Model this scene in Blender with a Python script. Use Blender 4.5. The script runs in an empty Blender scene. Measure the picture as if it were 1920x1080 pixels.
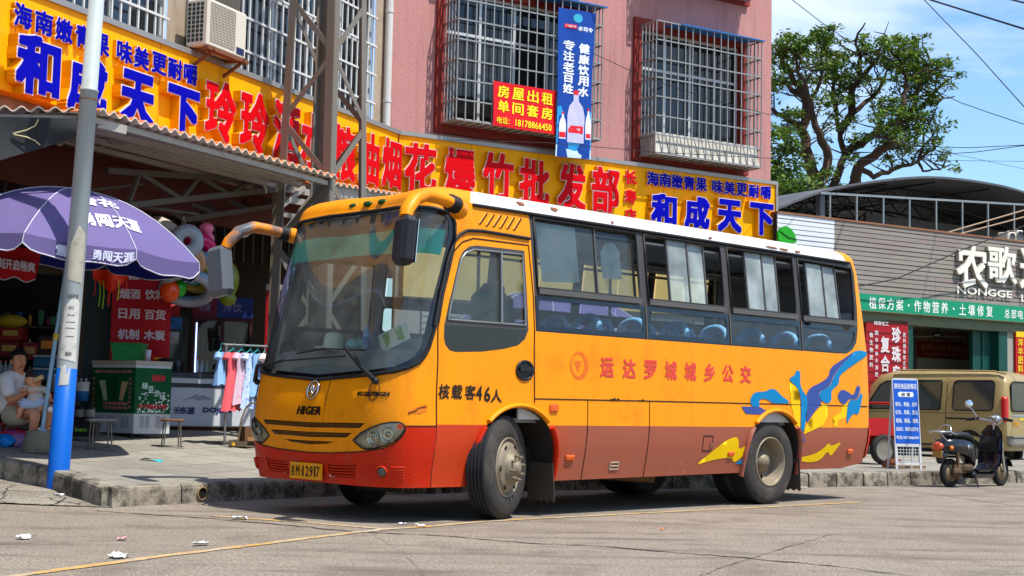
import bpy, math, random, bisect
from math import sin, cos, pi, radians, hypot, sqrt, atan2
from mathutils import Vector, Matrix
from mathutils.geometry import delaunay_2d_cdt
random.seed(7)
SCN = bpy.context.scene
COL = SCN.collection
# ------------------------------------------------------------ camera, sky, sun
CAM_F, CAM_P, CAM_R, CAM_H = 2655.0 / 1920.0, radians(4.7), radians(-1.25), 1.0
cam = bpy.data.cameras.new('camera')
cam.sensor_width = 36.0
cam.lens = 36.0 * CAM_F
cam.clip_end = 2000
cam_ob = bpy.data.objects.new('camera', cam)
COL.objects.link(cam_ob)
cam_ob.matrix_world = Matrix.Translation((0, 0, CAM_H)) @ Matrix.Rotation(pi / 2 + CAM_P, 4, 'X') @ Matrix.Rotation(-CAM_R, 4, 'Z')
SCN.camera = cam_ob
SUN_EL, SUN_AZ = radians(64), Vector((.84, -.545))
sun = bpy.data.lights.new('sun', 'SUN')
sun.energy = 3.9
sun.angle = radians(.53)
sun.color = (1, .955, .88)
sun_ob = bpy.data.objects.new('sun', sun)
COL.objects.link(sun_ob)
sdir = Vector((SUN_AZ.x * cos(SUN_EL), SUN_AZ.y * cos(SUN_EL), sin(SUN_EL)))
sun_ob.rotation_euler = sdir.to_track_quat('Z', 'Y').to_euler()
wd = bpy.data.worlds.new('World')
SCN.world = wd
wd.use_nodes = True
nt = wd.node_tree
N, L = nt.nodes, nt.links
bg = N['Background']
sky = N.new('ShaderNodeTexSky')
sky.sky_type = 'NISHITA'
sky.sun_disc = False
sky.sun_elevation = SUN_EL
sky.sun_rotation = atan2(SUN_AZ.x, SUN_AZ.y)
sky.air_density = 1.2
sky.dust_density = .6
sky.ozone_density = 3.0
tc = N.new('ShaderNodeTexCoord')
mp = N.new('ShaderNodeMapping')
mp.inputs['Scale'].default_value = (1.0, 1.0, 2.6)
mp.inputs['Location'].default_value = (.35, .1, .52)
L.new(tc.outputs['Generated'], mp.inputs['Vector'])
nz = N.new('ShaderNodeTexNoise')
nz.inputs['Scale'].default_value = 4.2
nz.inputs['Detail'].default_value = 9
nz.inputs['Roughness'].default_value = .55
nz.inputs['Distortion'].default_value = .25
L.new(mp.outputs['Vector'], nz.inputs['Vector'])
rp = N.new('ShaderNodeValToRGB')
rp.color_ramp.elements[0].position = .47
rp.color_ramp.elements[1].position = .72
L.new(nz.outputs['Fac'], rp.inputs['Fac'])
mx = N.new('ShaderNodeMix')
mx.data_type = 'RGBA'
L.new(rp.outputs['Color'], mx.inputs['Factor'])
tn = N.new('ShaderNodeMix')
tn.data_type = 'RGBA'
tn.blend_type = 'MULTIPLY'
tn.inputs['Factor'].default_value = 1
tn.inputs['B'].default_value = (.66, .80, .94, 1)
L.new(sky.outputs['Color'], tn.inputs['A'])
L.new(tn.outputs['Result'], mx.inputs['A'])
mx.inputs['B'].default_value = (5.2, 5.5, 5.9, 1)
L.new(mx.outputs['Result'], bg.inputs['Color'])
bg.inputs['Strength'].default_value = .135
SCN.view_settings.view_transform = 'Standard'
SCN.view_settings.look = 'None'
SCN.view_settings.exposure = .78
SCN.view_settings.gamma = 1
SCN.render.engine = 'CYCLES'
SCN.cycles.use_denoising = True
SCN.cycles.max_bounces = 7
SCN.cycles.diffuse_bounces = 3
SCN.cycles.glossy_bounces = 3
SCN.cycles.transmission_bounces = 4
SCN.cycles.transparent_max_bounces = 16
SCN.cycles.caustics_reflective = False
SCN.cycles.caustics_refractive = False
# ------------------------------------------------------------ surveying helpers (photo pixel + distance -> metres)
def ray(px, py):
 X, Y = px - 960, 540 - py
 cr, sr = cos(CAM_R), sin(CAM_R)
 x, y = X * cr + Y * sr, -X * sr + Y * cr
 c, s = cos(CAM_P), sin(CAM_P)
 F = CAM_F * 1920
 return Vector((x, F * c - y * s, F * s + y * c)) / F
def at(px, py, Y):
 d = ray(px, py)
 t = Y / d.y
 return Vector((d.x * t, Y, CAM_H + d.z * t))
def ground(px, py, z=0.0):
 d = ray(px, py)
 t = (z - CAM_H) / d.z
 return Vector((d.x * t, d.y * t, z))
class Frame:
 """upright plane: origin, u along it (to the right), v up, n towards the street"""
 def __init__(s, o, ang, off=0):
  s.u = Vector((cos(ang), sin(ang), 0))
  s.n = Vector((sin(ang), -cos(ang), 0))
  s.o = Vector((o[0], o[1], 0)) + s.n * off
  s.ang = ang
 def off(s, d): return Frame(s.o, s.ang, d)
 def uv(s, px, py):
  d = ray(px, py)
  c = Vector((0, 0, CAM_H))
  t = (s.o - c).dot(s.n) / d.dot(s.n)
  p = c + d * t
  return (p - s.o).dot(s.u), p.z
 def p(s, u, v, n=0): return s.o + s.u * u + s.n * n + Vector((0, 0, v))
 def mat(s, u=0, v=0, n=0):
  p = s.p(u, v, n)
  return Matrix(((s.u.x, 0, s.n.x, p.x), (s.u.y, 0, s.n.y, p.y), (0, 1, 0, p.z), (0, 0, 0, 1)))
# ------------------------------------------------------------ materials
def lin(c):
 r = []
 for x in c[:3]:
  x /= 255.
  r.append(x / 12.92 if x <= .04045 else ((x + .055) / 1.055) ** 2.4)
 return (*r, 1)
MATS = {}
def mat(name, rgb, rough=.6, metal=0., var=.12, vs=2.5, bump=0., bs=60., dirt=None, damt=.5, ds=3., dthr=.5, coat=0., spec=.3, emit=0., stretch=None, streak=None, sscale=(2.2, 2.2, .16), samt=.5, sthr=.5):
 if name in MATS: return MATS[name]
 m = bpy.data.materials.new(name)
 m.use_nodes = True
 n, l = m.node_tree.nodes, m.node_tree.links
 b = n['Principled BSDF']
 c = lin(rgb)
 b.inputs['Roughness'].default_value = rough
 b.inputs['Metallic'].default_value = metal
 b.inputs['Specular IOR Level'].default_value = spec
 b.inputs['Coat Weight'].default_value = coat
 b.inputs['Coat Roughness'].default_value = .08
 b.inputs['Base Color'].default_value = c
 t = n.new('ShaderNodeTexCoord')
 src = t.outputs['Object']
 if stretch:
  q = n.new('ShaderNodeMapping')
  q.inputs['Scale'].default_value = stretch
  l.new(src, q.inputs['Vector'])
  src = q.outputs['Vector']
 out = None
 if var > 0:
  z = n.new('ShaderNodeTexNoise')
  z.inputs['Scale'].default_value = vs
  z.inputs['Detail'].default_value = 6
  z.inputs['Roughness'].default_value = .65
  l.new(src, z.inputs['Vector'])
  x = n.new('ShaderNodeMix')
  x.data_type = 'RGBA'
  x.inputs['A'].default_value = tuple(max(0, k * (1 - var * 1.6)) for k in c[:3]) + (1,)
  x.inputs['B'].default_value = tuple(min(1, k * (1 + var * 1.6)) for k in c[:3]) + (1,)
  l.new(z.outputs['Fac'], x.inputs['Factor'])
  out = x.outputs['Result']
 if dirt:
  z = n.new('ShaderNodeTexNoise')
  z.inputs['Scale'].default_value = ds
  z.inputs['Detail'].default_value = 10
  z.inputs['Roughness'].default_value = .72
  l.new(src, z.inputs['Vector'])
  r = n.new('ShaderNodeValToRGB')
  r.color_ramp.elements[0].position = dthr
  r.color_ramp.elements[1].position = min(1, dthr + .14)
  r.color_ramp.elements[1].color = (damt, damt, damt, 1)
  l.new(z.outputs['Fac'], r.inputs['Fac'])
  x = n.new('ShaderNodeMix')
  x.data_type = 'RGBA'
  l.new(r.outputs['Color'], x.inputs['Factor'])
  if out: l.new(out, x.inputs['A'])
  else: x.inputs['A'].default_value = c
  x.inputs['B'].default_value = lin(dirt)
  out = x.outputs['Result']
 if streak:
  q = n.new('ShaderNodeMapping')
  q.inputs['Scale'].default_value = sscale
  l.new(t.outputs['Object'], q.inputs['Vector'])
  z = n.new('ShaderNodeTexNoise')
  z.inputs['Scale'].default_value = 2.4
  z.inputs['Detail'].default_value = 8
  z.inputs['Roughness'].default_value = .7
  l.new(q.outputs['Vector'], z.inputs['Vector'])
  r = n.new('ShaderNodeValToRGB')
  r.color_ramp.elements[0].position = sthr
  r.color_ramp.elements[1].position = sthr + .22
  r.color_ramp.elements[1].color = (samt, samt, samt, 1)
  l.new(z.outputs['Fac'], r.inputs['Fac'])
  x = n.new('ShaderNodeMix')
  x.data_type = 'RGBA'
  l.new(r.outputs['Color'], x.inputs['Factor'])
  if out: l.new(out, x.inputs['A'])
  else: x.inputs['A'].default_value = c
  x.inputs['B'].default_value = lin(streak)
  out = x.outputs['Result']
 if out: l.new(out, b.inputs['Base Color'])
 if bump > 0:
  z = n.new('ShaderNodeTexNoise')
  z.inputs['Scale'].default_value = bs
  z.inputs['Detail'].default_value = 4
  l.new(src, z.inputs['Vector'])
  u = n.new('ShaderNodeBump')
  u.inputs['Strength'].default_value = bump
  u.inputs['Distance'].default_value = .01
  l.new(z.outputs['Fac'], u.inputs['Height'])
  l.new(u.outputs['Normal'], b.inputs['Normal'])
 if emit:
  b.inputs['Emission Color'].default_value = c
  b.inputs['Emission Strength'].default_value = emit
 MATS[name] = m
 return m
def glass(name, tint=(200, 215, 210), opac=.12, rough=.02, refl=1.45, film=(150, 155, 150)):
 """thin sheet glass: tinted see-through plus a fresnel reflection and a pale film (dust; on the windscreen also painted haze)"""
 if name in MATS: return MATS[name]
 m = bpy.data.materials.new(name)
 m.use_nodes = True
 n, l = m.node_tree.nodes, m.node_tree.links
 n.remove(n['Principled BSDF'])
 tr = n.new('ShaderNodeBsdfTransparent')
 tr.inputs['Color'].default_value = lin(tint)
 gl = n.new('ShaderNodeBsdfGlossy')
 gl.inputs['Roughness'].default_value = rough
 df = n.new('ShaderNodeBsdfDiffuse')
 df.inputs['Color'].default_value = lin(film)
 fr = n.new('ShaderNodeFresnel')
 fr.inputs['IOR'].default_value = refl
 t = n.new('ShaderNodeTexCoord')
 z = n.new('ShaderNodeTexNoise')
 z.inputs['Scale'].default_value = 3.5
 z.inputs['Detail'].default_value = 8
 l.new(t.outputs['Object'], z.inputs['Vector'])
 mm = n.new('ShaderNodeMath')
 mm.operation = 'MULTIPLY'
 mm.inputs[1].default_value = opac * 2
 l.new(z.outputs['Fac'], mm.inputs[0])
 a = n.new('ShaderNodeMixShader')
 l.new(mm.outputs[0], a.inputs[0])
 l.new(tr.outputs[0], a.inputs[1])
 l.new(df.outputs[0], a.inputs[2])
 b = n.new('ShaderNodeMixShader')
 l.new(fr.outputs[0], b.inputs[0])
 l.new(a.outputs[0], b.inputs[1])
 l.new(gl.outputs[0], b.inputs[2])
 l.new(b.outputs[0], n['Material Output'].inputs[0])
 MATS[name] = m
 return m
# ------------------------------------------------------------ mesh building
WM = {}
class MB:
 def __init__(s): s.v, s.f, s.m, s.sm = [], [], [], []
 def add(s, vs, fs, mi=0, smooth=False, M=None):
  k = len(s.v)
  s.v += [(M @ Vector(q) if M else Vector(q)) for q in vs]
  for f in fs:
   s.f.append([k + i for i in f]); s.m.append(mi); s.sm.append(smooth)
  return s
 def box(s, c, d, M=None, mi=0, bev=0.):
  x, y, z = d[0] / 2, d[1] / 2, d[2] / 2
  c = Vector(c)
  if bev > 0:
   b = min(bev, x * .9, y * .9, z * .9)
   vs, idx = [], {}
   for sx in (-1, 1):
    for sy in (-1, 1):
     for sz in (-1, 1):
      for k in range(3):
       p = [sx * x, sy * y, sz * z]
       for q in range(3):
        if q != k: p[q] -= (sx, sy, sz)[q] * b
       idx[(sx, sy, sz, k)] = len(vs)
       vs.append(c + Vector(p))
   fs = []
   for k in range(3):
    o = [(1, 2), (2, 0), (0, 1)][k]
    for sg in (-1, 1):
     q = []
     for a, e in ((-1, -1), (1, -1), (1, 1), (-1, 1)):
      t = [0, 0, 0]; t[k] = sg; t[o[0]] = a; t[o[1]] = e
      q.append(idx[(*t, k)])
     fs.append(q if sg > 0 else q[::-1])
    for a in (-1, 1):
     for e in (-1, 1):
      t = [0, 0, 0]; t[o[0]] = a; t[o[1]] = e
      t1, t2 = list(t), list(t); t1[k] = -1; t2[k] = 1
      q = [idx[(*t1, o[0])], idx[(*t2, o[0])], idx[(*t2, o[1])], idx[(*t1, o[1])]]
      fs.append(q if a * e > 0 else q[::-1])
   for sx in (-1, 1):
    for sy in (-1, 1):
     for sz in (-1, 1):
      q = [idx[(sx, sy, sz, k)] for k in range(3)]
      fs.append(q if sx * sy * sz > 0 else q[::-1])
   return s.add(vs, fs, mi, False, M)
  vs = [c + Vector((a * x, e * y, g * z)) for a in (-1, 1) for e in (-1, 1) for g in (-1, 1)]
  return s.add(vs, [(0, 1, 3, 2), (4, 6, 7, 5), (0, 4, 5, 1), (2, 3, 7, 6), (0, 2, 6, 4), (1, 5, 7, 3)], mi, False, M)
 def beam(s, p, q, w, h=None, up=(0, 0, 1), mi=0, M=None):
  p, q = Vector(p), Vector(q)
  h = h or w
  d = q - p
  ln = d.length
  if ln < 1e-6: return s
  d /= ln
  up = Vector(up)
  if abs(d.dot(up)) > .98: up = Vector((0, 1, 0)) if abs(d.y) < .9 else Vector((1, 0, 0))
  a = d.cross(up).normalized()
  b = a.cross(d)
  R = Matrix(((d.x, a.x, b.x, 0), (d.y, a.y, b.y, 0), (d.z, a.z, b.z, 0), (0, 0, 0, 1)))
  R.translation = (p + q) / 2
  return s.box((0, 0, 0), (ln, w, h), (M @ R) if M else R, mi)
 def tube(s, pts, r, n=8, closed=False, caps=True, mi=0, M=None, smooth=True, flat=1.0, up=None):
  pts = [Vector(p) for p in pts]
  m = len(pts)
  rr = r if isinstance(r, (list, tuple)) else [r] * m
  vs = []
  prev = None
  for i, p in enumerate(pts):
   if closed: t = pts[(i + 1) % m] - pts[i - 1]
   else: t = pts[min(i + 1, m - 1)] - pts[max(i - 1, 0)]
   if t.length < 1e-9: t = Vector((0, 0, 1))
   t.normalize()
   if up is not None: a = t.cross(Vector(up))
   elif prev is None: a = t.cross(Vector((0, 0, 1)) if abs(t.z) < .9 else Vector((1, 0, 0)))
   else: a = prev - t * prev.dot(t)
   if a.length < 1e-6: a = t.cross(Vector((.3, 1, .2)))
   a.normalize()
   prev = a
   b = t.cross(a)
   for k in range(n):
    g = 2 * pi * k / n
    vs.append(p + (a * cos(g) + b * sin(g) * flat) * rr[i])
  fs = []
  for i in range(m if closed else m - 1):
   j = (i + 1) % m
   for k in range(n):
    fs.append((i * n + k, j * n + k, j * n + (k + 1) % n, i * n + (k + 1) % n)[::-1])
  s.add(vs, fs, mi, smooth, M)
  if caps and not closed:
   e = [vs[k] for k in range(n)], [vs[(m - 1) * n + k] for k in range(n)]
   s.add(e[0], [tuple(range(n))], mi, False, M)
   s.add(e[1], [tuple(range(n))[::-1]], mi, False, M)
  return s
 def lathe(s, prof, n=24, M=None, mi=0, smooth=True, a0=0, a1=2 * pi):
  """prof: (radius, height) about local z"""
  full = abs(a1 - a0 - 2 * pi) < 1e-6
  k = n if full else n + 1
  vs = [(r * cos(a0 + (a1 - a0) * i / n), r * sin(a0 + (a1 - a0) * i / n), h) for r, h in prof for i in range(k)]
  fs = []
  for j in range(len(prof) - 1):
   for i in range(n):
    e = (i + 1) % k
    fs.append((j * k + i, j * k + e, (j + 1) * k + e, (j + 1) * k + i))
  return s.add(vs, fs, mi, smooth, M)
 def prism(s, poly, h0, h1, M=None, mi=0, mi2=None):
  """2d outline (x,y) pulled from local z=h0 to h1"""
  n = len(poly)
  a = sum(poly[i][0] * poly[(i + 1) % n][1] - poly[(i + 1) % n][0] * poly[i][1] for i in range(n))
  if a < 0: poly = poly[::-1]
  vs = [(x, y, h0) for x, y in poly] + [(x, y, h1) for x, y in poly]
  from mathutils.geometry import tessellate_polygon
  tr = tessellate_polygon([[Vector((x, y, 0)) for x, y in poly]])
  fs = []
  for t in tr:
   p = [poly[i] for i in t]
   ar = (p[1][0] - p[0][0]) * (p[2][1] - p[0][1]) - (p[2][0] - p[0][0]) * (p[1][1] - p[0][1])
   t = tuple(t) if ar > 0 else tuple(t)[::-1]
   fs.append(tuple(i + n for i in t)); fs.append(t[::-1])
  s.add(vs, fs, mi, False, M)
  s.add(vs, [(i, (i + 1) % n, (i + 1) % n + n, i + n) for i in range(n)], mi if mi2 is None else mi2, False, M)
  return s
 def quad(s, a, b, c, d, mi=0, M=None): return s.add([a, b, c, d], [(0, 1, 2, 3)], mi, False, M)
 def grid(s, fn, nu, nv, mi=0, smooth=True, M=None):
  vs = [fn(i / nu, j / nv) for j in range(nv + 1) for i in range(nu + 1)]
  fs = [(j * (nu + 1) + i, j * (nu + 1) + i + 1, (j + 1) * (nu + 1) + i + 1, (j + 1) * (nu + 1) + i) for j in range(nv) for i in range(nu)]
  return s.add(vs, fs, mi, smooth, M)
 def ball(s, c, r, n=12, m=8, M=None, mi=0):
  c = Vector(c)
  r = r if isinstance(r, (tuple, list)) else (r, r, r)
  vs, fs = [], []
  for j in range(m + 1):
   t = pi * j / m
   for i in range(n):
    g = 2 * pi * i / n
    vs.append(c + Vector((r[0] * sin(t) * cos(g), r[1] * sin(t) * sin(g), r[2] * cos(t))))
  for j in range(m):
   for i in range(n):
    fs.append((j * n + i, (j + 1) * n + i, (j + 1) * n + (i + 1) % n, j * n + (i + 1) % n))
  return s.add(vs, fs, mi, True, M)
 def build(s, name, ms, parent=None, space=None, origin=None, kind=None):
  if not isinstance(ms, (list, tuple)): ms = [ms]
  me = bpy.data.meshes.new(name)
  T = Matrix.Identity(4)
  if parent is not None: T = WM[parent].inverted()
  elif origin is not None: T = Matrix.Translation(-Vector(origin))
  if space is not None: T = T @ space
  me.from_pydata([tuple(T @ q) for q in s.v], [], s.f)
  for m in ms: me.materials.append(m)
  me.polygons.foreach_set('material_index', s.m)
  me.polygons.foreach_set('use_smooth', s.sm)
  me.validate()
  me.update()
  o = bpy.data.objects.new(name, me)
  COL.objects.link(o)
  if parent is not None:
   o.parent = parent
   WM[o] = WM[parent]
  else:
   if origin is not None: o.location = origin
   WM[o] = Matrix.Translation(origin or (0, 0, 0))
  if kind: o['kind'] = kind
  return o
def thing(name, label, cat, loc=(0, 0, 0), rz=0., group=None):
 o = bpy.data.objects.new(name, None)
 o.empty_display_size = .2
 COL.objects.link(o)
 o.location = loc
 o.rotation_euler = (0, 0, rz)
 WM[o] = Matrix.Translation(loc) @ Matrix.Rotation(rz, 4, 'Z')
 return tag(o, label, cat, group)
def tag(o, label, cat=None, group=None):
 o['label'] = label
 if cat: o['category'] = cat
 if group: o['group'] = group
 return o
def copy_tree(o, loc=None, rz=None, label=None, parent=None):
 c = o.copy()
 COL.objects.link(c)
 if parent is not None:
  c.parent = parent
  WM[c] = WM[parent]
 else:
  if loc is not None: c.location = loc
  if rz is not None: c.rotation_euler = (0, 0, rz)
  WM[c] = Matrix.Translation(c.location) @ Matrix.Rotation(c.rotation_euler.z, 4, 'Z')
 if label: c['label'] = label
 for ch in list(KIDS(o)): copy_tree(ch, parent=c)
 return c
def KIDS(o): return [x for x in COL.objects if x.parent == o]
# ------------------------------------------------------------ lettering
TXC = {}
def glyphs(s, off=0., ext=0., res=2):
 k = (s, off, ext, res)
 if k not in TXC:
  cu = bpy.data.curves.new('lettering', 'FONT')
  cu.body = s
  cu.offset = off
  cu.extrude = ext
  cu.resolution_u = res
  ob = bpy.data.objects.new('lettering', cu)
  me = bpy.data.meshes.new_from_object(ob)
  TXC[k] = ([Vector(v.co) for v in me.vertices], [tuple(p.vertices) for p in me.polygons], [p.normal.z for p in me.polygons])
  bpy.data.objects.remove(ob)
  bpy.data.curves.remove(cu)
  bpy.data.meshes.remove(me)
 return TXC[k]
def stamps(of):
 """shifts that thicken a stroke by `of` em"""
 if of <= 0: return [(0, 0)]
 return [(of * a, of * b) for a, b in ((-1, -1), (0, -1), (1, -1), (1, 0), (1, 1), (0, 1), (-1, 1), (-1, 0))]
def text2d(s, x, y, w=None, h=None, off=.012, center=True):
 """flat lettering scaled to box w x h round (x, y): list of (x, y, layer), faces"""
 v, f, _ = glyphs(s, 0., 0., 2)
 x0, x1 = min(p.x for p in v) - off, max(p.x for p in v) + off
 y0, y1 = min(p.y for p in v) - off, max(p.y for p in v) + off
 ky = h / (y1 - y0) if h else w / (x1 - x0)
 kx = w / (x1 - x0) if w else ky
 cx, cy = ((x0 + x1) / 2, (y0 + y1) / 2) if center else (x0, y0)
 V, F = [], []
 for i, (a, b) in enumerate(stamps(off)):
  k = len(V)
  V += [((p.x + a - cx) * kx + x, (p.y + b - cy) * ky + y, i * .00012) for p in v]
  F += [tuple(k + q for q in g) for g in f]
 return V, F
def put_text(mb, M, s, x, y, w=None, h=None, off=.012, z=.003, mi=0, center=True):
 vs, f = text2d(s, x, y, w, h, off, center)
 mb.add([(a, b, z + c) for a, b, c in vs], f, mi, False, M)
 return mb
def channel_letter(M, ch, x, y, w, h, depth, face, rim, side, parent, bold=.03, rimw=.02):
 """one raised letter: coloured face, pale outline, returns back to the board"""
 mb = MB()
 v, f, nz = glyphs(ch, 0, .5, 2)
 v2, f2, nz2 = glyphs(ch, 0, 0., 2)
 x0, x1 = min(p.x for p in v2) - bold, max(p.x for p in v2) + bold
 y0, y1 = min(p.y for p in v2) - bold, max(p.y for p in v2) + bold
 kx, ky = w / (x1 - x0), h / (y1 - y0)
 cx, cy = (x0 + x1) / 2, (y0 + y1) / 2
 for i, (a, b) in enumerate(stamps(bold + rimw)):
  V = [((p.x + a * (1 + .012 * i) - cx) * kx + x, (p.y + b * (1 + .012 * i) - cy) * ky + y, .004 + (p.z + .5) * (depth + i * .0003)) for p in v]
  mb.add(V, [q for q, n in zip(f, nz) if n > .7], 1, False, M)
  mb.add(V, [q for q, n in zip(f, nz) if abs(n) <= .7], 2, False, M)
 for i, (a, b) in enumerate(stamps(bold)):
  mb.add([((p.x + a - cx) * kx + x, (p.y + b - cy) * ky + y, depth + .012 + i * .0004) for p in v2], f2, 0, False, M)
 return mb.build('character', [face, rim, side], parent)
# ------------------------------------------------------------ 2d meshing
def inside(x, y, poly):
 c = False
 j = len(poly) - 1
 for i in range(len(poly)):
  xi, yi = poly[i]; xj, yj = poly[j]
  if (yi > y) != (yj > y) and x < (xj - xi) * (y - yi) / (yj - yi) + xi: c = not c
  j = i
 return c
def densify(poly, step, closed=True):
 r = []
 n = len(poly)
 for i in range(n if closed else n - 1):
  a, b = poly[i], poly[(i + 1) % n]
  k = max(1, int(hypot(b[0] - a[0], b[1] - a[1]) / step + .5))
  r += [(a[0] + (b[0] - a[0]) * t / k, a[1] + (b[1] - a[1]) * t / k) for t in range(k)]
 if not closed: r.append(tuple(poly[-1]))
 return r
def smooth_poly(p, closed=True, it=1):
 for _ in range(it):
  r = []
  n = len(p)
  for i in range(n if closed else n - 1):
   a, b = p[i], p[(i + 1) % n]
   r += [(a[0] * .75 + b[0] * .25, a[1] * .75 + b[1] * .25), (a[0] * .25 + b[0] * .75, a[1] * .25 + b[1] * .75)]
  p = r if closed else [p[0]] + r + [p[-1]]
 return p
def cdt(loops, pts):
 vs, es = [], []
 for lp in loops:
  k = len(vs)
  vs += [Vector(q) for q in lp]
  es += [(k + i, k + (i + 1) % len(lp)) for i in range(len(lp))]
 vs += [Vector(q) for q in pts]
 o = delaunay_2d_cdt(vs, es, [], 0, 1e-5, False)
 return [(p.x, p.y) for p in o[0]], [tuple(f) for f in o[2]]
def patch2d(poly, step, grid):
 lp = densify(poly, step)
 xs = [p[0] for p in lp]; ys = [p[1] for p in lp]
 pts = []
 x = min(xs) + grid * .5
 while x < max(xs):
  y = min(ys) + grid * .5
  while y < max(ys):
   if inside(x, y, lp): pts.append((x, y))
   y += grid
  x += grid
 v, f = cdt([lp], pts)
 g = []
 for t in f:
  cx = sum(v[i][0] for i in t) / len(t); cy = sum(v[i][1] for i in t) / len(t)
  if inside(cx, cy, lp): g.append(t)
 return v, g, lp
def lerp(a, b, t): return a + (b - a) * t
def sm01(t):
 t = min(max(t, 0), 1)
 return t * t * (3 - 2 * t)
# ================================================================ GROUND
def noise_ramp(n, l, src, scale, lo, hi, detail=8, rough=.65):
 z = n.new('ShaderNodeTexNoise'); z.inputs['Scale'].default_value = scale; z.inputs['Detail'].default_value = detail; z.inputs['Roughness'].default_value = rough
 l.new(src, z.inputs['Vector'])
 r = n.new('ShaderNodeValToRGB'); r.color_ramp.elements[0].position = lo; r.color_ramp.elements[1].position = hi
 l.new(z.outputs['Fac'], r.inputs['Fac'])
 return r.outputs['Color']
def mixc(n, l, fac, a, b):
 x = n.new('ShaderNodeMix'); x.data_type = 'RGBA'
 if fac is not None: l.new(fac, x.inputs['Factor'])
 for k, v in (('A', a), ('B', b)):
  if isinstance(v, tuple): x.inputs[k].default_value = v
  else: l.new(v, x.inputs[k])
 return x.outputs['Result']
def road_material(name, base, dark, light, cracks=0.):
 m = bpy.data.materials.new(name); m.use_nodes = True
 n, l = m.node_tree.nodes, m.node_tree.links
 b = n['Principled BSDF']; b.inputs['Roughness'].default_value = .88; b.inputs['Specular IOR Level'].default_value = .25
 t = n.new('ShaderNodeTexCoord'); src = t.outputs['Object']
 c = mixc(n, l, noise_ramp(n, l, src, .45, .35, .68), lin(base), lin(light))
 c = mixc(n, l, noise_ramp(n, l, src, 1.6, .50, .66), c, lin(dark))
 c = mixc(n, l, noise_ramp(n, l, src, 42, .46, .60, 4, .75), c, lin(tuple(k * .72 for k in base)))
 c = mixc(n, l, noise_ramp(n, l, src, 5.5, .60, .68, 8, .75), c, lin(tuple(k * .66 for k in base)))
 c = mixc(n, l, noise_ramp(n, l, src, 70, .60, .68, 2), c, lin(tuple(min(255, k * 1.3) for k in light)))
 mp = n.new('ShaderNodeMapping'); mp.inputs['Scale'].default_value = (.5, 2.6, 1); mp.inputs['Rotation'].default_value = (0, 0, radians(-38))
 l.new(src, mp.inputs['Vector'])
 c = mixc(n, l, noise_ramp(n, l, mp.outputs['Vector'], 1.1, .52, .70), c, lin(tuple(k * .86 for k in dark)))
 if cracks:
  w = n.new('ShaderNodeTexNoise'); w.inputs['Scale'].default_value = 1.5; l.new(src, w.inputs['Vector'])
  ad = n.new('ShaderNodeMix'); ad.data_type = 'VECTOR'; ad.inputs['Factor'].default_value = .25
  l.new(src, ad.inputs['A']); l.new(w.outputs['Color'], ad.inputs['B'])
  v = n.new('ShaderNodeTexVoronoi'); v.feature = 'DISTANCE_TO_EDGE'; v.inputs['Scale'].default_value = cracks
  l.new(ad.outputs['Result'], v.inputs['Vector'])
  r = n.new('ShaderNodeValToRGB'); r.color_ramp.elements[0].position = .008; r.color_ramp.elements[1].position = .03
  l.new(v.outputs['Distance'], r.inputs['Fac'])
  c = mixc(n, l, r.outputs['Color'], lin(tuple(k * .35 for k in dark)), c)
 l.new(c, b.inputs['Base Color'])
 z = n.new('ShaderNodeTexNoise'); z.inputs['Scale'].default_value = 90; z.inputs['Detail'].default_value = 5
 l.new(src, z.inputs['Vector'])
 u = n.new('ShaderNodeBump'); u.inputs['Strength'].default_value = .35; u.inputs['Distance'].default_value = .006
 l.new(z.outputs['Fac'], u.inputs['Height']); l.new(u.outputs['Normal'], b.inputs['Normal'])
 return m
M_road = road_material('worn concrete road', (132, 121, 107), (108, 98, 87), (147, 136, 121))
M_apron = road_material('cracked concrete apron', (134, 126, 112), (104, 96, 84), (150, 142, 128), 3.0)
# kerb line: comes down the side street, turns the corner, runs along behind the bus
C0 = (-3.57, 12.76)
KLEFT = [(-14, 19.2), (-9.2, 17.0), (-6.6, 15.35), (-5.23, 14.47), (-4.42, 13.86)]
KRIGHT = [(-3.57, 12.76), (-2.0, 14.75), (-.45, 16.2), (1.5, 17.5), (3.71, 18.62), (4.95, 19.42), (6.97, 20.8), (9.5, 22.45), (16, 26.7), (40, 42.4)]
def segdist(p, a, b):
 dx, dy = b[0] - a[0], b[1] - a[1]
 t = ((p[0] - a[0]) * dx + (p[1] - a[1]) * dy) / (dx * dx + dy * dy)
 return t, ((p[0] - a[0]) * -dy + (p[1] - a[1]) * dx) / hypot(dx, dy)
KD = (.62, .785)
def rise(x, y):
 """metres up the slope behind the kerb line (the ground climbs towards the shop on the left only)"""
 d = (x - C0[0]) * -KD[1] + (y - C0[1]) * KD[0]
 along = (x - C0[0]) * KD[0] + (y - C0[1]) * KD[1]
 k = 1 - sm01((along - 6.0) / 5.0)
 return max(0, min(d, 9)) * k
def hp(x, y): return .17 + .075 * rise(x, y)
def hg(x, y): return .062 * rise(x, y)
def rest(x, y): return Vector((x, y, hp(x, y)))
mb = MB()
S_ = 900
def far_grid():
 xs = [-S_, -200, -60] + [-30 + k * 1.0 for k in range(61)] + [60, 200, S_]
 ys = [-S_, -120, -30] + [-6 + k * 1.0 for k in range(52)] + [70, 140, 300, S_]
 vs = [(x, y, hg(x, y) if abs(x) < 45 and 0 < y < 60 and x < 4 else 0.) for y in ys for x in xs]
 nx = len(xs)
 fs = [(j * nx + i, j * nx + i + 1, (j + 1) * nx + i + 1, (j + 1) * nx + i) for j in range(len(ys) - 1) for i in range(nx - 1)]
 mb.add(vs, fs, 0, True)
far_grid()
mb.build('road', M_road, kind='structure')
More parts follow.
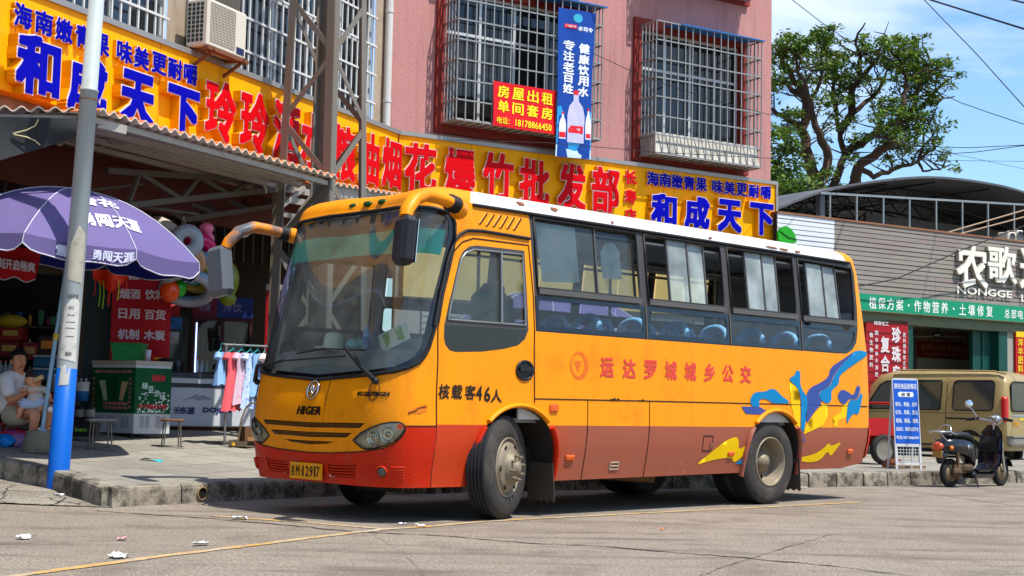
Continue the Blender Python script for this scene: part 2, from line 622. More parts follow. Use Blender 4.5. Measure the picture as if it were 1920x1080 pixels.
# cracked concrete apron of the side street, left of the corner
ap = [(-3.50, 12.72), (-4.5, 12.5), (-7, 12.3), (-16, 12.9), (-16, 20)] + KLEFT[1:] + [(-3.9, 13.25)]
v, f, lp = patch2d(ap, .3, .35)
MB().add([(x, y, hg(x, y) + .006 + .012 * sin(x * 5) * sin(y * 4.3) * (1 if inside(x, y, ap) else 0) ** 2 + .008) for x, y in v], f, 0, True).build('side_street', M_apron, kind='structure')
# tiled pavement
def tile_material():
 m = bpy.data.materials.new('pavement tiles'); m.use_nodes = True
 n, l = m.node_tree.nodes, m.node_tree.links
 b = n['Principled BSDF']; b.inputs['Roughness'].default_value = .8; b.inputs['Specular IOR Level'].default_value = .3
 t = n.new('ShaderNodeTexCoord'); mp = n.new('ShaderNodeMapping'); mp.inputs['Rotation'].default_value = (0, 0, radians(-62))
 l.new(t.outputs['Object'], mp.inputs['Vector'])
 br = n.new('ShaderNodeTexBrick'); br.inputs['Scale'].default_value = 1.0
 br.inputs['Brick Width'].default_value = .6; br.inputs['Row Height'].default_value = .6; br.inputs['Mortar Size'].default_value = .010; br.inputs['Mortar Smooth'].default_value = .3
 br.inputs['Color1'].default_value = lin((150, 144, 130)); br.inputs['Color2'].default_value = lin((132, 127, 115)); br.inputs['Mortar'].default_value = lin((70, 66, 58))
 br.inputs['Bias'].default_value = 0
 l.new(mp.outputs['Vector'], br.inputs['Vector'])
 c = mixc(n, l, noise_ramp(n, l, t.outputs['Object'], .9, .42, .75), br.outputs['Color'], lin((112, 108, 100)))
 c = mixc(n, l, noise_ramp(n, l, t.outputs['Object'], 26, .52, .72), c, lin((124, 120, 112)))
 c = mixc(n, l, noise_ramp(n, l, t.outputs['Object'], 4.5, .60, .70), c, lin((96, 92, 86)))
 l.new(c, b.inputs['Base Color'])
 return m
pv = KLEFT + KRIGHT + [(40, 75), (-30, 75), (-30, 24)]
v, f, lp = patch2d(pv, .5, .9)
MB().add([(x, y, hp(x, y) if x < 20 and y < 50 else .17) for x, y in v], f, 0, True).build('pavement', tile_material(), kind='structure')
# kerb stones
kb = MB()
random.seed(3)
def run_kerb(P, start=0):
 D = densify(P, .02, False)
 L_ = [0]
 for a, b in zip(D, D[1:]): L_.append(L_[-1] + hypot(b[0] - a[0], b[1] - a[1]))
 def ptat(d):
  i = min(max(bisect.bisect(L_, d) - 1, 0), len(D) - 2)
  u = (d - L_[i]) / max(1e-9, L_[i + 1] - L_[i])
  return Vector((lerp(D[i][0], D[i + 1][0], u), lerp(D[i][1], D[i + 1][1], u)))
 d = start
 while d < min(L_[-1], 60):
  e = min(d + (random.uniform(.68, .8) if ptat(d).x < 2.5 else random.uniform(.42, .52)), L_[-1])
  if e - d < .1: break
  a, b = ptat(d + .012), ptat(e - .012)
  t = (b - a).normalized(); nrm = Vector((t.y, -t.x))
  j = random.uniform(-.008, .008); jz = random.uniform(-.006, .006)
  rows = []
  for p in (a, b):
   zt, zb = hp(p.x, p.y) + .012 + jz, hg(p.x, p.y) - .05
   if p.x > 4: zb = -.05
   r = []
   for o, z in ((-.15, zt - .05), (-.15, zt), (.012 + j, zt), (.034 + j, zt - .012), (.042 + j, zt - .04), (.048 + j, zb)):
    q = p + nrm * o
    r.append((q.x, q.y, z))
   rows.append(r)
  k = len(rows[0])
  mi = 0
  kb.add(rows[0] + rows[1], [(i, i + 1, k + i + 1, k + i) for i in range(k - 1)] + [tuple(range(k))[::-1], tuple(range(k, 2 * k))], mi)
  d = e
run_kerb(KLEFT + [C0]); run_kerb(KRIGHT)
kerb_m = mat('kerb stone', (142, 133, 118), .9, var=.25, vs=3, dirt=(58, 53, 46), damt=.9, ds=4.5, dthr=.44, bump=.8, bs=30)
kb.build('kerb', [kerb_m, mat('kerb stone black paint', (52, 50, 48), .85, var=.3, vs=6)], kind='structure')
dp = ground(332, 927, .09)
# drain pipe mouth in the kerb
kdir = Vector((.62, .785, 0)); kn = Vector((.785, -.62, 0))
c = Vector((-2.93, 13.57, .095)) + kn * .05
R = Matrix(((kdir.x, 0, kn.x, c.x), (kdir.y, 0, kn.y, c.y), (0, 1, 0, c.z), (0, 0, 0, 1)))
o = MB().lathe([(.055, -.02), (.066, .006), (.054, .012), (.048, -.10)], 18, R, 0).lathe([(.05, -.004), (0, -.004)], 18, R, 1).build('drain_pipe', [mat('old clay pipe', (128, 104, 72), .8, var=.2), mat('pipe bore', (18, 14, 10), .9)], None, None, tuple(c))
tag(o, 'round drain pipe mouth set in the kerb face near the corner', 'drain pipe')
# worn yellow bay lines
def line_material():
 m = bpy.data.materials.new('worn yellow road paint'); m.use_nodes = True
 n, l = m.node_tree.nodes, m.node_tree.links
 b = n['Principled BSDF']; b.inputs['Roughness'].default_value = .85
 t = n.new('ShaderNodeTexCoord')
 c = mixc(n, l, noise_ramp(n, l, t.outputs['Object'], 2.2, .40, .60), lin((188, 140, 58)), lin((172, 156, 128)))
 c = mixc(n, l, noise_ramp(n, l, t.outputs['Object'], 16, .50, .62), c, lin((128, 120, 108)))
 l.new(c, b.inputs['Base Color'])
 return m
lm = line_material()
def stripe(name, pts, w, z, m):
 P = [Vector((p[0], p[1], 0)) for p in pts]
 D = densify([(p.x, p.y) for p in P], .12, False)
 mb = MB(); vs = []
 for i, p in enumerate(D):
  a, b = D[max(0, i - 1)], D[min(len(D) - 1, i + 1)]
  t = Vector((b[0] - a[0], b[1] - a[1])).normalized(); nn = Vector((-t.y, t.x))
  for sg in (-1, 1):
   q = Vector(p) + nn * sg * (w / 2 + random.uniform(-.012, .012))
   vs.append((q.x, q.y, z))
 mb.add(vs, [(2 * i, 2 * i + 2, 2 * i + 3, 2 * i + 1) for i in range(len(D) - 1)], 0)
 return mb.build(name, m, kind='structure')
stripe('road_marking', [ground(*p) for p in ((-40, 1090), (60, 1077), (300, 1044), (500, 1020), (640, 1002), (720, 993), (800, 988), (900, 979), (1005, 973), (1300, 958), (1480, 949), (1615, 942))], .085, .005, lm)
stripe('road_marking', [ground(*p) for p in ((400, 968), (470, 973), (560, 979), (640, 986), (715, 992))], .075, .0045, lm)
crk = mat('tarred crack', (46, 43, 40), .9, var=.2)
def crack(pts, w):
 P = [ground(*p) for p in pts]
 D = densify([(p.x, p.y) for p in P], .09, False)
 D = [(x + random.uniform(-.012, .012), y + random.uniform(-.03, .03)) for x, y in D]
 vs = []
 for x, y in D:
  k = random.uniform(.3, 1.2) * w
  vs += [(x, y - k, .0035), (x, y + k, .0035)]
 MB().add(vs, [(2 * i, 2 * i + 2, 2 * i + 3, 2 * i + 1) for i in range(len(D) - 1)]).build('road_crack', crk, kind='structure')
crack(((180, 958), (300, 966), (400, 973), (480, 980), (580, 989), (650, 996), (720, 1000), (830, 1005), (980, 1018), (1130, 1025), (1250, 1035), (1400, 1047), (1560, 1062), (1720, 1082)), .022)
crack(((1310, 1080), (1400, 1050), (1480, 1025), (1560, 1003)), .010)
crack(((700, 1003), (760, 1040), (800, 1085)), .006)
# litter
LIT = [((45, 1011), .12, (232, 230, 228), 'white paper scrap lying flat left of the other scraps'), ((229, 1013), .08, (214, 150, 150), 'pink torn wrapper between two white scraps on the road'), ((222, 1046), .14, (235, 234, 232), 'large crumpled white tissue on the yellow line'),
  ((378, 1023), .10, (230, 228, 226), 'white paper strip beside the yellow bay line'), ((450, 974), .11, (226, 232, 240), 'blue and white crumpled packet near the crack'), ((110, 941), .08, (232, 230, 226), 'white tissue scrap on the cracked side street'),
  ((757, 984), .06, (232, 232, 230), 'small white scrap in front of the bus wheel'), ((788, 988), .08, (220, 216, 210), 'pale leaflet at the line junction by the bus'), ((1242, 994), .05, (220, 120, 70), 'orange scrap alone on the open road'),
  ((608, 932), .09, (226, 92, 30), 'bright orange wrapper against the kerb under the bus'), ((1508, 916), .08, (235, 232, 228), 'white paper ball by the kerb behind the rear wheel')]
for i, (p, sz, c, lb) in enumerate(LIT):
 g = ground(*p)
 g.z = hg(g.x, g.y)
 random.seed(40 + i)
 ph = random.uniform(0, 6)
 rot = random.uniform(0, 3)
 def lv(a, b):
  x, y = (a - .5) * sz * .68 + random.uniform(-.16, .16) * sz, (b - .5) * sz * 1.0 + random.uniform(-.16, .16) * sz
  return (g.x + x * cos(rot) - y * sin(rot), g.y + x * sin(rot) + y * cos(rot), g.z + .008 + random.random() * .22 * sz)
 mb = MB().grid(lv, 5, 4, smooth=False)
 o = mb.build('paper_scrap', mat('litter %d %d %d' % c, c, .7, var=.12, vs=30), None, None, (g.x, g.y, g.z))
 tag(o, lb, 'paper scrap', 'litter on the road'); o['kind'] = 'thing'
# ================================================================ THE BUS
# local frame: x backwards from the front axle, y across (0 = driver's side skin, 2.24 = door side), z up
BHW, BX0, BXF, BNN, BXR, BXRR = 1.12, -.82, -1.27, 3.6, 5.75, 6.03
def tab(z, t):
 if z <= t[0][0]: return t[0][1]
 for (a, b), (c, d) in zip(t, t[1:]):
  if z <= c: return b + (d - b) * (z - a) / (c - a)
 return t[-1][1]
B_INS = [(.30, .085), (.34, .08), (.5, .045), (.65, .015), (.8, 0), (1.65, 0), (2.0, .03), (2.65, .10), (2.72, .12)]
B_LF = [(.30, .05), (.45, 0), (.85, 0), (1.0, .02), (1.18, .07), (1.7, .235), (2.66, .55), (2.75, .6)]
B_LR = [(.3, .1), (.42, .05), (.8, 0), (1.2, 0), (2.6, .15), (2.75, .19)]
def _arc(p):
 r = [0]
 for a, b in zip(p, p[1:]): r.append(r[-1] + hypot(b[0] - a[0], b[1] - a[1]))
 return r
_bf = [(BX0 - (BX0 - BXF) * (sin(i / 180 * pi / 2) ** (2 / BNN)), BHW - BHW * max(0, cos(i / 180 * pi / 2)) ** (2 / BNN)) for i in range(181)]
_br = [(BXR + (BXRR - BXR) * (sin(i / 180 * pi / 2) ** (2 / 4.2)), BHW - BHW * max(0, cos(i / 180 * pi / 2)) ** (2 / 4.2)) for i in range(181)]
_bfl, _brl = _arc(_bf), _arc(_br)
SC, SR = BX0 - _bfl[-1], BXR + _brl[-1]
def bus_ref(s):
 if BX0 <= s <= BXR: return s, 0.
 if s < BX0: d, P, A = min(BX0 - s, _bfl[-1]), _bf, _bfl
 else: d, P, A = min(s - BXR, _brl[-1]), _br, _brl
 i = min(max(bisect.bisect(A, d) - 1, 0), len(A) - 2)
 u = (d - A[i]) / (A[i + 1] - A[i])
 return lerp(P[i][0], P[i + 1][0], u), lerp(P[i][1], P[i + 1][1], u)
def BS(s, z):
 """skin point; s runs along the driver's side (= x there), past SC it carries on over the far half of the front"""
 far = s < SC
 if far: s = 2 * SC - s
 x, y = bus_ref(s)
 y = BHW - (BHW - y) * (1 - tab(z, B_INS) / BHW)
 x += tab(z, B_LF) * sm01((s - .3) / (SC - .3))
 x -= tab(z, B_LR) * sm01((s - 4.6) / (SR - .5 - 4.6))
 return Vector((x, 2 * BHW - y if far else y, z))
def BN(s, z):
 h = .004
 n = (BS(s + h, z) - BS(s - h, z)).cross(BS(s, z + h) - BS(s, z - h))
 return n.normalized() if n.length > 1e-12 else Vector((-1, 0, 0))
def BO(s, z, o): return BS(s, z) + BN(s, z) * o
def flip(p): return Vector((p.x, 2 * BHW - p.y, p.z))
bus = thing('bus', 'yellow and red country bus with white roof parked at the kerb', 'bus', (-.037, 12.38, 0), radians(44.25))
BM = WM[bus]
def bpart(mb, name, m, parent=None): return mb.build(name, m, parent or bus, BM)
yel = mat('bus yellow paint', (233, 140, 0), .42, var=.06, vs=1.2, spec=.22, bump=.35, bs=2.2, dirt=(186, 104, 10), damt=.6, ds=1.9, dthr=.53, streak=(204, 118, 16), samt=.6, sscale=(3, 3, .35), sthr=.52)
redp = mat('bus red paint', (188, 38, 10), .42, var=.09, vs=1.5, spec=.18, dirt=(158, 62, 44), damt=.6, ds=2.0, dthr=.52)
dusty = mat('bus dusty red paint', (158, 78, 60), .55, var=.08, vs=1.2, dirt=(150, 112, 92), damt=.75, ds=1.3, dthr=.47, stretch=(1, 1, 2.2))
rub = mat('black rubber', (24, 25, 27), .55, var=.15)
blk = mat('black plastic', (30, 31, 34), .42, var=.12, vs=6)
frm = mat('grey anodised window frame', (74, 70, 68), .42, metal=.35, var=.12, vs=4)
frit = mat('black glazed panel', (14, 16, 20), .12, var=.1, coat=.5, dirt=(70, 72, 74), damt=.25, ds=5, dthr=.55)
whr = mat('white roof paint', (214, 216, 212), .4, var=.05, vs=2, dirt=(150, 120, 95), damt=.55, ds=2.6, dthr=.62, stretch=(2.2, 1, 1))
chrome = mat('chrome', (205, 205, 205), .16, metal=1, var=.05)
g_wind = glass('windscreen glass', (238, 246, 243), .075, .02, 1.5, (205, 212, 210))  # pale film is dust plus painted haze, lightening the pane like a reflection
g_side = glass('side window glass', (206, 220, 218), .12, .04, 1.45)
g_low = glass('tinted low window glass', (222, 232, 236), .07, .04, 1.4)
in_dk = mat('dark cabin lining', (142, 140, 138), .8, var=.15)
in_gr = mat('grey cabin lining', (182, 178, 172), .75, var=.12)
# ---- traced outlines in skin coordinates
T_wsO = [(SC, 1.177), (-1.73, 1.205), (-1.485, 1.222), (-1.25, 1.248), (-1.13, 1.282), (-1.045, 1.33), (-1.0, 1.392), (-.97, 1.46), (-.935, 1.64), (-.875, 1.935), (-.795, 2.215), (-.752, 2.4), (-.762, 2.54), (-.84, 2.615), (-1.086, 2.648), (-1.673, 2.695), (SC, 2.705)]
T_wsI = [(SC, 1.222), (-1.5, 1.264), (-1.256, 1.29), (-1.105, 1.363), (-1.052, 1.452), (-1.03, 1.685), (-.983, 1.936), (-.905, 2.24), (-.85, 2.45), (-.86, 2.545), (-.925, 2.592), (-1.082, 2.612), (-1.65, 2.658), (SC, 2.668)]
T_dwO = [(-.826, 1.655), (-.785, 1.84), (-.728, 2.045), (-.669, 2.23), (-.61, 2.306), (-.516, 2.35), (-.411, 2.367), (.261, 2.374), (.266, 1.662)]
T_dwI = [(-.79, 1.7), (-.75, 1.877), (-.689, 2.11), (-.639, 2.236), (-.578, 2.288), (-.453, 2.326), (.228, 2.336), (.23, 1.7)]
T_dwL = [(-.826, 1.655), (-.81, 1.545), (-.781, 1.487), (-.722, 1.443), (-.643, 1.431), (-.316, 1.447), (-.037, 1.482), (.137, 1.52), (.223, 1.579), (.266, 1.662)]
T_band = [(.352, 2.728), (2, 2.728), (5.80, 2.728), (5.80, 2.6), (5.765, 2.2), (5.72, 1.95), (5.66, 1.80), (5.56, 1.712), (5.42, 1.66), (5.2, 1.655), (2.8, 1.655), (.363, 1.655)]
def rect(a, b, c, d): return [(a, c), (b, c), (b, d), (a, d)]
UPW = [rect(.405, 1.815, 2.05, 2.69), rect(1.94, 3.155, 2.05, 2.69), rect(3.275, 4.45, 2.05, 2.685), [(4.558, 2.045), (5.67, 2.045), (5.735, 2.66), (4.558, 2.675)]]
def rrect(a, b, c, d, r=.035):
 o = []
 for cx, cy, g in ((b - r, d - r, 0), (a + r, d - r, 90), (a + r, c + r, 180), (b - r, c + r, 270)):
  for k in range(4): o.append((cx + r * cos(radians(g + k * 30)), cy + r * sin(radians(g + k * 30))))
 return o
LOW = [rrect(.41, 1.835, 1.707, 1.94), rrect(1.94, 3.168, 1.707, 1.932), rrect(3.275, 4.465, 1.705, 1.927), [(4.575, 1.92), (4.575, 1.72), (4.6, 1.702), (5.407, 1.700), (5.54, 1.755), (5.608, 1.82), (5.645, 1.905), (5.63, 1.917)]]
def arch(cx, cz, rx, rz, zb):
 o = [(cx - rx, zb)]
 for k in range(0, 25):
  g = pi - pi * k / 24
  o.append((cx + rx * cos(g), cz + rz * max(0, sin(g)) ** .85))
 return o + [(cx + rx, zb)]
T_aF = arch(.165, .44, .50, .535, .2)
T_aR = arch(4.02, .47, .485, .51, .2)
T_head = [(-1.6, .674), (-1.525, .731), (-1.419, .78), (-1.308, .816), (-1.218, .833), (-1.145, .835), (-1.109, .818), (-1.097, .783), (-1.113, .742), (-1.164, .685), (-1.257, .637), (-1.349, .614), (-1.44, .604), (-1.498, .619)]
T_split = [(-.785, .803), (-1.098, .801), (-1.09, .773), (-1.112, .722), (-1.168, .662), (-1.26, .617), (-1.435, .589), (-1.535, .578), (-1.737, .566), (-1.9, .556), (SC, .551), (SC - .01, .2), (-.785, .2)]
T_g1 = [(SC, .810), (-1.476, .819), (-1.529, .777), (SC, .765)]
T_g2 = [(SC, .727), (-1.621, .733), (-1.687, .693), (SC, .683)]
T_g3 = [(SC, .651), (-1.839, .654), (-1.948, .633), (SC, .619)]
T_a1 = [(-1.905, .469), (-1.53, .48), (-1.55, .364), (-1.9, .357)]
BZT = 2.74
bot = [(SC, .30), (-.79, .295), (-.338, .292), (.665, .318), (3.53, .342), (4.505, .356), (5.43, .358), (5.9, .42), (SR, .44)]
outer = densify(bot, .09, False) + densify([(SR, .44), (SR, BZT)], .09, False)[1:-1] + densify([(SR, BZT), (SC, BZT)], .09, False) + densify([(SC, BZT), (SC, .30)], .06, False)[1:-1]
loops = [outer]
for lp, st in ((T_wsO, .05), (T_wsI, .05), (T_dwO, .06), (T_dwL, .06), (T_dwI, .06), (T_band, .12), (T_aF[1:-1], .05), (T_aR[1:-1], .05), (T_head, .03), (T_g1, .06), (T_g2, .06), (T_g3, .06), (T_a1, .06)): loops.append(densify(lp, st))
for w in UPW + LOW: loops.append(densify(w, .14))
sp_line = densify(T_split[:11], .05, False)
pts = []
s = SC + .04
while s < SR - .02:
 for k in range(24): pts.append((s, .33 + k * .103))
 s += .045 if s < -.75 else (.05 if s > BXR - .05 else .2)
for k in range(1, 30): pts.append((-.785, .2 + k * .021))
k0 = []
vs, es = [], []
for lp in loops:
 k = len(vs); vs += [Vector(q) for q in lp]
 es += [(k + i, k + (i + 1) % len(lp)) for i in range(len(lp))]
k = len(vs); vs += [Vector(q) for q in sp_line]; es += [(k + i, k + i + 1) for i in range(len(sp_line) - 1)]
for a, b in (((-.785, .295), (-.785, .803)), ((-.785, .82), (SR, .82))):
 lp = densify([a, b], .1, False)
 k = len(vs); vs += [Vector(q) for q in lp]; es += [(k + i, k + i + 1) for i in range(len(lp) - 1)]
vs += [Vector(q) for q in pts]
_o = delaunay_2d_cdt(vs, es, [], 0, 1e-5, False)
PV = [(p.x, p.y) for p in _o[0]]
Z = {k: [] for k in ('yellow', 'dusty', 'bumper', 'frit', 'dframe', 'dpanel', 'band', 'rear')}
drop = [T_aF, T_aR, T_head, T_g1, T_g2, T_g3, T_a1, T_wsI, T_dwI] + UPW + LOW
for t in _o[2]:
 cx = sum(PV[i][0] for i in t) / len(t); cz = sum(PV[i][1] for i in t) / len(t)
 if not inside(cx, cz, outer) or any(inside(cx, cz, q) for q in drop): continue
 if inside(cx, cz, T_wsO): Z['frit'].append(t)
 elif inside(cx, cz, T_dwL): Z['dpanel'].append(t)
 elif inside(cx, cz, T_dwO): Z['dframe'].append(t)
 elif inside(cx, cz, T_band): Z['band'].append(t)
 elif inside(cx, cz, T_split): Z['bumper'].append(t)
 elif cz < .82 and cx > -.79: Z['dusty'].append(t)
 else: Z['yellow'].append(t)
def zone(key, off, both=True):
 mb = MB()
 use = sorted({i for t in Z[key] for i in t})
 ix = {i: n for n, i in enumerate(use)}
 P = [BO(*PV[i], off) if off else BS(*PV[i]) for i in use]
 F = [[ix[i] for i in t] for t in Z[key]]
 mb.add(P, F, 0, True)
 if both: mb.add([flip(p) for p in P], [f[::-1] for f in F], 0, True)
 return mb
body = bpart(zone('yellow', 0), 'body', yel)
def front_door_tone():
 m = mat('bus side skirt paint', (162, 80, 60), .5, var=.08, vs=1.4, bump=.35, bs=2.2)
 n, l = m.node_tree.nodes, m.node_tree.links
 t = n.new('ShaderNodeTexCoord'); sx = n.new('ShaderNodeSeparateXYZ')
 l.new(t.outputs['Object'], sx.inputs[0])
 z = n.new('ShaderNodeTexNoise'); z.inputs['Scale'].default_value = 2.2; z.inputs['Detail'].default_value = 8
 l.new(t.outputs['Object'], z.inputs['Vector'])
 a = n.new('ShaderNodeMath'); a.operation = 'MULTIPLY_ADD'; a.inputs[1].default_value = .7; a.inputs[2].default_value = -.45
 l.new(z.outputs['Fac'], a.inputs[0])
 b = n.new('ShaderNodeMath'); b.operation = 'ADD'
 l.new(sx.outputs['X'], b.inputs[0]); l.new(a.outputs[0], b.inputs[1])
 r = n.new('ShaderNodeValToRGB')
 r.color_ramp.elements[0].position = 0; r.color_ramp.elements[0].color = lin((190, 58, 20))
 r.color_ramp.elements[1].position = .95; r.color_ramp.elements[1].color = lin((150, 80, 58))
 e = r.color_ramp.elements.new(.38); e.color = lin((168, 72, 40))
 l.new(b.outputs[0], r.inputs[0])
 l.new(r.outputs['Color'], n['Principled BSDF'].inputs['Base Color'])
 return m
skirt = bpart(zone('dusty', 0), 'skirt_panel', front_door_tone())
bumper = bpart(zone('bumper', .006), 'bumper', redp)
ws_sur = bpart(zone('frit', .002), 'windscreen_surround', frit)
band = bpart(zone('band', -.004), 'window_surround', frm)
dpan = bpart(zone('dpanel', .001, False), 'door_lower_glass', frit)
_p = zone('dpanel', .001, False)
bpart(MB().add([flip(p) for p in _p.v], [f[::-1] for f in _p.f], 0, True), 'door_lower_glass', frit)
# ---- sheets fitted to the skin
def sheet(poly, off, m, name, parent=None, step=.05, grid=.09, both=False, bulge=0, bw=.05):
 v, f, lp = patch2d(poly, step, grid)
 P = []
 for s, z in v:
  o = off
  if bulge:
   d = min(hypot(s - a[0], z - a[1]) for a in lp)
   o += bulge * min(1, d / bw) ** .6
  P.append(BO(s, z, o))
 mb = MB().add(P, f, 0, True)
 if both: mb.add([flip(p) for p in P], [q[::-1] for q in f], 0, True)
 return bpart(mb, name, m, parent)
def mir(poly): return poly[:-1] + [(2 * SC - a, b) for a, b in poly[::-1]][:-1] if abs(poly[0][0] - SC) < 1e-6 and abs(poly[-1][0] - SC) < 1e-6 else None
def full(poly):
 """closed outline across the front from its near half"""
 return poly + [(2 * SC - a, b) for a, b in poly[::-1] if abs(a - SC) > 1e-6]
wind = sheet(full(T_wsI), -.004, g_wind, 'windscreen', step=.06, grid=.1)
MB_g = MB().tube([BO(s, z, .004) for s, z in densify(full(T_wsO), .06)], .017, 6, True)
bpart(MB_g, 'rubber_seal', rub, wind)
# green sun band behind the top of the windscreen
sheet(full([(SC, 2.30), (-1.3, 2.27), (-.93, 2.25), (-.875, 2.47), (-1.6, 2.5), (SC, 2.5)]), -.02, glass('green sun film', (40, 190, 165), .75, .1, 1.3, (0, 225, 190)), 'sun_band', wind, .07, .12)
# door: seams, window, handle
seam = mat('dark panel gap', (22, 16, 12), .8, var=0)
T_door = [(-.785, .295), (-.787, .6), (-.793, .86), (-.846, 1.334), (-.902, 1.622), (-.867, 1.894), (-.818, 2.159), (-.747, 2.297), (-.624, 2.384), (-.453, 2.427), (.318, 2.43), (.344, 1.969), (.343, 1.523), (.36, 1.02)]
door = bpart(MB().tube([BO(s, z, .001) for s, z in densify(T_door, .06, False)], .0065, 5), 'driver_door', seam)
door['label'] = 'driver door outlined by its dark gap'
bpart(zone('dframe', .003, False), 'door_window_frame', frm, door)
mbf = MB()
Pz = zone('dframe', .003, False)
mbf.add([flip(p) for p in Pz.v], [f[::-1] for f in Pz.f], 0, True)
bpart(mbf, 'side_window_frame', frm)
sheet(T_dwI, -.012, g_side, 'door_window', door, .07, .12)
bpart(MB().add([flip(p) for p in (BO(*q, -.012) for q in T_dwI)], [tuple(range(len(T_dwI)))], 0), 'door_glass', g_side)
bpart(MB().tube([BO(s, z, .006) for s, z in densify(T_dwI, .08)], .011, 5, True, mi=0).beam(BO(-.085, 1.70, -.004), BO(-.06, 2.335, -.004), .045, .02, (1, 0, 0)), 'window_rail', mat('aluminium rail', (128, 130, 128), .35, metal=.6), door)
bpart(MB().tube([BO(s, z, .012) for s, z in densify([(-.955, 1.637), (-.922, 1.891), (-.844, 2.218), (-.755, 2.393), (-.672, 2.448), (-.563, 2.486), (-.325, 2.499), (.335, 2.488)], .07, False)], .015, 6), 'rain_gutter', rub)
hb = MB()
hpts = [(.227 + .102 * cos(2 * pi * k / 20), 1.302 + .082 * sin(2 * pi * k / 20)) for k in range(20)]
hb.tube([BO(s, z, .006) for s, z in hpts], .012, 6, True)
hb.add([BO(s, z, .004) for s, z in hpts], [tuple(range(20))], 0)
hb.beam(BO(.145, 1.312, .022), BO(.31, 1.316, .022), .03, .034)
bpart(hb, 'door_handle', blk, door)
vb = MB()
for a, b in zip(range(0, 12, 2), range(1, 12, 2)):
 V = [(-.241, 2.666), (-.356, 2.564), (-.136, 2.663), (-.249, 2.554), (-.029, 2.667), (-.145, 2.557), (.06, 2.663), (-.044, 2.553), (.153, 2.663), (.054, 2.556), (.245, 2.665), (.142, 2.552)]
 vb.tube([BO(*V[a], .003), BO(*V[b], .003)], .009, 5)
 vb.tube([BO(V[a][0] - .016, V[a][1], -.002), BO(V[b][0] - .016, V[b][1], -.002)], .012, 5, mi=1)
bpart(vb, 'vent_slots', [seam, yel])
# ---- side windows, each opening with its sliding panes
rail = mat('window rail metal', (96, 92, 88), .4, metal=.5, var=.1)
fog = glass('dusty old glass', (196, 216, 212), .34, .12, 1.45, (214, 226, 222))
film = glass('pale sun film', (190, 200, 198), .95, .25, 1.45, (236, 242, 240))
panes = [[(0, 1, 0)], [(.30, .82, 1)], [(.28, .79, 1)], [(.16, .78, 1)]]
for wi, w in enumerate(UPW):
 x0, x1 = w[0][0], w[1][0]
 zb, zt = w[0][1], w[2][1]
 for side in (0, 1):
  o = lambda s, z, d: BO(s, z, d) if not side else flip(BO(s, z, d))
  fb = MB().tube([o(s, z, .004) for s, z in densify(w, .2)], .012, 5, True)
  wf = bpart(fb, 'side_window', rub)
  if side == 0:
   if wi == 0: gs = [(x0, x0 + .85, g_side), (x0 + .83, x1, g_side)]
   else:
    p = panes[wi][0]
    a, b = lerp(x0, x1, p[0]), lerp(x0, x1, p[1])
    gs = [(a, (a + b) / 2 + .03, fog), ((a + b) / 2 - .03, b, fog)]
  else: gs = [(x0, (x0 + x1) / 2, g_side), ((x0 + x1) / 2, x1, g_side)]
  for gi, (a, b, gm) in enumerate(gs):
   d = -.03 - .016 * gi
   v = [(a, zb), (b, zb), (b, zt), (a, zt)]
   pb = MB().add([o(s, z, d) for s, z in v], [(0, 1, 2, 3)], 0)
   pn = bpart(pb, 'sliding_pane', gm, wf)
   if side == 0:
    for e in (a + .012, b - .012): bpart(MB().beam(o(e, zb, d), o(e, zt, d), .024, .018, (1, 0, 0)), 'pane_stile', rail, wf)
  if side == 0:
   bpart(MB().beam(o(x0, zb - .03, .012), o(x1, zb - .03, .012), .03, .05), 'sill', rail, wf)
   if wi == 0:
    bpart(MB().add([o(s, z, -.045) for s, z in ((.52, 2.12), (1.02, 2.15), (1.0, 2.675), (.47, 2.675))], [(0, 1, 2, 3)], 0).add([o(s, z, -.06) for s, z in ((1.36, 2.22), (1.64, 2.23), (1.63, 2.5), (1.56, 2.58), (1.42, 2.56), (1.35, 2.46))], [(0, 1, 2, 3, 4, 5)], 0), 'sun_film', film, wf)
for wi, w in enumerate(LOW):
 for side in (0, 1):
  o = lambda s, z, d: BO(s, z, d) if not side else flip(BO(s, z, d))
  v, f, lp = patch2d(w, .12, .2)
  bpart(MB().add([o(s, z, -.006) for s, z in v], f, 0), 'fixed_window', g_low)
mb = MB()
# dark glazed border round the lower windows
for (a, b), hole in zip(((.372, 1.884), (1.894, 3.222), (3.232, 4.516), (4.527, 5.75)), LOW):
 if b > 5: border = [(a, 1.672), (5.42, 1.668), (5.55, 1.72), (5.645, 1.806), (5.69, 1.97), (a, 1.975)]
 else: border = rect(a, b, 1.664, 1.978)
 lps = [densify(border, .12), densify(hole, .12)]
 v, f = cdt(lps, [])
 g = []
 for t in f:
  cx = sum(v[i][0] for i in t) / 3; cz = sum(v[i][1] for i in t) / 3
  if inside(cx, cz, lps[0]) and not inside(cx, cz, lps[1]): g.append(t)
 mb.add([BO(s, z, .003) for s, z in v], g, 0, True)
bpart(mb, 'window_border', frit)
mb = MB()
for s in (1.889, 3.227, 4.521): mb.beam(BO(s, 1.66, .006), BO(s, 1.985, .006), .01, .008, (1, 0, 0))
for k in range(17):
 s = .5 + k * .31
 if s < 5.6: mb.beam(BO(s, 1.995, .012), BO(s + .05, 1.995, .012), .012, .01, mi=1)
bpart(mb, 'joint_strips', [mat('tan joint sealant', (120, 100, 78), .7), seam])
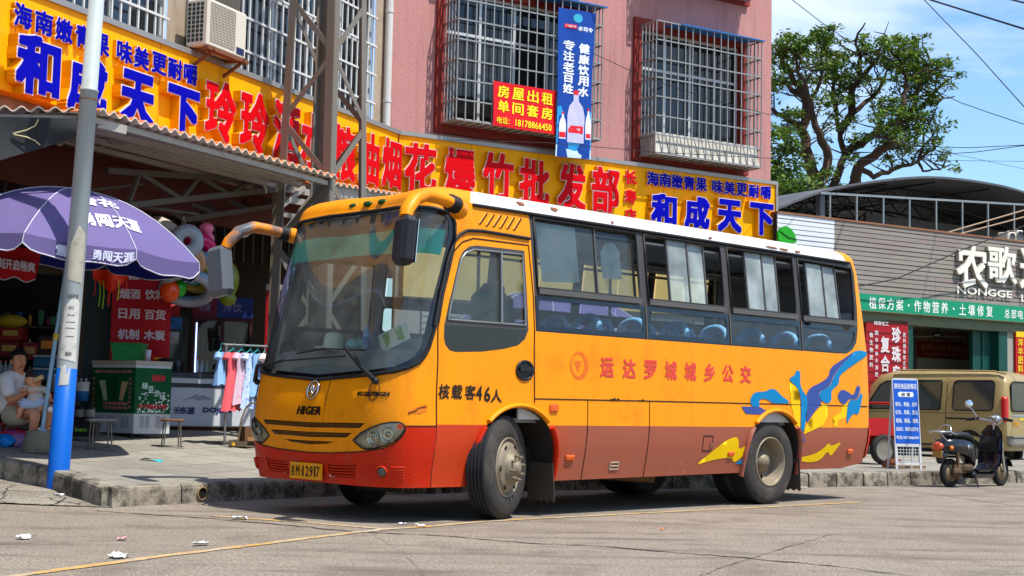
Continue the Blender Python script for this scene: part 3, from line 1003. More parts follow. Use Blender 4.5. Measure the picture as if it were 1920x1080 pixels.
# ---- panel lines, flares, badges
mb = MB()
for line in ([(.36, 1.055), (2, 1.062), (5.9, 1.068)], [(1.06, 1.055), (1.066, .7), (1.075, .325)], [(1.942, 1.06), (1.946, .7), (1.955, .332)]):
 mb.tube([BO(s, z, .001) for s, z in densify(line, .1, False)], .0055, 4)
mb.tube([BO(s, z, .004) for s, z in densify([(-.79, .806), (-1.098, .804), (-1.09, .773), (-1.112, .722), (-1.168, .662), (-1.26, .617), (-1.435, .589), (-1.535, .578), (-1.737, .566), (-1.9, .556), (SC, .551), (2 * SC + 1.737, .566), (2 * SC + 1.435, .589), (2 * SC + 1.168, .662), (2 * SC + 1.09, .773), (2 * SC + .8, .806)], .05, False)], .006, 4)
mb.tube([BO(SC + .20, z, .001) for z in (1.18, 1.0, .82)], .003, 4)
bpart(mb, 'panel_gaps', seam)
fl = rrect(2.80, 2.955, .578, .727, .012)
bpart(MB().tube([BO(s, z, .001) for s, z in densify(fl, .05)], .005, 4, True).beam(BO(2.925, .62, .01), BO(2.925, .66, .01), .018, .014, (1, 0, 0), mi=1), 'fuel_flap', [seam, chrome])
def flare(A, name, low):
 pts = [q for q in A[1:-1]]
 n = len(pts)
 for half, (m, cond) in enumerate(((yel, lambda z: z >= .82), (low, lambda z: z < .82))):
  mb = MB()
  run = []
  def flush():
   if len(run) < 2: return
   mb = MB().tube([BO(s, z, .012) for s, z in run], .034, 8, flat=.62)
   bpart(mb, name, m); bpart(MB().add([flip(p) for p in mb.v], [f[::-1] for f in mb.f], 0, True), name, m)
  P = densify(A, .05, False)
  for q in P:
   if cond(q[1]) and q[1] > .3: run.append(q)
   else:
    flush(); run = []
  flush()
flare(arch(.165, .44, .518, .553, .2), 'wheel_flare', redp)
flare(arch(4.02, .47, .503, .528, .2), 'wheel_flare', dusty)
# wheel wells
well = mat('muddy wheel well', (46, 41, 36), .95, var=.25, vs=4)
for A, dep in ((T_aF, .62), (T_aR, .75)):
 P = densify(A, .08, False)
 v = [BS(s, max(z, .3)) + Vector((0, .01, 0)) for s, z in P]
 w = [p + Vector((0, dep, 0)) for p in v]
 k = len(v)
 bpart(MB().add(v + w, [(i, i + 1, k + i + 1, k + i) for i in range(k - 1)] + [tuple(range(k, 2 * k))], 0), 'wheel_well', well)
 bpart(MB().add([flip(p) for p in v + w], [(i, i + 1, k + i + 1, k + i) for i in range(k - 1)] + [tuple(range(k, 2 * k))], 0), 'wheel_well', well)
mb = MB(); random.seed(8)
for s, z, r in [(1.38, 1.068, .02), (1.42, 1.07, .03), (1.47, 1.069, .02), (1.78, 1.066, .014), (1.83, 1.067, .02)] + [(random.uniform(-.6, 5.6), random.uniform(.36, .5), random.uniform(.004, .012)) for _ in range(26)] + [(random.uniform(-1.8, -.8), random.uniform(.33, .7), random.uniform(.003, .006)) for _ in range(18)]:
 if inside(s, z, T_aF) or inside(s, z, T_aR): continue
 mb.add([BO(s + r * random.uniform(.6, 1.4) * cos(q * 1.05), z + r * .45 * random.uniform(.6, 1.4) * sin(q * 1.05), .009) for q in range(6)], [tuple(range(6))], 0 if z > 1 or random.random() < .5 else 1)
bpart(mb, 'paint_chips', [seam, mat('pale dust fleck', (196, 150, 130), .9)])
# writing on the skin
def skin_text(mb, txt, s, z, w, h, off=.012, lift=.004, mi=0):
 vs, f = text2d(txt, s, z, w, h, off)
 mb.add([BO(a, b, lift + q) for a, b, q in vs], f, mi)
txr = mat('red lettering vinyl', (205, 62, 50), .5, var=.05)
for ch, s in zip('运达罗城城乡公交', (1.317, 1.633, 1.945, 2.258, 2.564, 2.871, 3.179, 3.483)):
 mb = MB(); skin_text(mb, ch, s, 1.365, .185, .185, .030)
 bpart(mb, 'character', txr)
stn = mat('black stencil paint', (28, 20, 14), .7, var=.2)
for ch, s, z, w, h in (('核', -.735, 1.095, .125, .125), ('载', -.585, 1.095, .125, .125), ('客', -.43, 1.095, .125, .125), ('4', -.325, 1.09, .075, .125), ('6', -.225, 1.082, .075, .13), ('人', -.115, 1.07, .13, .115)):
 mb = MB(); skin_text(mb, ch, s, z, w, h, .022)
 bpart(mb, 'stencil_character', stn)
# round operator emblem of red stripes
mb = MB()
ec, ez, erx, erz = .937, 1.37, .122, .13
for k in range(27):
 z = ez + erz - .005 - k * .0098
 q = 1 - ((z - ez) / erz) ** 2
 if q <= 0: continue
 hw = erx * sqrt(q)
 ixr, izr, ic = .085, .098, ec - .018
 qi = 1 - ((z - ez - .006) / izr) ** 2
 segs = [(-hw, hw)]
 if qi > 0:
  hi = ixr * sqrt(qi)
  segs = [(-hw, ic - ec - hi), (ic - ec + hi, hw)]
  dz = ez + .045 - z
  if 0 <= dz < .11:
   tw = .052 * (1 - dz / .115)
   segs.append((ic - ec - tw, ic - ec + tw))
 for a, b in segs:
  if b - a > .004: mb.add([BO(ec + a, z - .003, .004), BO(ec + b, z - .003, .004), BO(ec + b, z + .003, .004), BO(ec + a, z + .003, .004)], [(0, 1, 2, 3)])
bpart(mb, 'operator_emblem', mat('red orange stripe vinyl', (214, 92, 30), .5, var=.05))
# swooping decals
DEC = dict(
 blue=[[(3.584, 1.034), (3.564, 1.103), (3.591, 1.153), (3.666, 1.187), (3.834, 1.194), (3.934, 1.23), (4.02, 1.22), (4.123, 1.155), (4.27, 1.098), (4.255, 1.077), (3.964, 1.073), (3.907, 1.1), (3.807, 1.12), (3.737, 1.109), (3.715, 1.08), (3.738, 1.031)],
  [(4.253, 1.345), (4.371, 1.383), (4.386, 1.426), (4.43, 1.441), (4.476, 1.42), (4.468, 1.291), (4.523, 1.215), (4.608, 1.156), (4.615, 1.069), (4.571, .827), (4.539, .775), (4.488, .793), (4.494, 1.068), (4.469, 1.188), (4.417, 1.255), (4.327, 1.296)],
  [(5.638, 1.716), (5.93, 1.69), (5.726, 1.605), (5.345, 1.456), (5.245, 1.391), (5.243, 1.311), (5.113, 1.254), (5.074, 1.2), (5.097, 1.148), (5.034, 1.085), (4.923, 1.1), (4.829, 1.169), (4.86, 1.222), (4.986, 1.255), (5.082, 1.306), (5.115, 1.378), (5.264, 1.507), (5.469, 1.622)],
  [(5.452, 1.151), (5.6, 1.124), (5.685, 1.222), (5.727, 1.205), (5.707, 1.114), (5.641, .959), (5.551, .99), (5.469, .939), (5.398, .849), (5.397, .992)],
  [(3.379, .437), (3.517, .501), (3.516, .435)]],
 indigo=[[(3.411, 1.031), (3.738, 1.031), (3.808, 1.004), (3.88, .99), (3.767, .95), (3.489, .957)],
  [(4.59, 1.181), (4.675, 1.261), (4.86, 1.31), (5.034, 1.385), (5.067, 1.492), (5.299, 1.58), (5.453, 1.643), (5.637, 1.71), (5.469, 1.628), (5.257, 1.507), (5.108, 1.378), (5.075, 1.31), (4.98, 1.258), (4.854, 1.227), (4.823, 1.169), (4.917, 1.097), (4.738, .984), (4.58, .836), (4.621, 1.069)],
  [(5.208, 1.167), (5.241, 1.221), (5.323, 1.254), (5.452, 1.217), (5.501, 1.191), (5.561, 1.207), (5.605, 1.293), (5.656, 1.307), (5.688, 1.277), (5.668, 1.222), (5.6, 1.135), (5.452, 1.158), (5.37, 1.081), (5.273, 1.097)],
  [(4.44, .844), (4.531, .767), (4.602, .663), (4.53, .663)]],
 yellow=[[(4.268, 1.311), (4.372, 1.271), (4.447, 1.221), (4.472, 1.102), (4.483, .93), (4.478, .801), (4.39, .86), (4.309, 1.065)],
  [(4.924, 1.083), (5.002, 1.075), (5.009, .935), (4.925, .846), (4.741, .793), (4.556, .744), (4.571, .813), (4.738, .967)],
  [(5.322, 1.071), (5.423, 1.1), (5.391, .938), (5.226, .901), (5.194, .83), (5.13, .839), (5.114, .936), (5.274, .991)],
  [(2.721, .422), (2.928, .547), (3.159, .675), (3.318, .719), (3.383, .699), (3.411, .576), (3.53, .638), (3.524, .534), (3.451, .485), (3.368, .448), (3.31, .503), (3.152, .497), (2.949, .475)],
  [(4.535, .49), (4.803, .523), (4.973, .583), (5.062, .653), (5.124, .609), (5.334, .667), (5.248, .581), (5.15, .489), (5.075, .565), (4.954, .451), (4.74, .432), (4.548, .452)]])
for cn, rgb, lf in (('yellow', (222, 180, 0), .0035), ('indigo', (50, 72, 138), .005), ('blue', (0, 116, 168), .0065)):
 m = mat('decal ' + cn, rgb, .45, var=.05, vs=2, spec=.15)
 for poly in DEC[cn]: sheet(smooth_poly(poly) if len(poly) > 8 else poly, lf, m, 'side_decal', step=.06, grid=.12)
# ---- front: lamps, grille, bumper slats, plate, badges
lens = glass('headlamp lens', (240, 238, 222), .08, .06, 1.5)
refl = mat('lamp reflector', (206, 200, 180), .3, metal=.35, var=.25, vs=14)
for side in (0, 1):
 hl = [(a, b) for a, b in T_head] if not side else [(2 * SC - a, b) for a, b in T_head][::-1]
 g = 1 if not side else -1
 hd = sheet(hl, -.012, refl, 'headlight', step=.03, grid=.05)
 sheet(hl, .006, lens, 'lens', hd, .03, .045, bulge=.024)
 k = MB()
 for a, z, r in ((-1.235, .735, .07), (-1.375, .70, .06)):
  s = a if not side else 2 * SC - a
  p, nn = BO(s, z, -.004), BN(s, z)
  R = nn.to_track_quat('Z', 'Y').to_matrix().to_4x4(); R.translation = p
  k.lathe([(r, .012), (r * .94, .016), (r * .8, -.004), (r * .35, -.012), (r * .3, .012), (0, .016)], 20, R)
 bpart(k, 'lamp_bowl', chrome, hd)
 bpart(MB().tube([BO(a, z, .004) for a, z in densify(hl, .03)], .006, 5, True), 'lamp_seal', seam, hd)
 s = -1.135 if not side else 2 * SC + 1.135
 bpart(MB().add([BO(s + .025 * cos(2 * pi * q / 12), .80 + .022 * sin(2 * pi * q / 12), .031) for q in range(12)], [tuple(range(12))]), 'reflector_dot', mat('amber red reflector', (165, 60, 35), .4), hd)
mesh_m = mat('grille mesh', (128, 84, 22), .6, var=.2)
for poly in (T_g1, T_g2, T_g3):
 fp = full(poly)
 gr = sheet(fp, -.03, mat('grille void', (26, 18, 8), .9, var=.2), 'grille', step=.06, grid=.1)
 mb = MB()
 z0, z1 = min(p[1] for p in fp), max(p[1] for p in fp)
 s = min(p[0] for p in fp)
 while s < max(p[0] for p in fp):
  for sg in (1, -1):
   run = []
   for q in range(7):
    z = lerp(z0, z1, q / 6); a = s + sg * (z - z0) * .55
    if inside(a, z, fp): run.append(BO(a, z, -.012))
   if len(run) > 1: mb.tube([run[0], run[-1]], .0022, 3, caps=False)
  s += .0155
 bpart(mb, 'grille_wire', mesh_m, gr)
for side in (0, 1):
 q = T_a1 if not side else [(2 * SC - a, b) for a, b in T_a1][::-1]
 ai = sheet(q, -.035, mat('bumper void', (40, 10, 8), .9, var=.2), 'air_intake', step=.06, grid=.1)
 mb = MB()
 for k in range(5):
  z = .368 + k * .0245
  a, b = (-1.9, -1.545) if not side else (2 * SC + 1.545, 2 * SC + 1.9)
  mb.tube([BO(lerp(a, b, t / 6), z + .006 * (t / 6 if not side else 1 - t / 6), -.004) for t in range(7)], .0068, 6, flat=1.5)
 bpart(mb, 'slat', redp, ai)
 f = -1.251 if not side else 2 * SC + 1.251
 p, nn = BO(f, .424, .004), BN(f, .424)
 R = nn.to_track_quat('Z', 'Y').to_matrix().to_4x4(); R.translation = p
 fl = bpart(MB().lathe([(.052, -.002), (.056, .012), (.045, .018), (.04, .002)], 20, R), 'fog_light', redp)
 bpart(MB().lathe([(.04, .004), (.03, .012), (0, .016)], 16, R), 'lens', mat('fog lamp glass', (92, 92, 84), .12, metal=.3, var=.2, vs=20), fl)
 for a, b in ((-1.475, -1.325), (-1.175, -1.06)):
  mb = MB()
  if side: a, b = 2 * SC - b, 2 * SC - a
  for k in range(5):
   z = .372 + k * .0235
   if 0: a, b = 2 * SC - b, 2 * SC - a
   mb.tube([BO(lerp(a, b, t / 4), z, .003) for t in range(5)], .0075, 6)
  bpart(mb, 'bumper_rib', redp)
# number plate
pm = MB()
pc = SC + .02
def pl(dx, dz, o):
 b = BO(pc, .392, .03)
 return Vector((b.x - o, BHW - (pc - SC) - dx + (0), .392 + dz))
def plv(dx, dz, o=0.): return Vector((BXF - .032 - o, BHW - .01 - dx, .392 + dz))
pm.add([plv(-.22, -.07), plv(.22, -.07), plv(.22, .07), plv(-.22, .07), plv(-.22, -.07, -.02), plv(.22, -.07, -.02), plv(.22, .07, -.02), plv(-.22, .07, -.02)], [(0, 1, 2, 3), (0, 4, 5, 1), (1, 5, 6, 2), (2, 6, 7, 3), (3, 7, 4, 0)])
plate = bpart(pm, 'number_plate', mat('number plate yellow', (226, 150, 10), .45, var=.06))
pm = MB()
for ch, x, w, h in (('桂', -.175, .05, .09), ('M', -.105, .05, .09), ('·', -.063, .014, .014), ('1', -.03, .02, .09), ('2', .03, .045, .09), ('9', .088, .045, .09), ('1', .14, .02, .09), ('7', .183, .04, .09)):
 v, f = text2d(ch, x, 0, w, h, .012)
 pm.add([plv(a, b, .003 + q) for a, b, q in v], f)
bpart(pm, 'plate_lettering', mat('plate black', (22, 18, 12), .6, var=0), plate)
bpart(MB().add([plv(a, b, .003) for a, b in [(-.135, .055), (-.115, .055), (-.115, .064), (-.135, .064), (.115, .055), (.135, .055), (.135, .064), (.115, .064)]], [(0, 1, 2, 3), (4, 5, 6, 7)]), 'plate_screw', chrome, plate)
# badges
mb = MB()
cl, zl = SC - .005, 1.088
mb.tube([BO(cl + .076 * cos(2 * pi * k / 28), zl + .076 * sin(2 * pi * k / 28), .012) for k in range(28)], .010, 6, True)
for pts_ in ([(-.062, -.03), (-.03, .005), (-.012, .048), (.002, .02), (.016, -.01)], [(.062, .03), (.03, -.005), (.012, -.048), (-.002, -.02), (-.016, .01)]):
 mb.tube([BO(cl + a, zl + b, .014) for a, b in pts_], [.004, .011, .009, .011, .006], 6)
bpart(mb, 'round_badge', chrome)
mb = MB()
for ch, dx, wd in (('H', -.135, .062), ('I', -.078, .018), ('G', -.016, .066), ('E', .062, .054), ('R', .135, .062)):
 for lift, of, mi in ((.003, .03, 1), (.010, .008, 0)):
  v, f = text2d(ch, SC - .008 + dx, .91, wd + of * .12, .070 + of * .1, of)
  mb.add([BO(a + (b - .91) * .18, b, lift + q) for a, b, q in v], f, mi)
bpart(mb, 'name_badge', [mat('dark badge face', (52, 52, 50), .3, metal=.7), chrome])
mb = MB()
for lift, of, mi in ((.003, .05, 1), (.008, .01, 0)):
 v, f = text2d('KLQ6758GE4', -1.425, 1.058, .345, .042, of)
 mb.add([BO(a, b, lift + q) for a, b, q in v], f, mi)
bpart(mb, 'model_badge', [mat('dark badge face', (52, 52, 50), .3, metal=.7), mat('badge silver', (120, 105, 70), .3, metal=.8)])
bpart(MB().add([BO(a, b, .004) for a, b in [(-1.08, .93), (-1.0, .965), (-.93, .985), (-.9, .975), (-.905, .93), (-.98, .905), (-1.07, .905)]], [tuple(range(7))]).tube([BO(a, b, .006) for a, b in [(-1.075, .912), (-1.02, .93), (-.99, .955), (-.92, .965)]], .003, 4, mi=1), 'scratch_patch', [mat('orange filler', (205, 110, 14), .7, var=.15), seam])
# ---- roof, gutter, marker lamps
rings = [(0, 2.74), (.012, 2.772), (.045, 2.812), (.11, 2.85), (.24, 2.885), (.48, 2.912), (.8, 2.926), (1.08, 2.93)]
sl = [SC + (.05 * i if i < 30 else 0) for i in range(30)] + [BX0 + .1 + i * .22 for i in range(31)] + [BXR + .05 + i * (SR - BXR - .05) / 22 for i in range(23)]
sl = sorted(set(round(x, 4) for x in sl if x >= SC - 1e-6))
base = [BS(s, BZT) for s in sl]
loop_ = base + [flip(p) for p in base[::-1]][1:-1]
RP = []
for d, z in rings:
 k = d / BHW
 row = []
 for p in loop_:
  fx = .95 * d if p.x < 2 else -.35 * d
  w = abs(p.x - 2.4) / 3.2
  row.append(Vector((p.x + fx * min(1, w), BHW + (p.y - BHW) * (1 - k), z)))
 RP.append(row)
fy, fw, fz = MB(), MB(), MB()
svv = sl + sl[::-1][1:-1]
n = len(loop_)
for j in range(len(rings) - 1):
 for i in range(n):
  e = (i + 1) % n
  q = [RP[j][i], RP[j][e], RP[j + 1][e], RP[j + 1][i]]
  c = (svv[i] + svv[e]) / 2
  (fw if -.42 < c < 5.66 else fy if c < 2 else fz).add(q, [(0, 1, 2, 3)], 0, True)
fw.add([p for p in RP[-1]], [tuple(range(n))], 0)
import bmesh
def weld(o):
 b = bmesh.new(); b.from_mesh(o.data); bmesh.ops.remove_doubles(b, verts=b.verts, dist=.0006); bmesh.ops.recalc_face_normals(b, faces=b.faces); b.to_mesh(o.data); b.free()
ro = bpart(fw, 'roof', whr); weld(ro)
rc = bpart(fy, 'roof_cap', yel); weld(rc)
rc = bpart(fz, 'roof_cap', yel); weld(rc)
for fl_ in (0, 1):
 P = [BO(s, 2.722, .016) for s in [-.47 + k * .2 for k in range(32)] if s < 5.78]
 bpart(MB().tube([flip(p) for p in P] if fl_ else P, .016, 6), 'roof_gutter', rub)
rust = mat('rusty peeled patch', (120, 72, 42), .9, var=.3, vs=20)
mb = MB()
random.seed(11)
def roofpt(x, d):
 """point on the near roof edge, d inwards"""
 p = BS(x, BZT)
 z = tab(d, [(a, b) for a, b in rings])
 return Vector((p.x, p.y + d * (BHW - p.y) / BHW, z)) + Vector((0, -.006, .005))
for x, w in ((.28, .055), (.72, .06), (3.02, .03), (4.1, .12), (4.34, .10), (4.6, .07), (1.5, .02)):
 v = []
 d0 = .008 if x > 1 else .045
 for k in range(9):
  g = 2 * pi * k / 9
  v.append(roofpt(x + w * cos(g) * random.uniform(.7, 1.1), max(.003, d0 + (.006 if x > 1 else .03) * sin(g) * random.uniform(.6, 1.1))))
 mb.add(v, [tuple(range(9))])
bpart(mb, 'roof_rust', rust)
gm = mat('green lamp glass', (20, 70, 24), .15, var=.2, vs=30)
om = mat('orange lamp glass', (190, 88, 14), .2, var=.2, vs=30)
for y, x, z, m in ((1.38, -.655, 2.782, gm), (1.165, -.66, 2.785, gm), (.955, -.66, 2.785, gm), (2.0, -.595, 2.768, om), (.24, -.595, 2.768, om)):
 R = Matrix.Translation((x, y, z))
 bpart(MB().ball((0, 0, 0), (.04, .058, .028), 12, 8, R), 'marker_light', m)
ambm = mat('amber lens', (206, 84, 12), .25, var=.15, vs=30, coat=.4)
for s, z, a, b in ((.606, .976, .055, .036), (.869, .528, .06, .026), (3.286, .541, .055, .026), (5.535, .549, .055, .03)):
 p = BS(s, z)
 R = Matrix.Translation(p) @ BN(s, z).to_track_quat('Y', 'Z').to_matrix().to_4x4()
 bpart(MB().box((0, .008, 0), (a * 2, .026, b * 2), R, bev=.012), 'side_marker', ambm)
p = BS(1.50, .443)
R = Matrix.Translation(p) @ BN(1.5, .443).to_track_quat('Y', 'Z').to_matrix().to_4x4()
bpart(MB().box((0, .004, .033), (.135, .012, .014), R, bev=.004).box((0, .004, -.033), (.135, .012, .014), R, bev=.004).box((.06, .004, 0), (.015, .012, .08), R, bev=.004).box((-.06, .004, 0), (.015, .012, .08), R, bev=.004).box((0, .006, 0), (.11, .012, .014), R, bev=.004), 'locker_handle', mat('pale handle', (168, 150, 132), .5, metal=.3))
# rear corner bumper
sheet([(5.88, .47), (6.6, .47), (6.6, .815), (5.88, .815)], .012, redp, 'bumper_corner', step=.05, grid=.06, bulge=.014, bw=.03)
# ---- wipers
mb = MB()
F2 = lambda s, z, o=.05: BO(s, z, o)
mb = MB().tube([F2(-1.402, 1.171, .05), F2(-1.6, 1.29, .07), F2(-1.857, 1.44, .06)], [.024, .018, .012], 6).tube([F2(-1.471, 1.20, .05), F2(-1.62, 1.31, .045), F2(-1.73, 1.406, .045)], .008, 5)
mb.tube([F2(2 * SC + 1.86, 1.40, .035), F2(-2.2, 1.44, .035), F2(-1.615, 1.42, .035)], .014, 6, flat=.6).ball(F2(-1.402, 1.165, .03), .03)
bpart(mb, 'wiper', blk)
mb = MB().tube([F2(2 * SC + 1.12, 1.16, .05), F2(2 * SC + 1.28, 1.285, .07), F2(2 * SC + 1.72, 1.335, .055)], [.024, .018, .012], 6)
mb.tube([F2(2 * SC + 1.34, 1.3, .03), F2(2 * SC + 1.7, 1.34, .03), F2(-1.87, 1.373, .03)], .014, 6, flat=.6).ball(F2(2 * SC + 1.12, 1.155, .03), .03)
bpart(mb, 'wiper', blk)
for a in (-1.415, 2 * SC + 1.17):
 bpart(MB().tube([F2(a + .055 * sin(2 * pi * k / 16), 1.09 + .085 * cos(2 * pi * k / 16), .012) for k in range(16)], .004, 5, True), 'washer_hose', blk)
# ---- mirrors on curved arms
grm = mat('worn grey mirror casing', (88, 92, 98), .4, var=.1, vs=5)
for side in (0, 1):
 o = (lambda p: Vector(p)) if not side else (lambda p: flip(Vector(p)))
 dz = .037 if not side else -.045
 P = [(-.60, .0, 2.60), (-.70, -.075, 2.625), (-.9, -.11, 2.655), (-1.08, -.12, 2.665), (-1.22, -.14, 2.61), (-1.315, -.17, 2.51), (-1.34, -.185, 2.45)]
 P = [o((x, y, z + dz)) for x, y, z in P]
 ar = bpart(MB().tube(P[1:], [.062, .066, .07, .072, .066, .058], 12, flat=.8), 'mirror_arm', yel if not side else mat('peeling yellow and grey paint', (232, 136, 0), .42, var=.05, spec=.18, dirt=(84, 88, 94), damt=1, ds=2.0, dthr=.47))
 rg = MB()
 for k in range(6):
  t = k / 5
  c = P[1].lerp(P[2], .0 + t * .45)
  rg.tube([c + (P[2] - P[1]).normalized() * -.011, c, c + (P[2] - P[1]).normalized() * .011], [.06, .075, .06], 12)
 bpart(rg, 'bellows', rub, ar)
 bpart(MB().tube([P[0], P[1]], [.085, .07], 12), 'arm_root', yel, ar)
 c = o((-1.355, -.205, 2.255 + dz))
 R = Matrix.Translation(c) @ Matrix.Rotation(radians(-18 if not side else 14), 4, 'Z') @ Matrix.Rotation(radians(4), 4, 'Y')
 if side: R = R @ Matrix.Translation((0, .02, -.03)) @ Matrix.Rotation(radians(-11), 4, 'X')
 bpart(MB().box((0, 0, 0), (.15, .235 + .02 * side, .40 + .08 * side), R, bev=.045), 'mirror_head', blk if not side else grm, ar)
 bpart(MB().box((.067, 0, 0), (.006, .19, .35), R), 'mirror_glass', chrome, ar)
 if side: bpart(MB().ball(o((-1.16, -.2, 2.62 + dz)), (.1, .035, .055)), 'wide_mirror', chrome, ar)
# ---- wheels
tyre_m = mat('dusty tyre', (52, 49, 46), .85, var=.15, vs=5, dirt=(98, 88, 76), damt=.5, ds=3, dthr=.52)
tread_m = mat('tyre tread', (34, 35, 39), .7, var=.1, vs=8)
rim_m = mat('dusty rim', (134, 122, 102), .55, metal=.25, var=.18, vs=6, dirt=(92, 78, 60), damt=.6, ds=5, dthr=.5)
WR = .452
def wheel(c, name, steer=0, dual=False, flipy=False):
 """axis along local y; the outer face looks to -y"""
 R = Matrix.Translation(c) @ Matrix.Rotation(steer, 4, 'Z') @ Matrix.Rotation(pi / 2, 4, 'X')
 if flipy: R = Matrix.Translation(c) @ Matrix.Rotation(steer, 4, 'Z') @ Matrix.Rotation(-pi / 2, 4, 'X')
 # local +z of R = outer side
 w = .215
 def tyre(z0):
  mb = MB()
  side = [(.262, z0 + .0), (.285, z0 + .012), (.33, z0 + .016), (.39, z0 + .010), (.425, z0 - .004), (.44, z0 - .02)]
  mb.lathe(side, 48, R, 0)
  pr = [(.44, z0 - .02)]
  nrib = 5
  for k in range(nrib):
   a = z0 - .028 - k * (w - .05) / nrib
   b = a - (w - .05) / nrib + .011
   pr += [(WR, a), (WR, b), (WR - .011, b - .001), (WR - .011, b - .01)]
  pr += [(.44, z0 - w + .02), (.39, z0 - w), (.27, z0 - w + .01)]
  mb.lathe(pr, 48, R, 1, smooth=False)
  return mb
 mbt = tyre(0)
 hub = MB()
 if not dual:
  hub.lathe([(.264, -.004), (.262, .008), (.25, .012), (.245, -.02), (.232, -.025), (.215, .012), (.17, .03), (.13, .035), (.128, .075), (.06, .085), (.055, .11), (.03, .118), (0, .12)], 40, R)
  for k in range(8):
   g = 2 * pi * k / 8 + .2
   M2 = R @ Matrix.Translation((.105 * cos(g), .105 * sin(g), .078))
   hub.lathe([(.016, 0), (.016, .028), (.008, .03), (.008, .045), (0, .046)], 6, M2, smooth=False)
  for k in range(6):
   g = 2 * pi * k / 6
   M2 = R @ Matrix.Translation((.192 * cos(g), .192 * sin(g), .0245)) @ Matrix.Rotation(g, 4, 'Z')
   hub.lathe([(.026, 0), (.0, .0005)], 12, M2, mi=1)
 else:
  hub.lathe([(.264, -.004), (.262, .010), (.25, .014), (.243, -.01), (.23, -.022), (.222, -.15), (.21, -.165), (.14, -.15), (.11, -.145), (.105, -.09), (.075, -.08), (.07, -.055), (0, -.05)], 40, R)
  for k in range(8):
   g = 2 * pi * k / 8
   M2 = R @ Matrix.Translation((.125 * cos(g), .125 * sin(g), -.148))
   hub.lathe([(.015, 0), (.015, .03), (.007, .032), (.007, .05), (0, .05)], 6, M2, smooth=False)
  for k in range(5):
   g = 2 * pi * k / 5
   M2 = R @ Matrix.Translation((.178 * cos(g), .178 * sin(g), -.152))
   hub.lathe([(.026, 0), (.0, .0005)], 12, M2, mi=1)
 wb = bpart(MB().lathe([(.255, -.02), (.25, -w + .02)], 40, R), name, rim_m)
 bpart(mbt, 'tyre', [tyre_m, tread_m], wb)
 bpart(hub, 'rim', [rim_m, seam], wb)
 if dual: bpart(tyre(-w - .045), 'inner_tyre', [tyre_m, tread_m], wb)
wheel((.075, .03, WR), 'wheel', radians(22))
wheel((.075, 2.16, WR), 'wheel', radians(22), flipy=True)
wheel((3.985, .04, WR), 'wheel', 0, True)
wheel((3.985, 2.2, WR), 'wheel', 0, True, True)
# mud flaps, underbody, exhaust
flapm = mat('muddy rubber flap', (72, 64, 54), .95, var=.25, vs=5)
for x, dy in ((.63, 0), (4.50, 0)):
 mb = MB()
 v = [(x, .02, .48), (x, .36, .48), (x + .03, .36, .16)]
 for k in range(9): v.append((x + .03, .36 - .34 * (k + .5) / 9, .15 if k % 2 else .125))
 v.append((x + .03, .02, .14))
 n_ = len(v)
 v2 = [(a + .008, b, c) for a, b, c in v]
 mb.add(v + v2, [tuple(range(n_)), tuple(range(n_, 2 * n_))[::-1]] + [(i, (i + 1) % n_, n_ + (i + 1) % n_, n_ + i) for i in range(n_)])
 bpart(mb, 'mud_flap', flapm)
und = mat('grimy underbody', (30, 28, 26), .9, var=.2)
mb = MB().box((2.4, 1.12, .52), (6.6, 1.6, .2)).box((1.9, 1.1, .38), (1.6, .9, .22), bev=.05).box((-.6, 1.12, .5), (.9, 1.9, .2)).box((5.2, 1.1, .5), (1.2, 1.7, .16)).tube([(.08, .2, .45), (.08, 2.05, .45)], .06).tube([(3.985, .3, .45), (3.985, 2.0, .45)], .08).ball((3.985, 1.12, .45), (.2, .17, .2))
mb.box((-.62, .24, .275), (.05, .06, .09)).box((-.45, .24, .275), (.05, .06, .09)).box((-.98, .5, .28), (.05, .55, .06))
bpart(mb, 'underbody', und)
bpart(MB().tube([(1.6, .95, .36), (2.35, .62, .30), (2.62, .52, .285)], .055, 12).tube([(2.42, .60, .297), (2.63, .52, .285)], .045, 12, mi=1), 'exhaust_pipe', [mat('rusty exhaust', (120, 88, 62), .8, metal=.2, var=.25, vs=8), mat('sooty bore', (16, 14, 13), .9, var=0)])
bpart(MB().tube([(2.55, .9, .38), (3.05, .9, .38)], .13, 16), 'air_tank', und)
# ---- cabin
mb = MB().box((2.45, 1.12, .86), (6.7, 2.0, .04))
bpart(mb, 'floor', in_dk)
bpart(zone('yellow', -.03), 'inner_lining', in_dk)
bpart(MB().add([Vector((q.x + .02, q.y, q.z - .035)) for q in fy.v], [f[::-1] for f in fy.f], 0, True), 'cap_lining', in_dk)
mb = MB()
mb.box((2.75, 1.12, 2.70), (6.2, 1.86, .03)).box((2.75, .3, 2.62), (6.0, .3, .02)).box((2.75, 1.94, 2.62), (6.0, .3, .02))
bpart(mb, 'ceiling_lining', in_dk)
mb = MB()
for y in (.05, 2.19): mb.box((2.9, y, 1.26), (5.4, .02, .78))
mb.box((5.78, 1.12, 1.5), (.03, 1.9, 1.3))
bpart(mb, 'wall_lining', in_gr)
dash = bpart(MB().prism([(-1.05, 1.15), (-1.04, 1.37), (-.95, 1.44), (-.62, 1.46), (-.55, 1.40), (-.55, .9), (-.95, .9)], -.26, -1.98, Matrix(((1, 0, 0, 0), (0, 0, -1, 0), (0, 1, 0, 0), (0, 0, 0, 1)))), 'dashboard', mat('grey dashboard', (150, 150, 148), .7, var=.12))
bpart(MB().box((-.5, .62, 1.47), (.22, .5, .1), bev=.03), 'instrument_hood', in_dk, dash)
R = Matrix.Translation((-.32, .58, 1.50)) @ Matrix.Rotation(radians(-28), 4, 'Y')
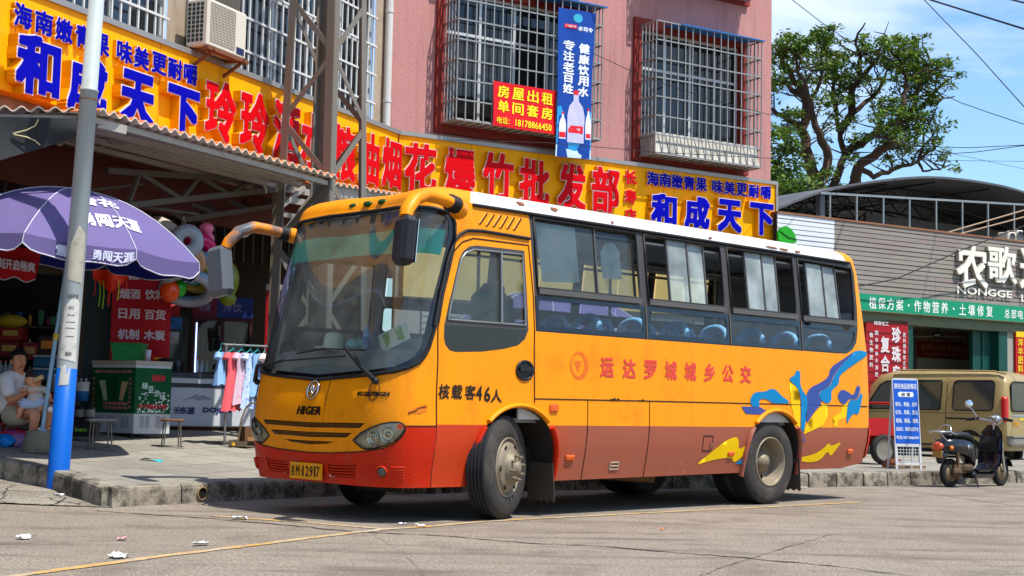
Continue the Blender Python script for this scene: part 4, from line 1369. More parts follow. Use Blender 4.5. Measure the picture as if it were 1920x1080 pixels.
bpart(MB().tube([R @ Vector((.22 * cos(2 * pi * k / 24), .22 * sin(2 * pi * k / 24), 0)) for k in range(24)], .016, 8, True).beam(R @ Vector((-.21, 0, 0)), R @ Vector((.21, 0, 0)), .03, .02).beam(R @ Vector((0, -.21, 0)), R @ Vector((0, .21, 0)), .03, .02).tube([(-.32, .58, 1.5), (-.55, .58, 1.2)], .03), 'steering_wheel', blk)
def seatback(mb, x, y, w, z0, zt, th=.07, mi=0):
 """moulded plastic backrest with a grab-handle slot"""
 hz = z0 + (zt - z0) * .62
 mb.box((x + .04, y, (z0 + hz) / 2), (th, w, hz - z0), bev=.025, mi=mi)
 pts_ = [(x + .045, y - w / 2 + .035, hz - .06)]
 for k in range(9):
  g = pi - pi * k / 8
  pts_.append((x + .055 + .03 * sin(g), y + (w / 2 - .035) * cos(g), hz + (zt - hz) * sin(g) ** .5))
 pts_.append((x + .045, y + w / 2 - .035, hz - .06))
 mb.tube(pts_, .036, 8, mi=mi)
 mb.box((x - .16, y, z0 - .02), (.44, w, .05), bev=.02, mi=mi)
 mb.box((x - .12, y, (z0 - .05 + .88) / 2), (.05, .06, z0 - .05 - .88), mi=mi)
seat_bl = mat('blue plastic seat', (120, 178, 220), .4, var=.06)
for i, x in enumerate((1.35, 2.02, 2.68, 3.34, 3.98, 4.62, 5.28)):
 for y in (.36, .80, 1.5, 1.92):
  mb = MB()
  seatback(mb, x, y, .41, 1.30, 1.86)
  o = bpart(mb, 'passenger_seat', seat_bl)
grn = mat('green seat cover', (6, 106, 78), .8, var=.3, vs=30)
ds = bpart(MB().box((.36, .62, 1.62), (.14, .46, .86), bev=.06).box((.1, .62, 1.22), (.5, .48, .14), bev=.05), 'driver_seat', grn)
bpart(MB().box((.40, .62, 2.04), (.13, .3, .16), bev=.05), 'headrest', mat('dark red weave', (84, 40, 52), .9, var=.5, vs=40), ds)
bpart(MB().box((.47, .62, 1.7), (.1, .4, .6), bev=.04), 'draped_jacket', mat('patterned cloth', (70, 50, 78), .9, var=.6, vs=30), ds)
bpart(MB().box((.0, 1.35, 1.2), (.85, .8, .5), bev=.1), 'engine_cover', mat('orange cover', (176, 106, 26), .7, var=.15))
mb = MB()
for x, y in ((.62, 1.05), (2.6, 1.12), (4.4, 1.12)): mb.tube([(x, y, .88), (x, y, 2.68)], .016)
mb.tube([(.6, .75, 2.48), (5.5, .75, 2.48)], .014).tube([(.6, 1.5, 2.48), (5.5, 1.5, 2.48)], .014)
bpart(mb, 'grab_rails', mat('cabin rail', (130, 120, 90), .4, metal=.4))
for k, x in enumerate((-.25, 5.55)): bpart(MB().box((x, 1.12, 2.56), (.1, 1.4, .16), bev=.03), 'header_panel', in_dk)
bpart(MB().box((-.36, 1.12, 2.69), (.34, 1.7, .02)).box((-.52, 1.12, 2.66), (.03, 1.6, .08)), 'front_lining', in_dk)
# things lying on the dashboard
def bw(p): return BM @ Vector(p)
MBM = BM
hat = MB()
R = BM @ Matrix.Translation((-.92, 1.28, 1.455)) @ Matrix.Rotation(radians(8), 4, 'X')
hat.lathe([(.175, .005), (.165, .012), (.12, .012), (.09, .02), (.085, .10), (.075, .135), (.045, .15), (0, .152)], 24, R)
o = hat.build('straw_hat', mat('pale straw', (250, 246, 210), .9, var=.12, vs=40, bump=.3, bs=200), None, None, bw((-.92, 1.28, 1.455)))
tag(o, 'pale straw sun hat lying on the bus dashboard behind the windscreen', 'hat')
mb = MB()
random.seed(5)
mb.grid(lambda a, b: BM @ Vector((-.92 + .07 * cos(2 * pi * a) * sin(pi * b) * (1 + .25 * sin(5 * 2 * pi * a)), .96 + .10 * sin(2 * pi * a) * sin(pi * b) * (1 + .2 * sin(4 * 2 * pi * a)), 1.495 - .05 * cos(pi * b) + .012 * sin(9 * a * 6.28))), 20, 10)
o = mb.build('plastic_bag', mat('teal plastic bag', (110, 196, 186), .4, var=.15, vs=12), None, None, bw((-.92, .96, 1.455)))
tag(o, 'crumpled teal plastic bag between hat and bottle on the dashboard', 'bag')
R = BM @ Matrix.Translation((-.93, .79, 1.45))
bt = thing('water_bottle', 'blue labelled water bottle standing on the bus dashboard', 'bottle', bw((-.93, .79, 1.45)))
MB().lathe([(0, 0), (.034, .002), (.034, .14), (.028, .16), (.013, .18), (.013, .195)], 14, R).build('bottle_body', mat('clear blue plastic', (150, 196, 226), .1, var=.1), bt)
MB().lathe([(.015, .192), (.015, .212), (0, .213)], 12, R).build('cap', mat('white cap', (220, 220, 225), .4), bt)
MB().lathe([(.0352, .04), (.0352, .11)], 14, R).build('bottle_label', mat('blue bottle label', (40, 110, 190), .4), bt)
pcd = thing('route_placard', 'white route card with green characters leaning inside the bus windscreen', 'placard', bw((-.85, .5, 1.47)))
R = BM @ Matrix.Translation((-.86, .50, 1.555)) @ Matrix.Rotation(radians(-5), 4, 'Z') @ Matrix.Rotation(radians(-12), 4, 'Y') @ Matrix(((0, 0, -1, 0), (-1, 0, 0, 0), (0, 1, 0, 0), (0, 0, 0, 1))) @ Matrix.Rotation(radians(14), 4, 'Z')
MB().box((0, 0, 0), (.46, .15, .006), R).build('card', mat('placard white', (232, 236, 214), .6, var=.05), pcd)
put_text(put_text(MB(), R, '罗', -.11, 0, .10, .115, .03, .0045), R, '城', .1, 0, .12, .125, .03, .0045).build('lettering', mat('placard green', (132, 176, 30), .6), pcd)
# ================================================================ CORNER BUILDING, SIGNS, AWNING
BEND = (-.0836 * 23, 23.)
LW, RW = Frame(BEND, radians(66)), Frame(BEND, radians(32))
LWW, RWW = LW.off(-.25), RW.off(-.2)
alu = mat('white aluminium', (196, 198, 196), .4, metal=.2, var=.06)
steel = mat('dull steel bars', (150, 150, 146), .45, metal=.5, var=.15, vs=8, dirt=(120, 86, 60), damt=.6, ds=9, dthr=.58)
galv = mat('galvanised steel', (168, 160, 148), .5, metal=.35, var=.15, vs=3, dirt=(116, 92, 70), damt=.55, ds=4, dthr=.55)
dkglass = mat('dark window glass', (34, 38, 42), .06, var=.15, vs=1.5, spec=.8)
def holed(fr, outline, holes, n=0.):
 lps = [densify(outline, 1.0)] + [densify(h, .6) for h in holes]
 v, f = cdt(lps, [])
 g = []
 for t in f:
  cx = sum(v[i][0] for i in t) / 3; cy = sum(v[i][1] for i in t) / 3
  if inside(cx, cy, lps[0]) and not any(inside(cx, cy, h) for h in lps[1:]): g.append(t)
 return MB().add([fr.p(a, b, n) for a, b in v], g)
def fbox(mb, fr, u0, u1, v0, v1, n0, n1, mi=0, bev=0):
 M = fr.mat((u0 + u1) / 2, (v0 + v1) / 2, (n0 + n1) / 2)
 return mb.box((0, 0, 0), (abs(u1 - u0), abs(v1 - v0), abs(n1 - n0)), M, mi, bev)
pink_m = mat('pink pebbledash wall', (184, 131, 125), .9, var=.09, vs=1.1, bump=.6, bs=45, dirt=(146, 96, 92), damt=.7, ds=24, dthr=.52, streak=(128, 88, 84), samt=.55)
tan_m = mat('tan tiled wall', (168, 150, 128), .85, var=.12, vs=2, bump=.3, bs=40, dirt=(120, 108, 92), damt=.5, ds=5, dthr=.52, streak=(96, 86, 74), samt=.6)
redf = mat('dark red window surround', (132, 44, 34), .75, var=.14, vs=4, dirt=(96, 40, 32), damt=.5, ds=6, dthr=.55)
ZTOP = 13.2
# ---- pink wing
w1 = dict(u0=RWW.uv(818, 20)[0], u1=RWW.uv(1107, 14)[0], v0=RWW.uv(812, 248)[1], v1=RWW.uv(1100, 12)[1])
w2 = dict(u0=RWW.uv(1187, 33)[0], u1=RWW.uv(1401, 73)[0], v0=RWW.uv(1187, 301)[1], v1=RWW.uv(1191, 33)[1])
pink = thing('apartment_building', 'pink pebbledash apartment block with caged windows in dark red surrounds', 'building', tuple(RWW.p(4, 0)), RW.ang)
UE = RWW.uv(1446, 150)[0]
wins = []
for w in (w1, w2):
 for dz in (0, 3.35): wins.append(dict(w, v0=w['v0'] + dz, v1=w['v1'] + dz))
def op(w, g=.17): return rect(w['u0'] + g, w['u1'] - g, w['v0'] + g, w['v1'] - g)
holed(RWW, rect(-.15, UE, 4.1, ZTOP), [op(w) for w in wins]).build('wall', pink_m, pink)
mb = MB()
fbox(mb, RWW, UE - .02, UE, 0, ZTOP, -9, -.003)
fbox(mb, RWW, 0, UE, ZTOP - .1, ZTOP, -9, -.05)
fbox(mb, RWW, 0.05, UE - .05, 3.9, 4.05, -9, 0)
mb.build('side_wall', pink_m, pink)
def cage(mb, fr, u0, u1, v0, v1, n0, n1, sp, nh, r=.009):
 P = lambda u, v, n: fr.p(u, v, n)
 k = max(2, int(round((u1 - u0) / sp)))
 for i in range(k + 1):
  u = lerp(u0, u1, i / k)
  mb.beam(P(u, v0, n1), P(u, v1, n1), 2 * r, 2 * r, fr.n)
  mb.beam(P(u, v0, n0), P(u, v0, n1), 2 * r, 2 * r)
 for sd in (u0, u1):
  for i in range(1, 5):
   n = lerp(n1, n0, i / 5)
   mb.beam(P(sd, v0, n), P(sd, v1, n), 2 * r, 2 * r, fr.n)
 for j in range(nh + 1):
  v = lerp(v0, v1, j / nh)
  mb.beam(P(u0, v, n1 + .004), P(u1, v, n1 + .004), 2.6 * r, 2.6 * r, fr.n)
  for sd in (u0, u1): mb.beam(P(sd, v, n0), P(sd, v, n1), 2.6 * r, 2.6 * r)
curt = mat('blue curtain', (24, 92, 128), .9, var=.2, vs=3, stretch=(12, 12, 1))
curt2 = mat('dark curtain', (46, 40, 36), .9, var=.25, vs=3, stretch=(12, 12, 1))
bluep = mat('blue plastic strip', (30, 120, 200), .5)
ply = mat('weathered board', (188, 184, 172), .8, var=.15, vs=2, dirt=(120, 110, 92), damt=.7, ds=5, dthr=.5)
for i, w in enumerate(wins):
 u0, u1, v0, v1 = w['u0'], w['u1'], w['v0'], w['v1']
 mb = MB()
 t = .19
 fbox(mb, RWW, u0, u1, v1 - t, v1, -.12, .07); fbox(mb, RWW, u0, u1, v0, v0 + t, -.12, .07)
 fbox(mb, RWW, u0, u0 + t, v0 + t, v1 - t, -.12, .07); fbox(mb, RWW, u1 - t, u1, v0 + t, v1 - t, -.12, .07)
 wo = mb.build('window', redf, pink)
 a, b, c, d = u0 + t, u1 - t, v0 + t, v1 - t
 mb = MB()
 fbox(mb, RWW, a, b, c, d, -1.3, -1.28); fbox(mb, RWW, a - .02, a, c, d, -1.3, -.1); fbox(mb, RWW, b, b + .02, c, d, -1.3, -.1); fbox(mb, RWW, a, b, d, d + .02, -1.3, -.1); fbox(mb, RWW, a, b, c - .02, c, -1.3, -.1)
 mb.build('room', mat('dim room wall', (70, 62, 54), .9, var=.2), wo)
 mb = MB()
 vm = lerp(c, d, .68)
 for u in (a, lerp(a, b, .25), lerp(a, b, .5), lerp(a, b, .75), b - .05): fbox(mb, RWW, u, u + .05, c, d, -.11, -.07)
 for v in (c, vm, d - .05): fbox(mb, RWW, a, b, v, v + .05, -.105, -.065)
 mb.build('sash', alu, wo)
 mb = MB(); mb.quad(RWW.p(a, c, -.09), RWW.p(b, c, -.09), RWW.p(b, d, -.09), RWW.p(a, d, -.09))
 mb.build('pane', glass('flat pane', (120, 130, 134), .05, .02, 1.6), wo)
 mb = MB()
 lo, hi = (.0, .30) if i < 2 else (.04, .36)
 for lo, hi in ((.02, .30), (.36, .62)) if i >= 2 else ((.02, .22),):
  mb.grid(lambda s, q: RWW.p(lerp(a, b, lerp(lo, hi, s)), lerp(c, vm + .3, q), -.25 + .03 * sin(s * 40)), 40, 1)
 mb.build('curtain', curt if i >= 2 else curt2, wo)
 mb = MB()
 cv0 = RW.off(.35).uv(1228, 287)[1] if i >= 2 else RW.off(.35).uv(852, 223)[1]
 cv0 += 0 if i % 2 == 0 else 3.35
 cu0 = u0 + .12; cu1 = u1 - .12
 cage(mb, RWW, cu0, cu1, cv0, v1 - .16, .03, .56, .172, 7)
 mb.build('security_cage', steel, wo)
 mb = MB(); fbox(mb, RWW, cu0 + .02, cu1 - .02, cv0 + .012, cv0 + .03, .08, .54)
 if i >= 2:
  M = RWW.mat((cu0 + cu1) / 2, cv0 + .22, .50) @ Matrix.Rotation(radians(-12), 4, 'X')
  mb.box((0, 0, 0), (cu1 - cu0 - .05, .40, .012), M)
  M = RWW.mat(cu0 + .04, cv0 + .21, .3) @ Matrix.Rotation(radians(90), 4, 'Y')
  mb.box((0, 0, 0), (.44, .4, .012), M)
 mb.build('cage_board', ply, wo)
 if i % 2 == 0:
  mb = MB(); M = RWW.mat(lerp(cu0, cu1, .62 if i else .80), v1 - .11, .30) @ Matrix.Rotation(radians(8), 4, 'X')
  mb.box((0, 0, 0), ((cu1 - cu0) * (.80 if i else .46), .02, .62), M)
  mb.build('cage_cover', bluep, wo)
# ---- tan wing with white barred windows
tan = thing('apartment_building', 'tan tiled building wing with white barred windows above the yellow sign', 'building', tuple(LWW.p(-5, 0)), LW.ang)
uL = lambda px, py: LWW.uv(px, py)[0]
bw_ = [(-13.5, uL(312, 60)), (uL(447, 100), -.42)]
ops = [rect(a, b, 5.32, 7.6) for a, b in bw_] + [rect(a, b, 8.6, 10.6) for a, b in bw_]
holed(LWW, rect(-15, .0, 4.1, ZTOP), ops).build('wall', tan_m, tan)
mb = MB(); fbox(mb, LWW, -15, 0, ZTOP - .1, ZTOP, -9, -.05); fbox(mb, LWW, -15, -14.98, 0, ZTOP, -9, -.01)
mb.build('flat_roof', tan_m, tan)
whb = mat('white painted bars', (206, 206, 202), .45, var=.08, vs=5, dirt=(150, 120, 96), damt=.5, ds=9, dthr=.6)
for h in ops:
 a, b, c, d = h[0][0], h[1][0], h[0][1], h[2][1]
 mb = MB()
 for u in [a + (b - a) * k / max(2, int((b - a) / .9)) for k in range(max(2, int((b - a) / .9)) + 1)]: fbox(mb, LWW, u - .03, u + .03, c, d, -.14, -.09)
 for v in (c, c + .05 + (d - c) * .62, d): fbox(mb, LWW, a, b, v - .03, v + .03, -.135, -.085)
 wo = mb.build('window', alu, tan)
 mb = MB().quad(LWW.p(a, c, -.12), LWW.p(b, c, -.12), LWW.p(b, d, -.12), LWW.p(a, d, -.12))
 mb.build('pane', dkglass, wo)
 mb = MB()
 for k in range(int((b - a) / .165) + 1):
  u = a + .04 + k * .165
  if u < b - .02: mb.beam(LWW.p(u, c, .02), LWW.p(u, d, .02), .024, .024, LW.n)
 v = c + .03
 while v < d:
  mb.beam(LWW.p(a, v, .03), LWW.p(b, v, .03), .03, .03, LW.n); v += .47
 mb.build('grille', whb, wo)
mb = MB()
ud = -.13
mb.tube([LWW.p(ud, 5.3, .09), LWW.p(ud, ZTOP, .09)], .065, 12)
for v in (5.9, 7.4, 9, 10.6): mb.tube([LWW.p(ud, v, .09), LWW.p(ud, v + .05, .09)], .074, 12)
mb.build('drainpipe', mat('white plastic pipe', (200, 196, 190), .45, var=.06, dirt=(160, 120, 90), damt=.5, ds=4, dthr=.6), tan)
uu = uL(330, 60)
mb = MB(); fbox(mb, LWW, uL(347, 40), uL(446, 100), 5.2, 8.2, -.02, .006)
mb.build('dark_tiling', mat('dark wall tile', (86, 80, 74), .7, var=.2, vs=8), tan)
# ---- ground floor under the wings
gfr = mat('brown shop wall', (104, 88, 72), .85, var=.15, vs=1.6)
mb = MB()
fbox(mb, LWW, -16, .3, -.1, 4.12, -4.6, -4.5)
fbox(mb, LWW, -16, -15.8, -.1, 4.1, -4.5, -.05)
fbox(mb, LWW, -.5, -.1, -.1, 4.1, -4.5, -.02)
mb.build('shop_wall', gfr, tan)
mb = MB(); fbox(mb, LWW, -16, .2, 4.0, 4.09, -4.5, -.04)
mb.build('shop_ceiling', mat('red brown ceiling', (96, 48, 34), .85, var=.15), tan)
mb = MB(); fbox(mb, LWW, -14.9, -.2, 3.45, 4.0, -.7, -.62)
for k in range(60):
 u = -14.5 + k * .24
 fbox(mb, LWW, u, u + .05, 3.0, 3.45, -.68, -.65, 1)
mb.build('lintel', [mat('dark red lintel', (92, 42, 30), .8, var=.2), mat('dark fretwork', (40, 34, 30), .8)], tan)
mb = MB()
fbox(mb, RWW, .2, UE, -.1, 4.0, -.25, -.15)
mb.build('shop_front', mat('grey shop front', (126, 122, 114), .8, var=.12, vs=1), pink)
mb = MB(); fbox(mb, RWW, .3, UE - .05, 2.75, 3.75, -.15, -.05)
mb.build('fascia_board', mat('cream fascia', (206, 172, 108), .8, var=.12, vs=2), pink)
mb = MB()
for k in range(4):
 u = .7 + k * 1.95
 for j in range(22): fbox(mb, RWW, u, u + 1.6, .25 + j * .11, .34 + j * .11, -.15, -.11)
mb.build('roller_shutter', mat('grey roller shutter', (140, 138, 132), .5, metal=.3, var=.1), pink)
# ---- the long yellow sign
ysign = mat('yellow sign sheet', (248, 168, 0), .5, spec=.12, var=.045, vs=.8, dirt=(226, 146, 8), damt=.5, ds=1.4, dthr=.58, streak=(206, 134, 20), samt=.45, sscale=(3, 3, .5))
yside = mat('yellow letter return', (226, 156, 6), .5, spec=.12, var=.08, vs=4)
rface = mat('red letter face', (204, 2, 14), .5, var=.05, vs=2, spec=.08)
bface = mat('blue letter face', (4, 4, 160), .5, var=.05, vs=2, spec=.06)
wrim = mat('pale letter rim', (226, 206, 214), .4, var=.05)
sfr = mat('grey sign frame', (150, 148, 144), .4, metal=.4, var=.1)
ST, SB = 5.38, 4.24
def sign_board(name, label, fr, u0, u1):
 s = thing(name, label, 'shop sign', tuple(fr.p((u0 + u1) / 2, SB)), fr.ang)
 mb = MB(); fbox(mb, fr, u0, u1, SB, ST, -.2, 0)
 mb.build('sign_panel', ysign, s)
 mb = MB(); fbox(mb, fr, u0, u1, ST, ST + .07, -.22, .035)
 k = int((u1 - u0) / 1.2)
 mb.build('frame', sfr, s)
 mb = MB()
 for i in range(1, k): fbox(mb, fr, u0 + (u1 - u0) * i / k - .006, u0 + (u1 - u0) * i / k + .006, SB, ST, 0, .003)
 mb.build('panel_joints', mat('sign joint', (196, 124, 10), .6), s)
 return s
sgl = sign_board('shop_sign', 'yellow sign wing over the awning with blue and red raised characters', LW, -13.6, -.02)
sgr = sign_board('shop_sign', 'yellow sign under the pink wall with red characters then blue ones', RW, .02, RW.uv(1453, 390)[0])
mb = MB(); ue = RW.uv(1453, 390)[0]
fbox(mb, RW, ue, ue + .05, SB, ST + .07, -.22, .035); mb.build('frame', sfr, sgr)
def letters(sg, fr, items, depth, face, bold, rimw):
 for ch, cx, cy, wpx, h in items:
  u, v = fr.uv(cx, cy)
  ua, ub = fr.uv(cx - wpx / 2, cy)[0], fr.uv(cx + wpx / 2, cy)[0]
  channel_letter(fr.mat(0, 0, 0), ch, u, v, (ub - ua), h, depth, face, wrim, yside, sg, bold, rimw)
L = []
for ch, cx, cy, w in (('海', 35.5, 31, 34), ('南', 74.5, 44, 34), ('嫩', 112.5, 58, 32), ('青', 149, 70, 31), ('果', 183, 84, 30), ('味', 226, 98, 29), ('美', 258, 110, 28.5), ('更', 291, 120, 28), ('耐', 321, 130, 27), ('嚼', 350, 140, 26)):
 L.append((ch, cx, cy, w, .265))
letters(sgl, LW, L, .05, bface, .03, .02)
letters(sgl, LW, [('和', 54, 126, 84, .66), ('成', 147, 162, 74, .66), ('天', 241, 188, 64, .66), ('下', 327, 214, 60, .66)], .13, bface, .045, .016)
letters(sgl, LW, [('玲', 399, 210, 58, .80), ('玲', 463, 232, 54, .86), ('酒', 523, 250, 50, .86), ('水', 573, 268, 46, .86), ('粮', 631, 288, 46, .84), ('油', 678, 298, 40, .82), ('烟', 722, 308, 36, .80)], .12, rface, .034, .010)
letters(sgr, RW, [('花', 783, 317, 60, .82), ('爆', 857, 325, 58, .82), ('竹', 928, 333, 57, .82), ('批', 996, 344, 56, .82), ('发', 1066, 351, 53, .82), ('部', 1129, 357, 52, .82)], .10, rface, .034, .010)
letters(sgr, RW, [('长', 1180, 333, 23, .26), ('寿', 1180, 369, 22, .26), ('店', 1180, 405, 22, .26)], .03, rface, .04, .006)
L = []
for k, ch in enumerate('海南嫩青果味美更耐嚼'):
 t = k if k < 5 else k + .33
 L.append((ch, lerp(1221, 1433, t / 9.33), lerp(335.5, 361.5, t / 9.33), lerp(22, 19.5, t / 9.33), .255))
letters(sgr, RW, L, .04, bface, .03, .02)
letters(sgr, RW, [('和', 1237, 395, 48, .60), ('成', 1299, 400, 47, .60), ('天', 1360, 406, 45, .62), ('下', 1420, 412, 44, .62)], .12, bface, .045, .016)
# ---- banners hung on the first cage
BNR = RW.off(.40)
def banner(name, label, fr, quad, m, bulge=.02):
 P = [fr.uv(*q) for q in quad]
 o = thing(name, label, 'banner', tuple(fr.p(P[3][0], P[3][1])))
 def fn(a, b):
  lo = (lerp(P[3][0], P[2][0], a), lerp(P[3][1], P[2][1], a)); hi = (lerp(P[0][0], P[1][0], a), lerp(P[0][1], P[1][1], a))
  return fr.p(lerp(lo[0], hi[0], b), lerp(lo[1], hi[1], b), bulge * (sin(5 * b + 2 * a) * .6 + .5 * sin(9 * a + 3 * b)))
 front = MB().grid(fn, 16, 22)
 front.grid(lambda a, b: fn(a, b) - fr.n * .004, 16, 22)
 front.build('cloth', m, o)
 def place(x, y, lift=.006):
  return fn(x, y) + fr.n * lift
 return o, place
def banner_text(o, place, rows, name, m, asp):
 for r in rows: _btext(o, place, [r], name, m)
def _btext(o, place, rows, name, m):
 """rows: (text, x centre 0..1, y centre 0..1, width, height, boldness)"""
 mb = MB()
 for t, x, y, w, h, of in rows:
  v, f = text2d(t, x, y, w, h, of)
  mb.add([place(a, b, .006 + q) for a, b, q in v], f)
 return mb.build(name, m, o)
b1, pl1 = banner('rental_banner', 'red banner with yellow lettering tied low on the window cage', BNR, [(926, 151), (1044, 171), (1041, 253), (924, 235)], mat('red banner vinyl', (214, 6, 18), .45, var=.06, vs=3), .012)
yl = mat('yellow banner ink', (250, 226, 20), .5, var=.03)
R_ = []
for k, ch in enumerate('房屋出租'): R_.append((ch, .155 + .232 * k, .79, .18, .27, .02))
for k, ch in enumerate('单间套房'): R_.append((ch, .155 + .232 * k, .455, .18, .27, .02))
R_ += [('电话：', .155, .14, .20, .15, .012), ('18178866450', .64, .14, .58, .155, .014)]
banner_text(b1, pl1, R_, 'lettering', yl, 1)
b2, pl2 = banner('water_banner', 'tall blue banner with white slogans and water bottles hanging from the cage', BNR.off(.03), [(1048, 13), (1117, 25), (1106, 299), (1041, 293)], mat('blue banner vinyl', (6, 62, 148), .45, var=.22, vs=1.3), .025)
wh = mat('white banner ink', (226, 232, 240), .5, var=.03)
R_ = []
for k, ch in enumerate('健康饮用水'): R_.append((ch, .73, .745 - k * .0735, .31, .067, .03))
for k, ch in enumerate('专注老百姓'): R_.append((ch, .31, .755 - k * .0735, .31, .067, .03))
R_ += [('水司令', .74, .878, .42, .034, .03)]
banner_text(b2, pl2, R_, 'lettering', wh, 1)
def bpoly(o, place, polys, name, m, lift=.005):
 mb = MB()
 for p in polys: mb.add([place(a, b, lift) for a, b in p], [tuple(range(len(p)))])
 return mb.build(name, m, o)
bpoly(b2, pl2, [rrect(.18, .50, .872, .898, .012)], 'red_tab', mat('tab red', (220, 20, 36), .5))
banner_text(b2, lambda a, b, q=0: pl2(a, b, .009 + q), [('广西矿泉', .34, .885, .26, .016, .01)], 'tab_lettering', wh, 1)
bpoly(b2, pl2, [[(.52 + .12 * cos(2 * pi * k / 20), .945 + .03 * sin(2 * pi * k / 20)) for k in range(20)]], 'round_logo', mat('logo teal', (60, 168, 200), .5, var=.3, vs=30))
bpoly(b2, pl2, [[(.0, 0), (1, 0), (1, .06), (.5, .045), (0, .08)]], 'pale_foot', mat('pale blue print', (196, 222, 238), .5, var=.1, vs=6), .004)
bpoly(b2, pl2, [[(.0, .08), (.5, .045), (1, .06), (1, .13), (.7, .11), (.3, .12), (0, .2)], [(0, .2), (.2, .28), (.1, .34), (0, .33)], [(.86, .27), (1, .22), (1, .31), (.92, .33)]], 'splash', mat('splash blue', (38, 150, 214), .5, var=.3, vs=8), .0045)
def bottle_poly(x, y, w, h): return [(x - w, y), (x - w * 1.05, y + h * .55), (x - w * .8, y + h * .74), (x - w * .3, y + h * .86), (x - w * .3, y + h), (x + w * .3, y + h), (x + w * .3, y + h * .86), (x + w * .8, y + h * .74), (x + w * 1.05, y + h * .55), (x + w, y)]
bpoly(b2, pl2, [bottle_poly(.16, .12, .095, .17), bottle_poly(.90, .13, .085, .2)], 'small_bottles', mat('pale bottle print', (222, 226, 236), .5, var=.08, vs=10), .006)
bpoly(b2, pl2, [bottle_poly(.54, .10, .23, .33)], 'large_bottle', mat('lilac bottle print', (186, 184, 216), .5, var=.12, vs=10), .007)
bpoly(b2, pl2, [rect(.33, .74, .165, .215), rrect(.47, .60, .425, .455, .008), rect(.07, .25, .13, .165), rect(.13, .19, .285, .30), rect(.83, .97, .14, .17), rect(.87, .93, .325, .342)], 'bottle_labels', mat('label red', (214, 24, 40), .5), .009)
banner_text(b2, lambda a, b, q=0: pl2(a, b, .012 + q), [('水司令', .54, .19, .24, .02, .02)], 'label_lettering', wh, 1)
# ---- air conditioner on the tan wing
AF = LW.off(.28)
ac = thing('air_conditioner', 'cream air conditioner outdoor unit on a rusty bracket above the sign', 'air conditioner', tuple(LW.p(*AF.uv(388, 85))), LW.ang)
u0, v0 = AF.uv(388, 84); u1 = AF.uv(461, 106)[0]
cream = mat('cream painted steel', (206, 198, 182), .45, var=.05, vs=3, dirt=(160, 130, 104), damt=.4, ds=5, dthr=.6)
mb = MB(); fbox(mb, LW, u0, u1, v0, v0 + .62, -.06, .28, bev=.02); mb.build('casing', cream, ac)
mb = MB()
for k in range(15):
 for fr0 in (0,): fbox(mb, LW, u0 + .05, lerp(u0, u1, .68), v0 + .07 + k * .036, v0 + .075 + k * .036, .281, .287)
for k in range(18):
 u = lerp(u0 + .05, lerp(u0, u1, .68), k / 17)
 fbox(mb, LW, u, u + .008, v0 + .07, v0 + .57, .286, .292)
mb.build('fan_grille', mat('grille cream', (176, 168, 152), .5), ac)
mb = MB()
for k in range(9):
 for j in range(4): fbox(mb, LW, u0 - .004, u0 + .01, v0 + .06 + k * .058, v0 + .105 + k * .058, -.03 + j * .065, .015 + j * .065)
mb.build('side_louvres', mat('dark louvre', (40, 52, 50), .6), ac)
mb = MB(); fbox(mb, LW, lerp(u0, u1, .74), lerp(u0, u1, .94), v0 + .04, v0 + .13, .281, .284); mb.build('maker_label', mat('label navy', (40, 44, 84), .5, var=.4, vs=40), ac)
br = mat('rusty bracket', (116, 74, 50), .85, var=.25, vs=8)
mb = MB()
for u in (u0 + .1, u1 - .1):
 mb.beam(LW.p(u, v0 - .03, -.25), LW.p(u, v0 - .03, .34), .04, .04); mb.beam(LW.p(u, v0 - .04, .32), LW.p(u, v0 - .36, -.24), .035, .035)
fbox(mb, LW, u0 - .02, u1 + .02, v0 - .05, v0 - .01, -.06, .0); fbox(mb, LW, u0 - .02, u1 + .02, v0 - .055, v0 - .012, .22, .32)
mb.tube([LW.p(lerp(u0, u1, .7), v0 + .1, -.1), LW.p(lerp(u0, u1, .7), v0 - .15, -.05), LW.p(lerp(u0, u1, .6), v0 - .25, -.1), LW.p(lerp(u0, u1, .55), v0 - .1, -.2)], .012, 6)
mb.build('bracket', br, ac)
# ---- lattice pylon
tw = thing('lattice_pylon', 'tall grey steel lattice pylon of four angle legs standing before the sign', 'pylon', (-2.63, 19.25, .5), 0)
def tw_leg(k, z):
 """four corners; leg 0 faces the street"""
 d = lerp(.70, .34, (z - .4) / 13)
 g = radians(-90 + 90 * k + 17)
 return Vector((-2.63 + d * cos(g), 19.25 + d * sin(g), z))
twm = mat('weathered pylon steel', (122, 116, 106), .6, metal=.25, var=.14, vs=1.5, dirt=(122, 98, 74), damt=.6, ds=2.5, dthr=.52, stretch=(1, 1, .25))
for k in range(4):
 a, b = tw_leg(k, .35), tw_leg(k, 13.5)
 mb = MB()
 for j in (-1, 1):
  t = (tw_leg((k + j) % 4, 5) - tw_leg(k, 5)).normalized()
  w = .118
  up = (tw_leg((k - j) % 4, 5) - tw_leg(k, 5)).normalized()
  mb.beam(a + t * w / 2, b + t * w / 2, w, .016, up)
 mb.build('leg', twm, tw)
for k in range(4):
 z = .5
 i = k % 2
 while z < 13:
  dz = .86
  A, B_ = (k, (k + 1) % 4) if i % 2 == 0 else ((k + 1) % 4, k)
  a, b = tw_leg(A, z), tw_leg(B_, z + dz)
  t = (b - a).normalized()
  MB().beam(a + t * .06, b - t * .06, .075, .012, tw_leg(k, z) + tw_leg((k + 1) % 4, z) - Vector((-2.63, 19.25, z)) * 2).build('brace', twm, tw)
  z += dz; i += 1
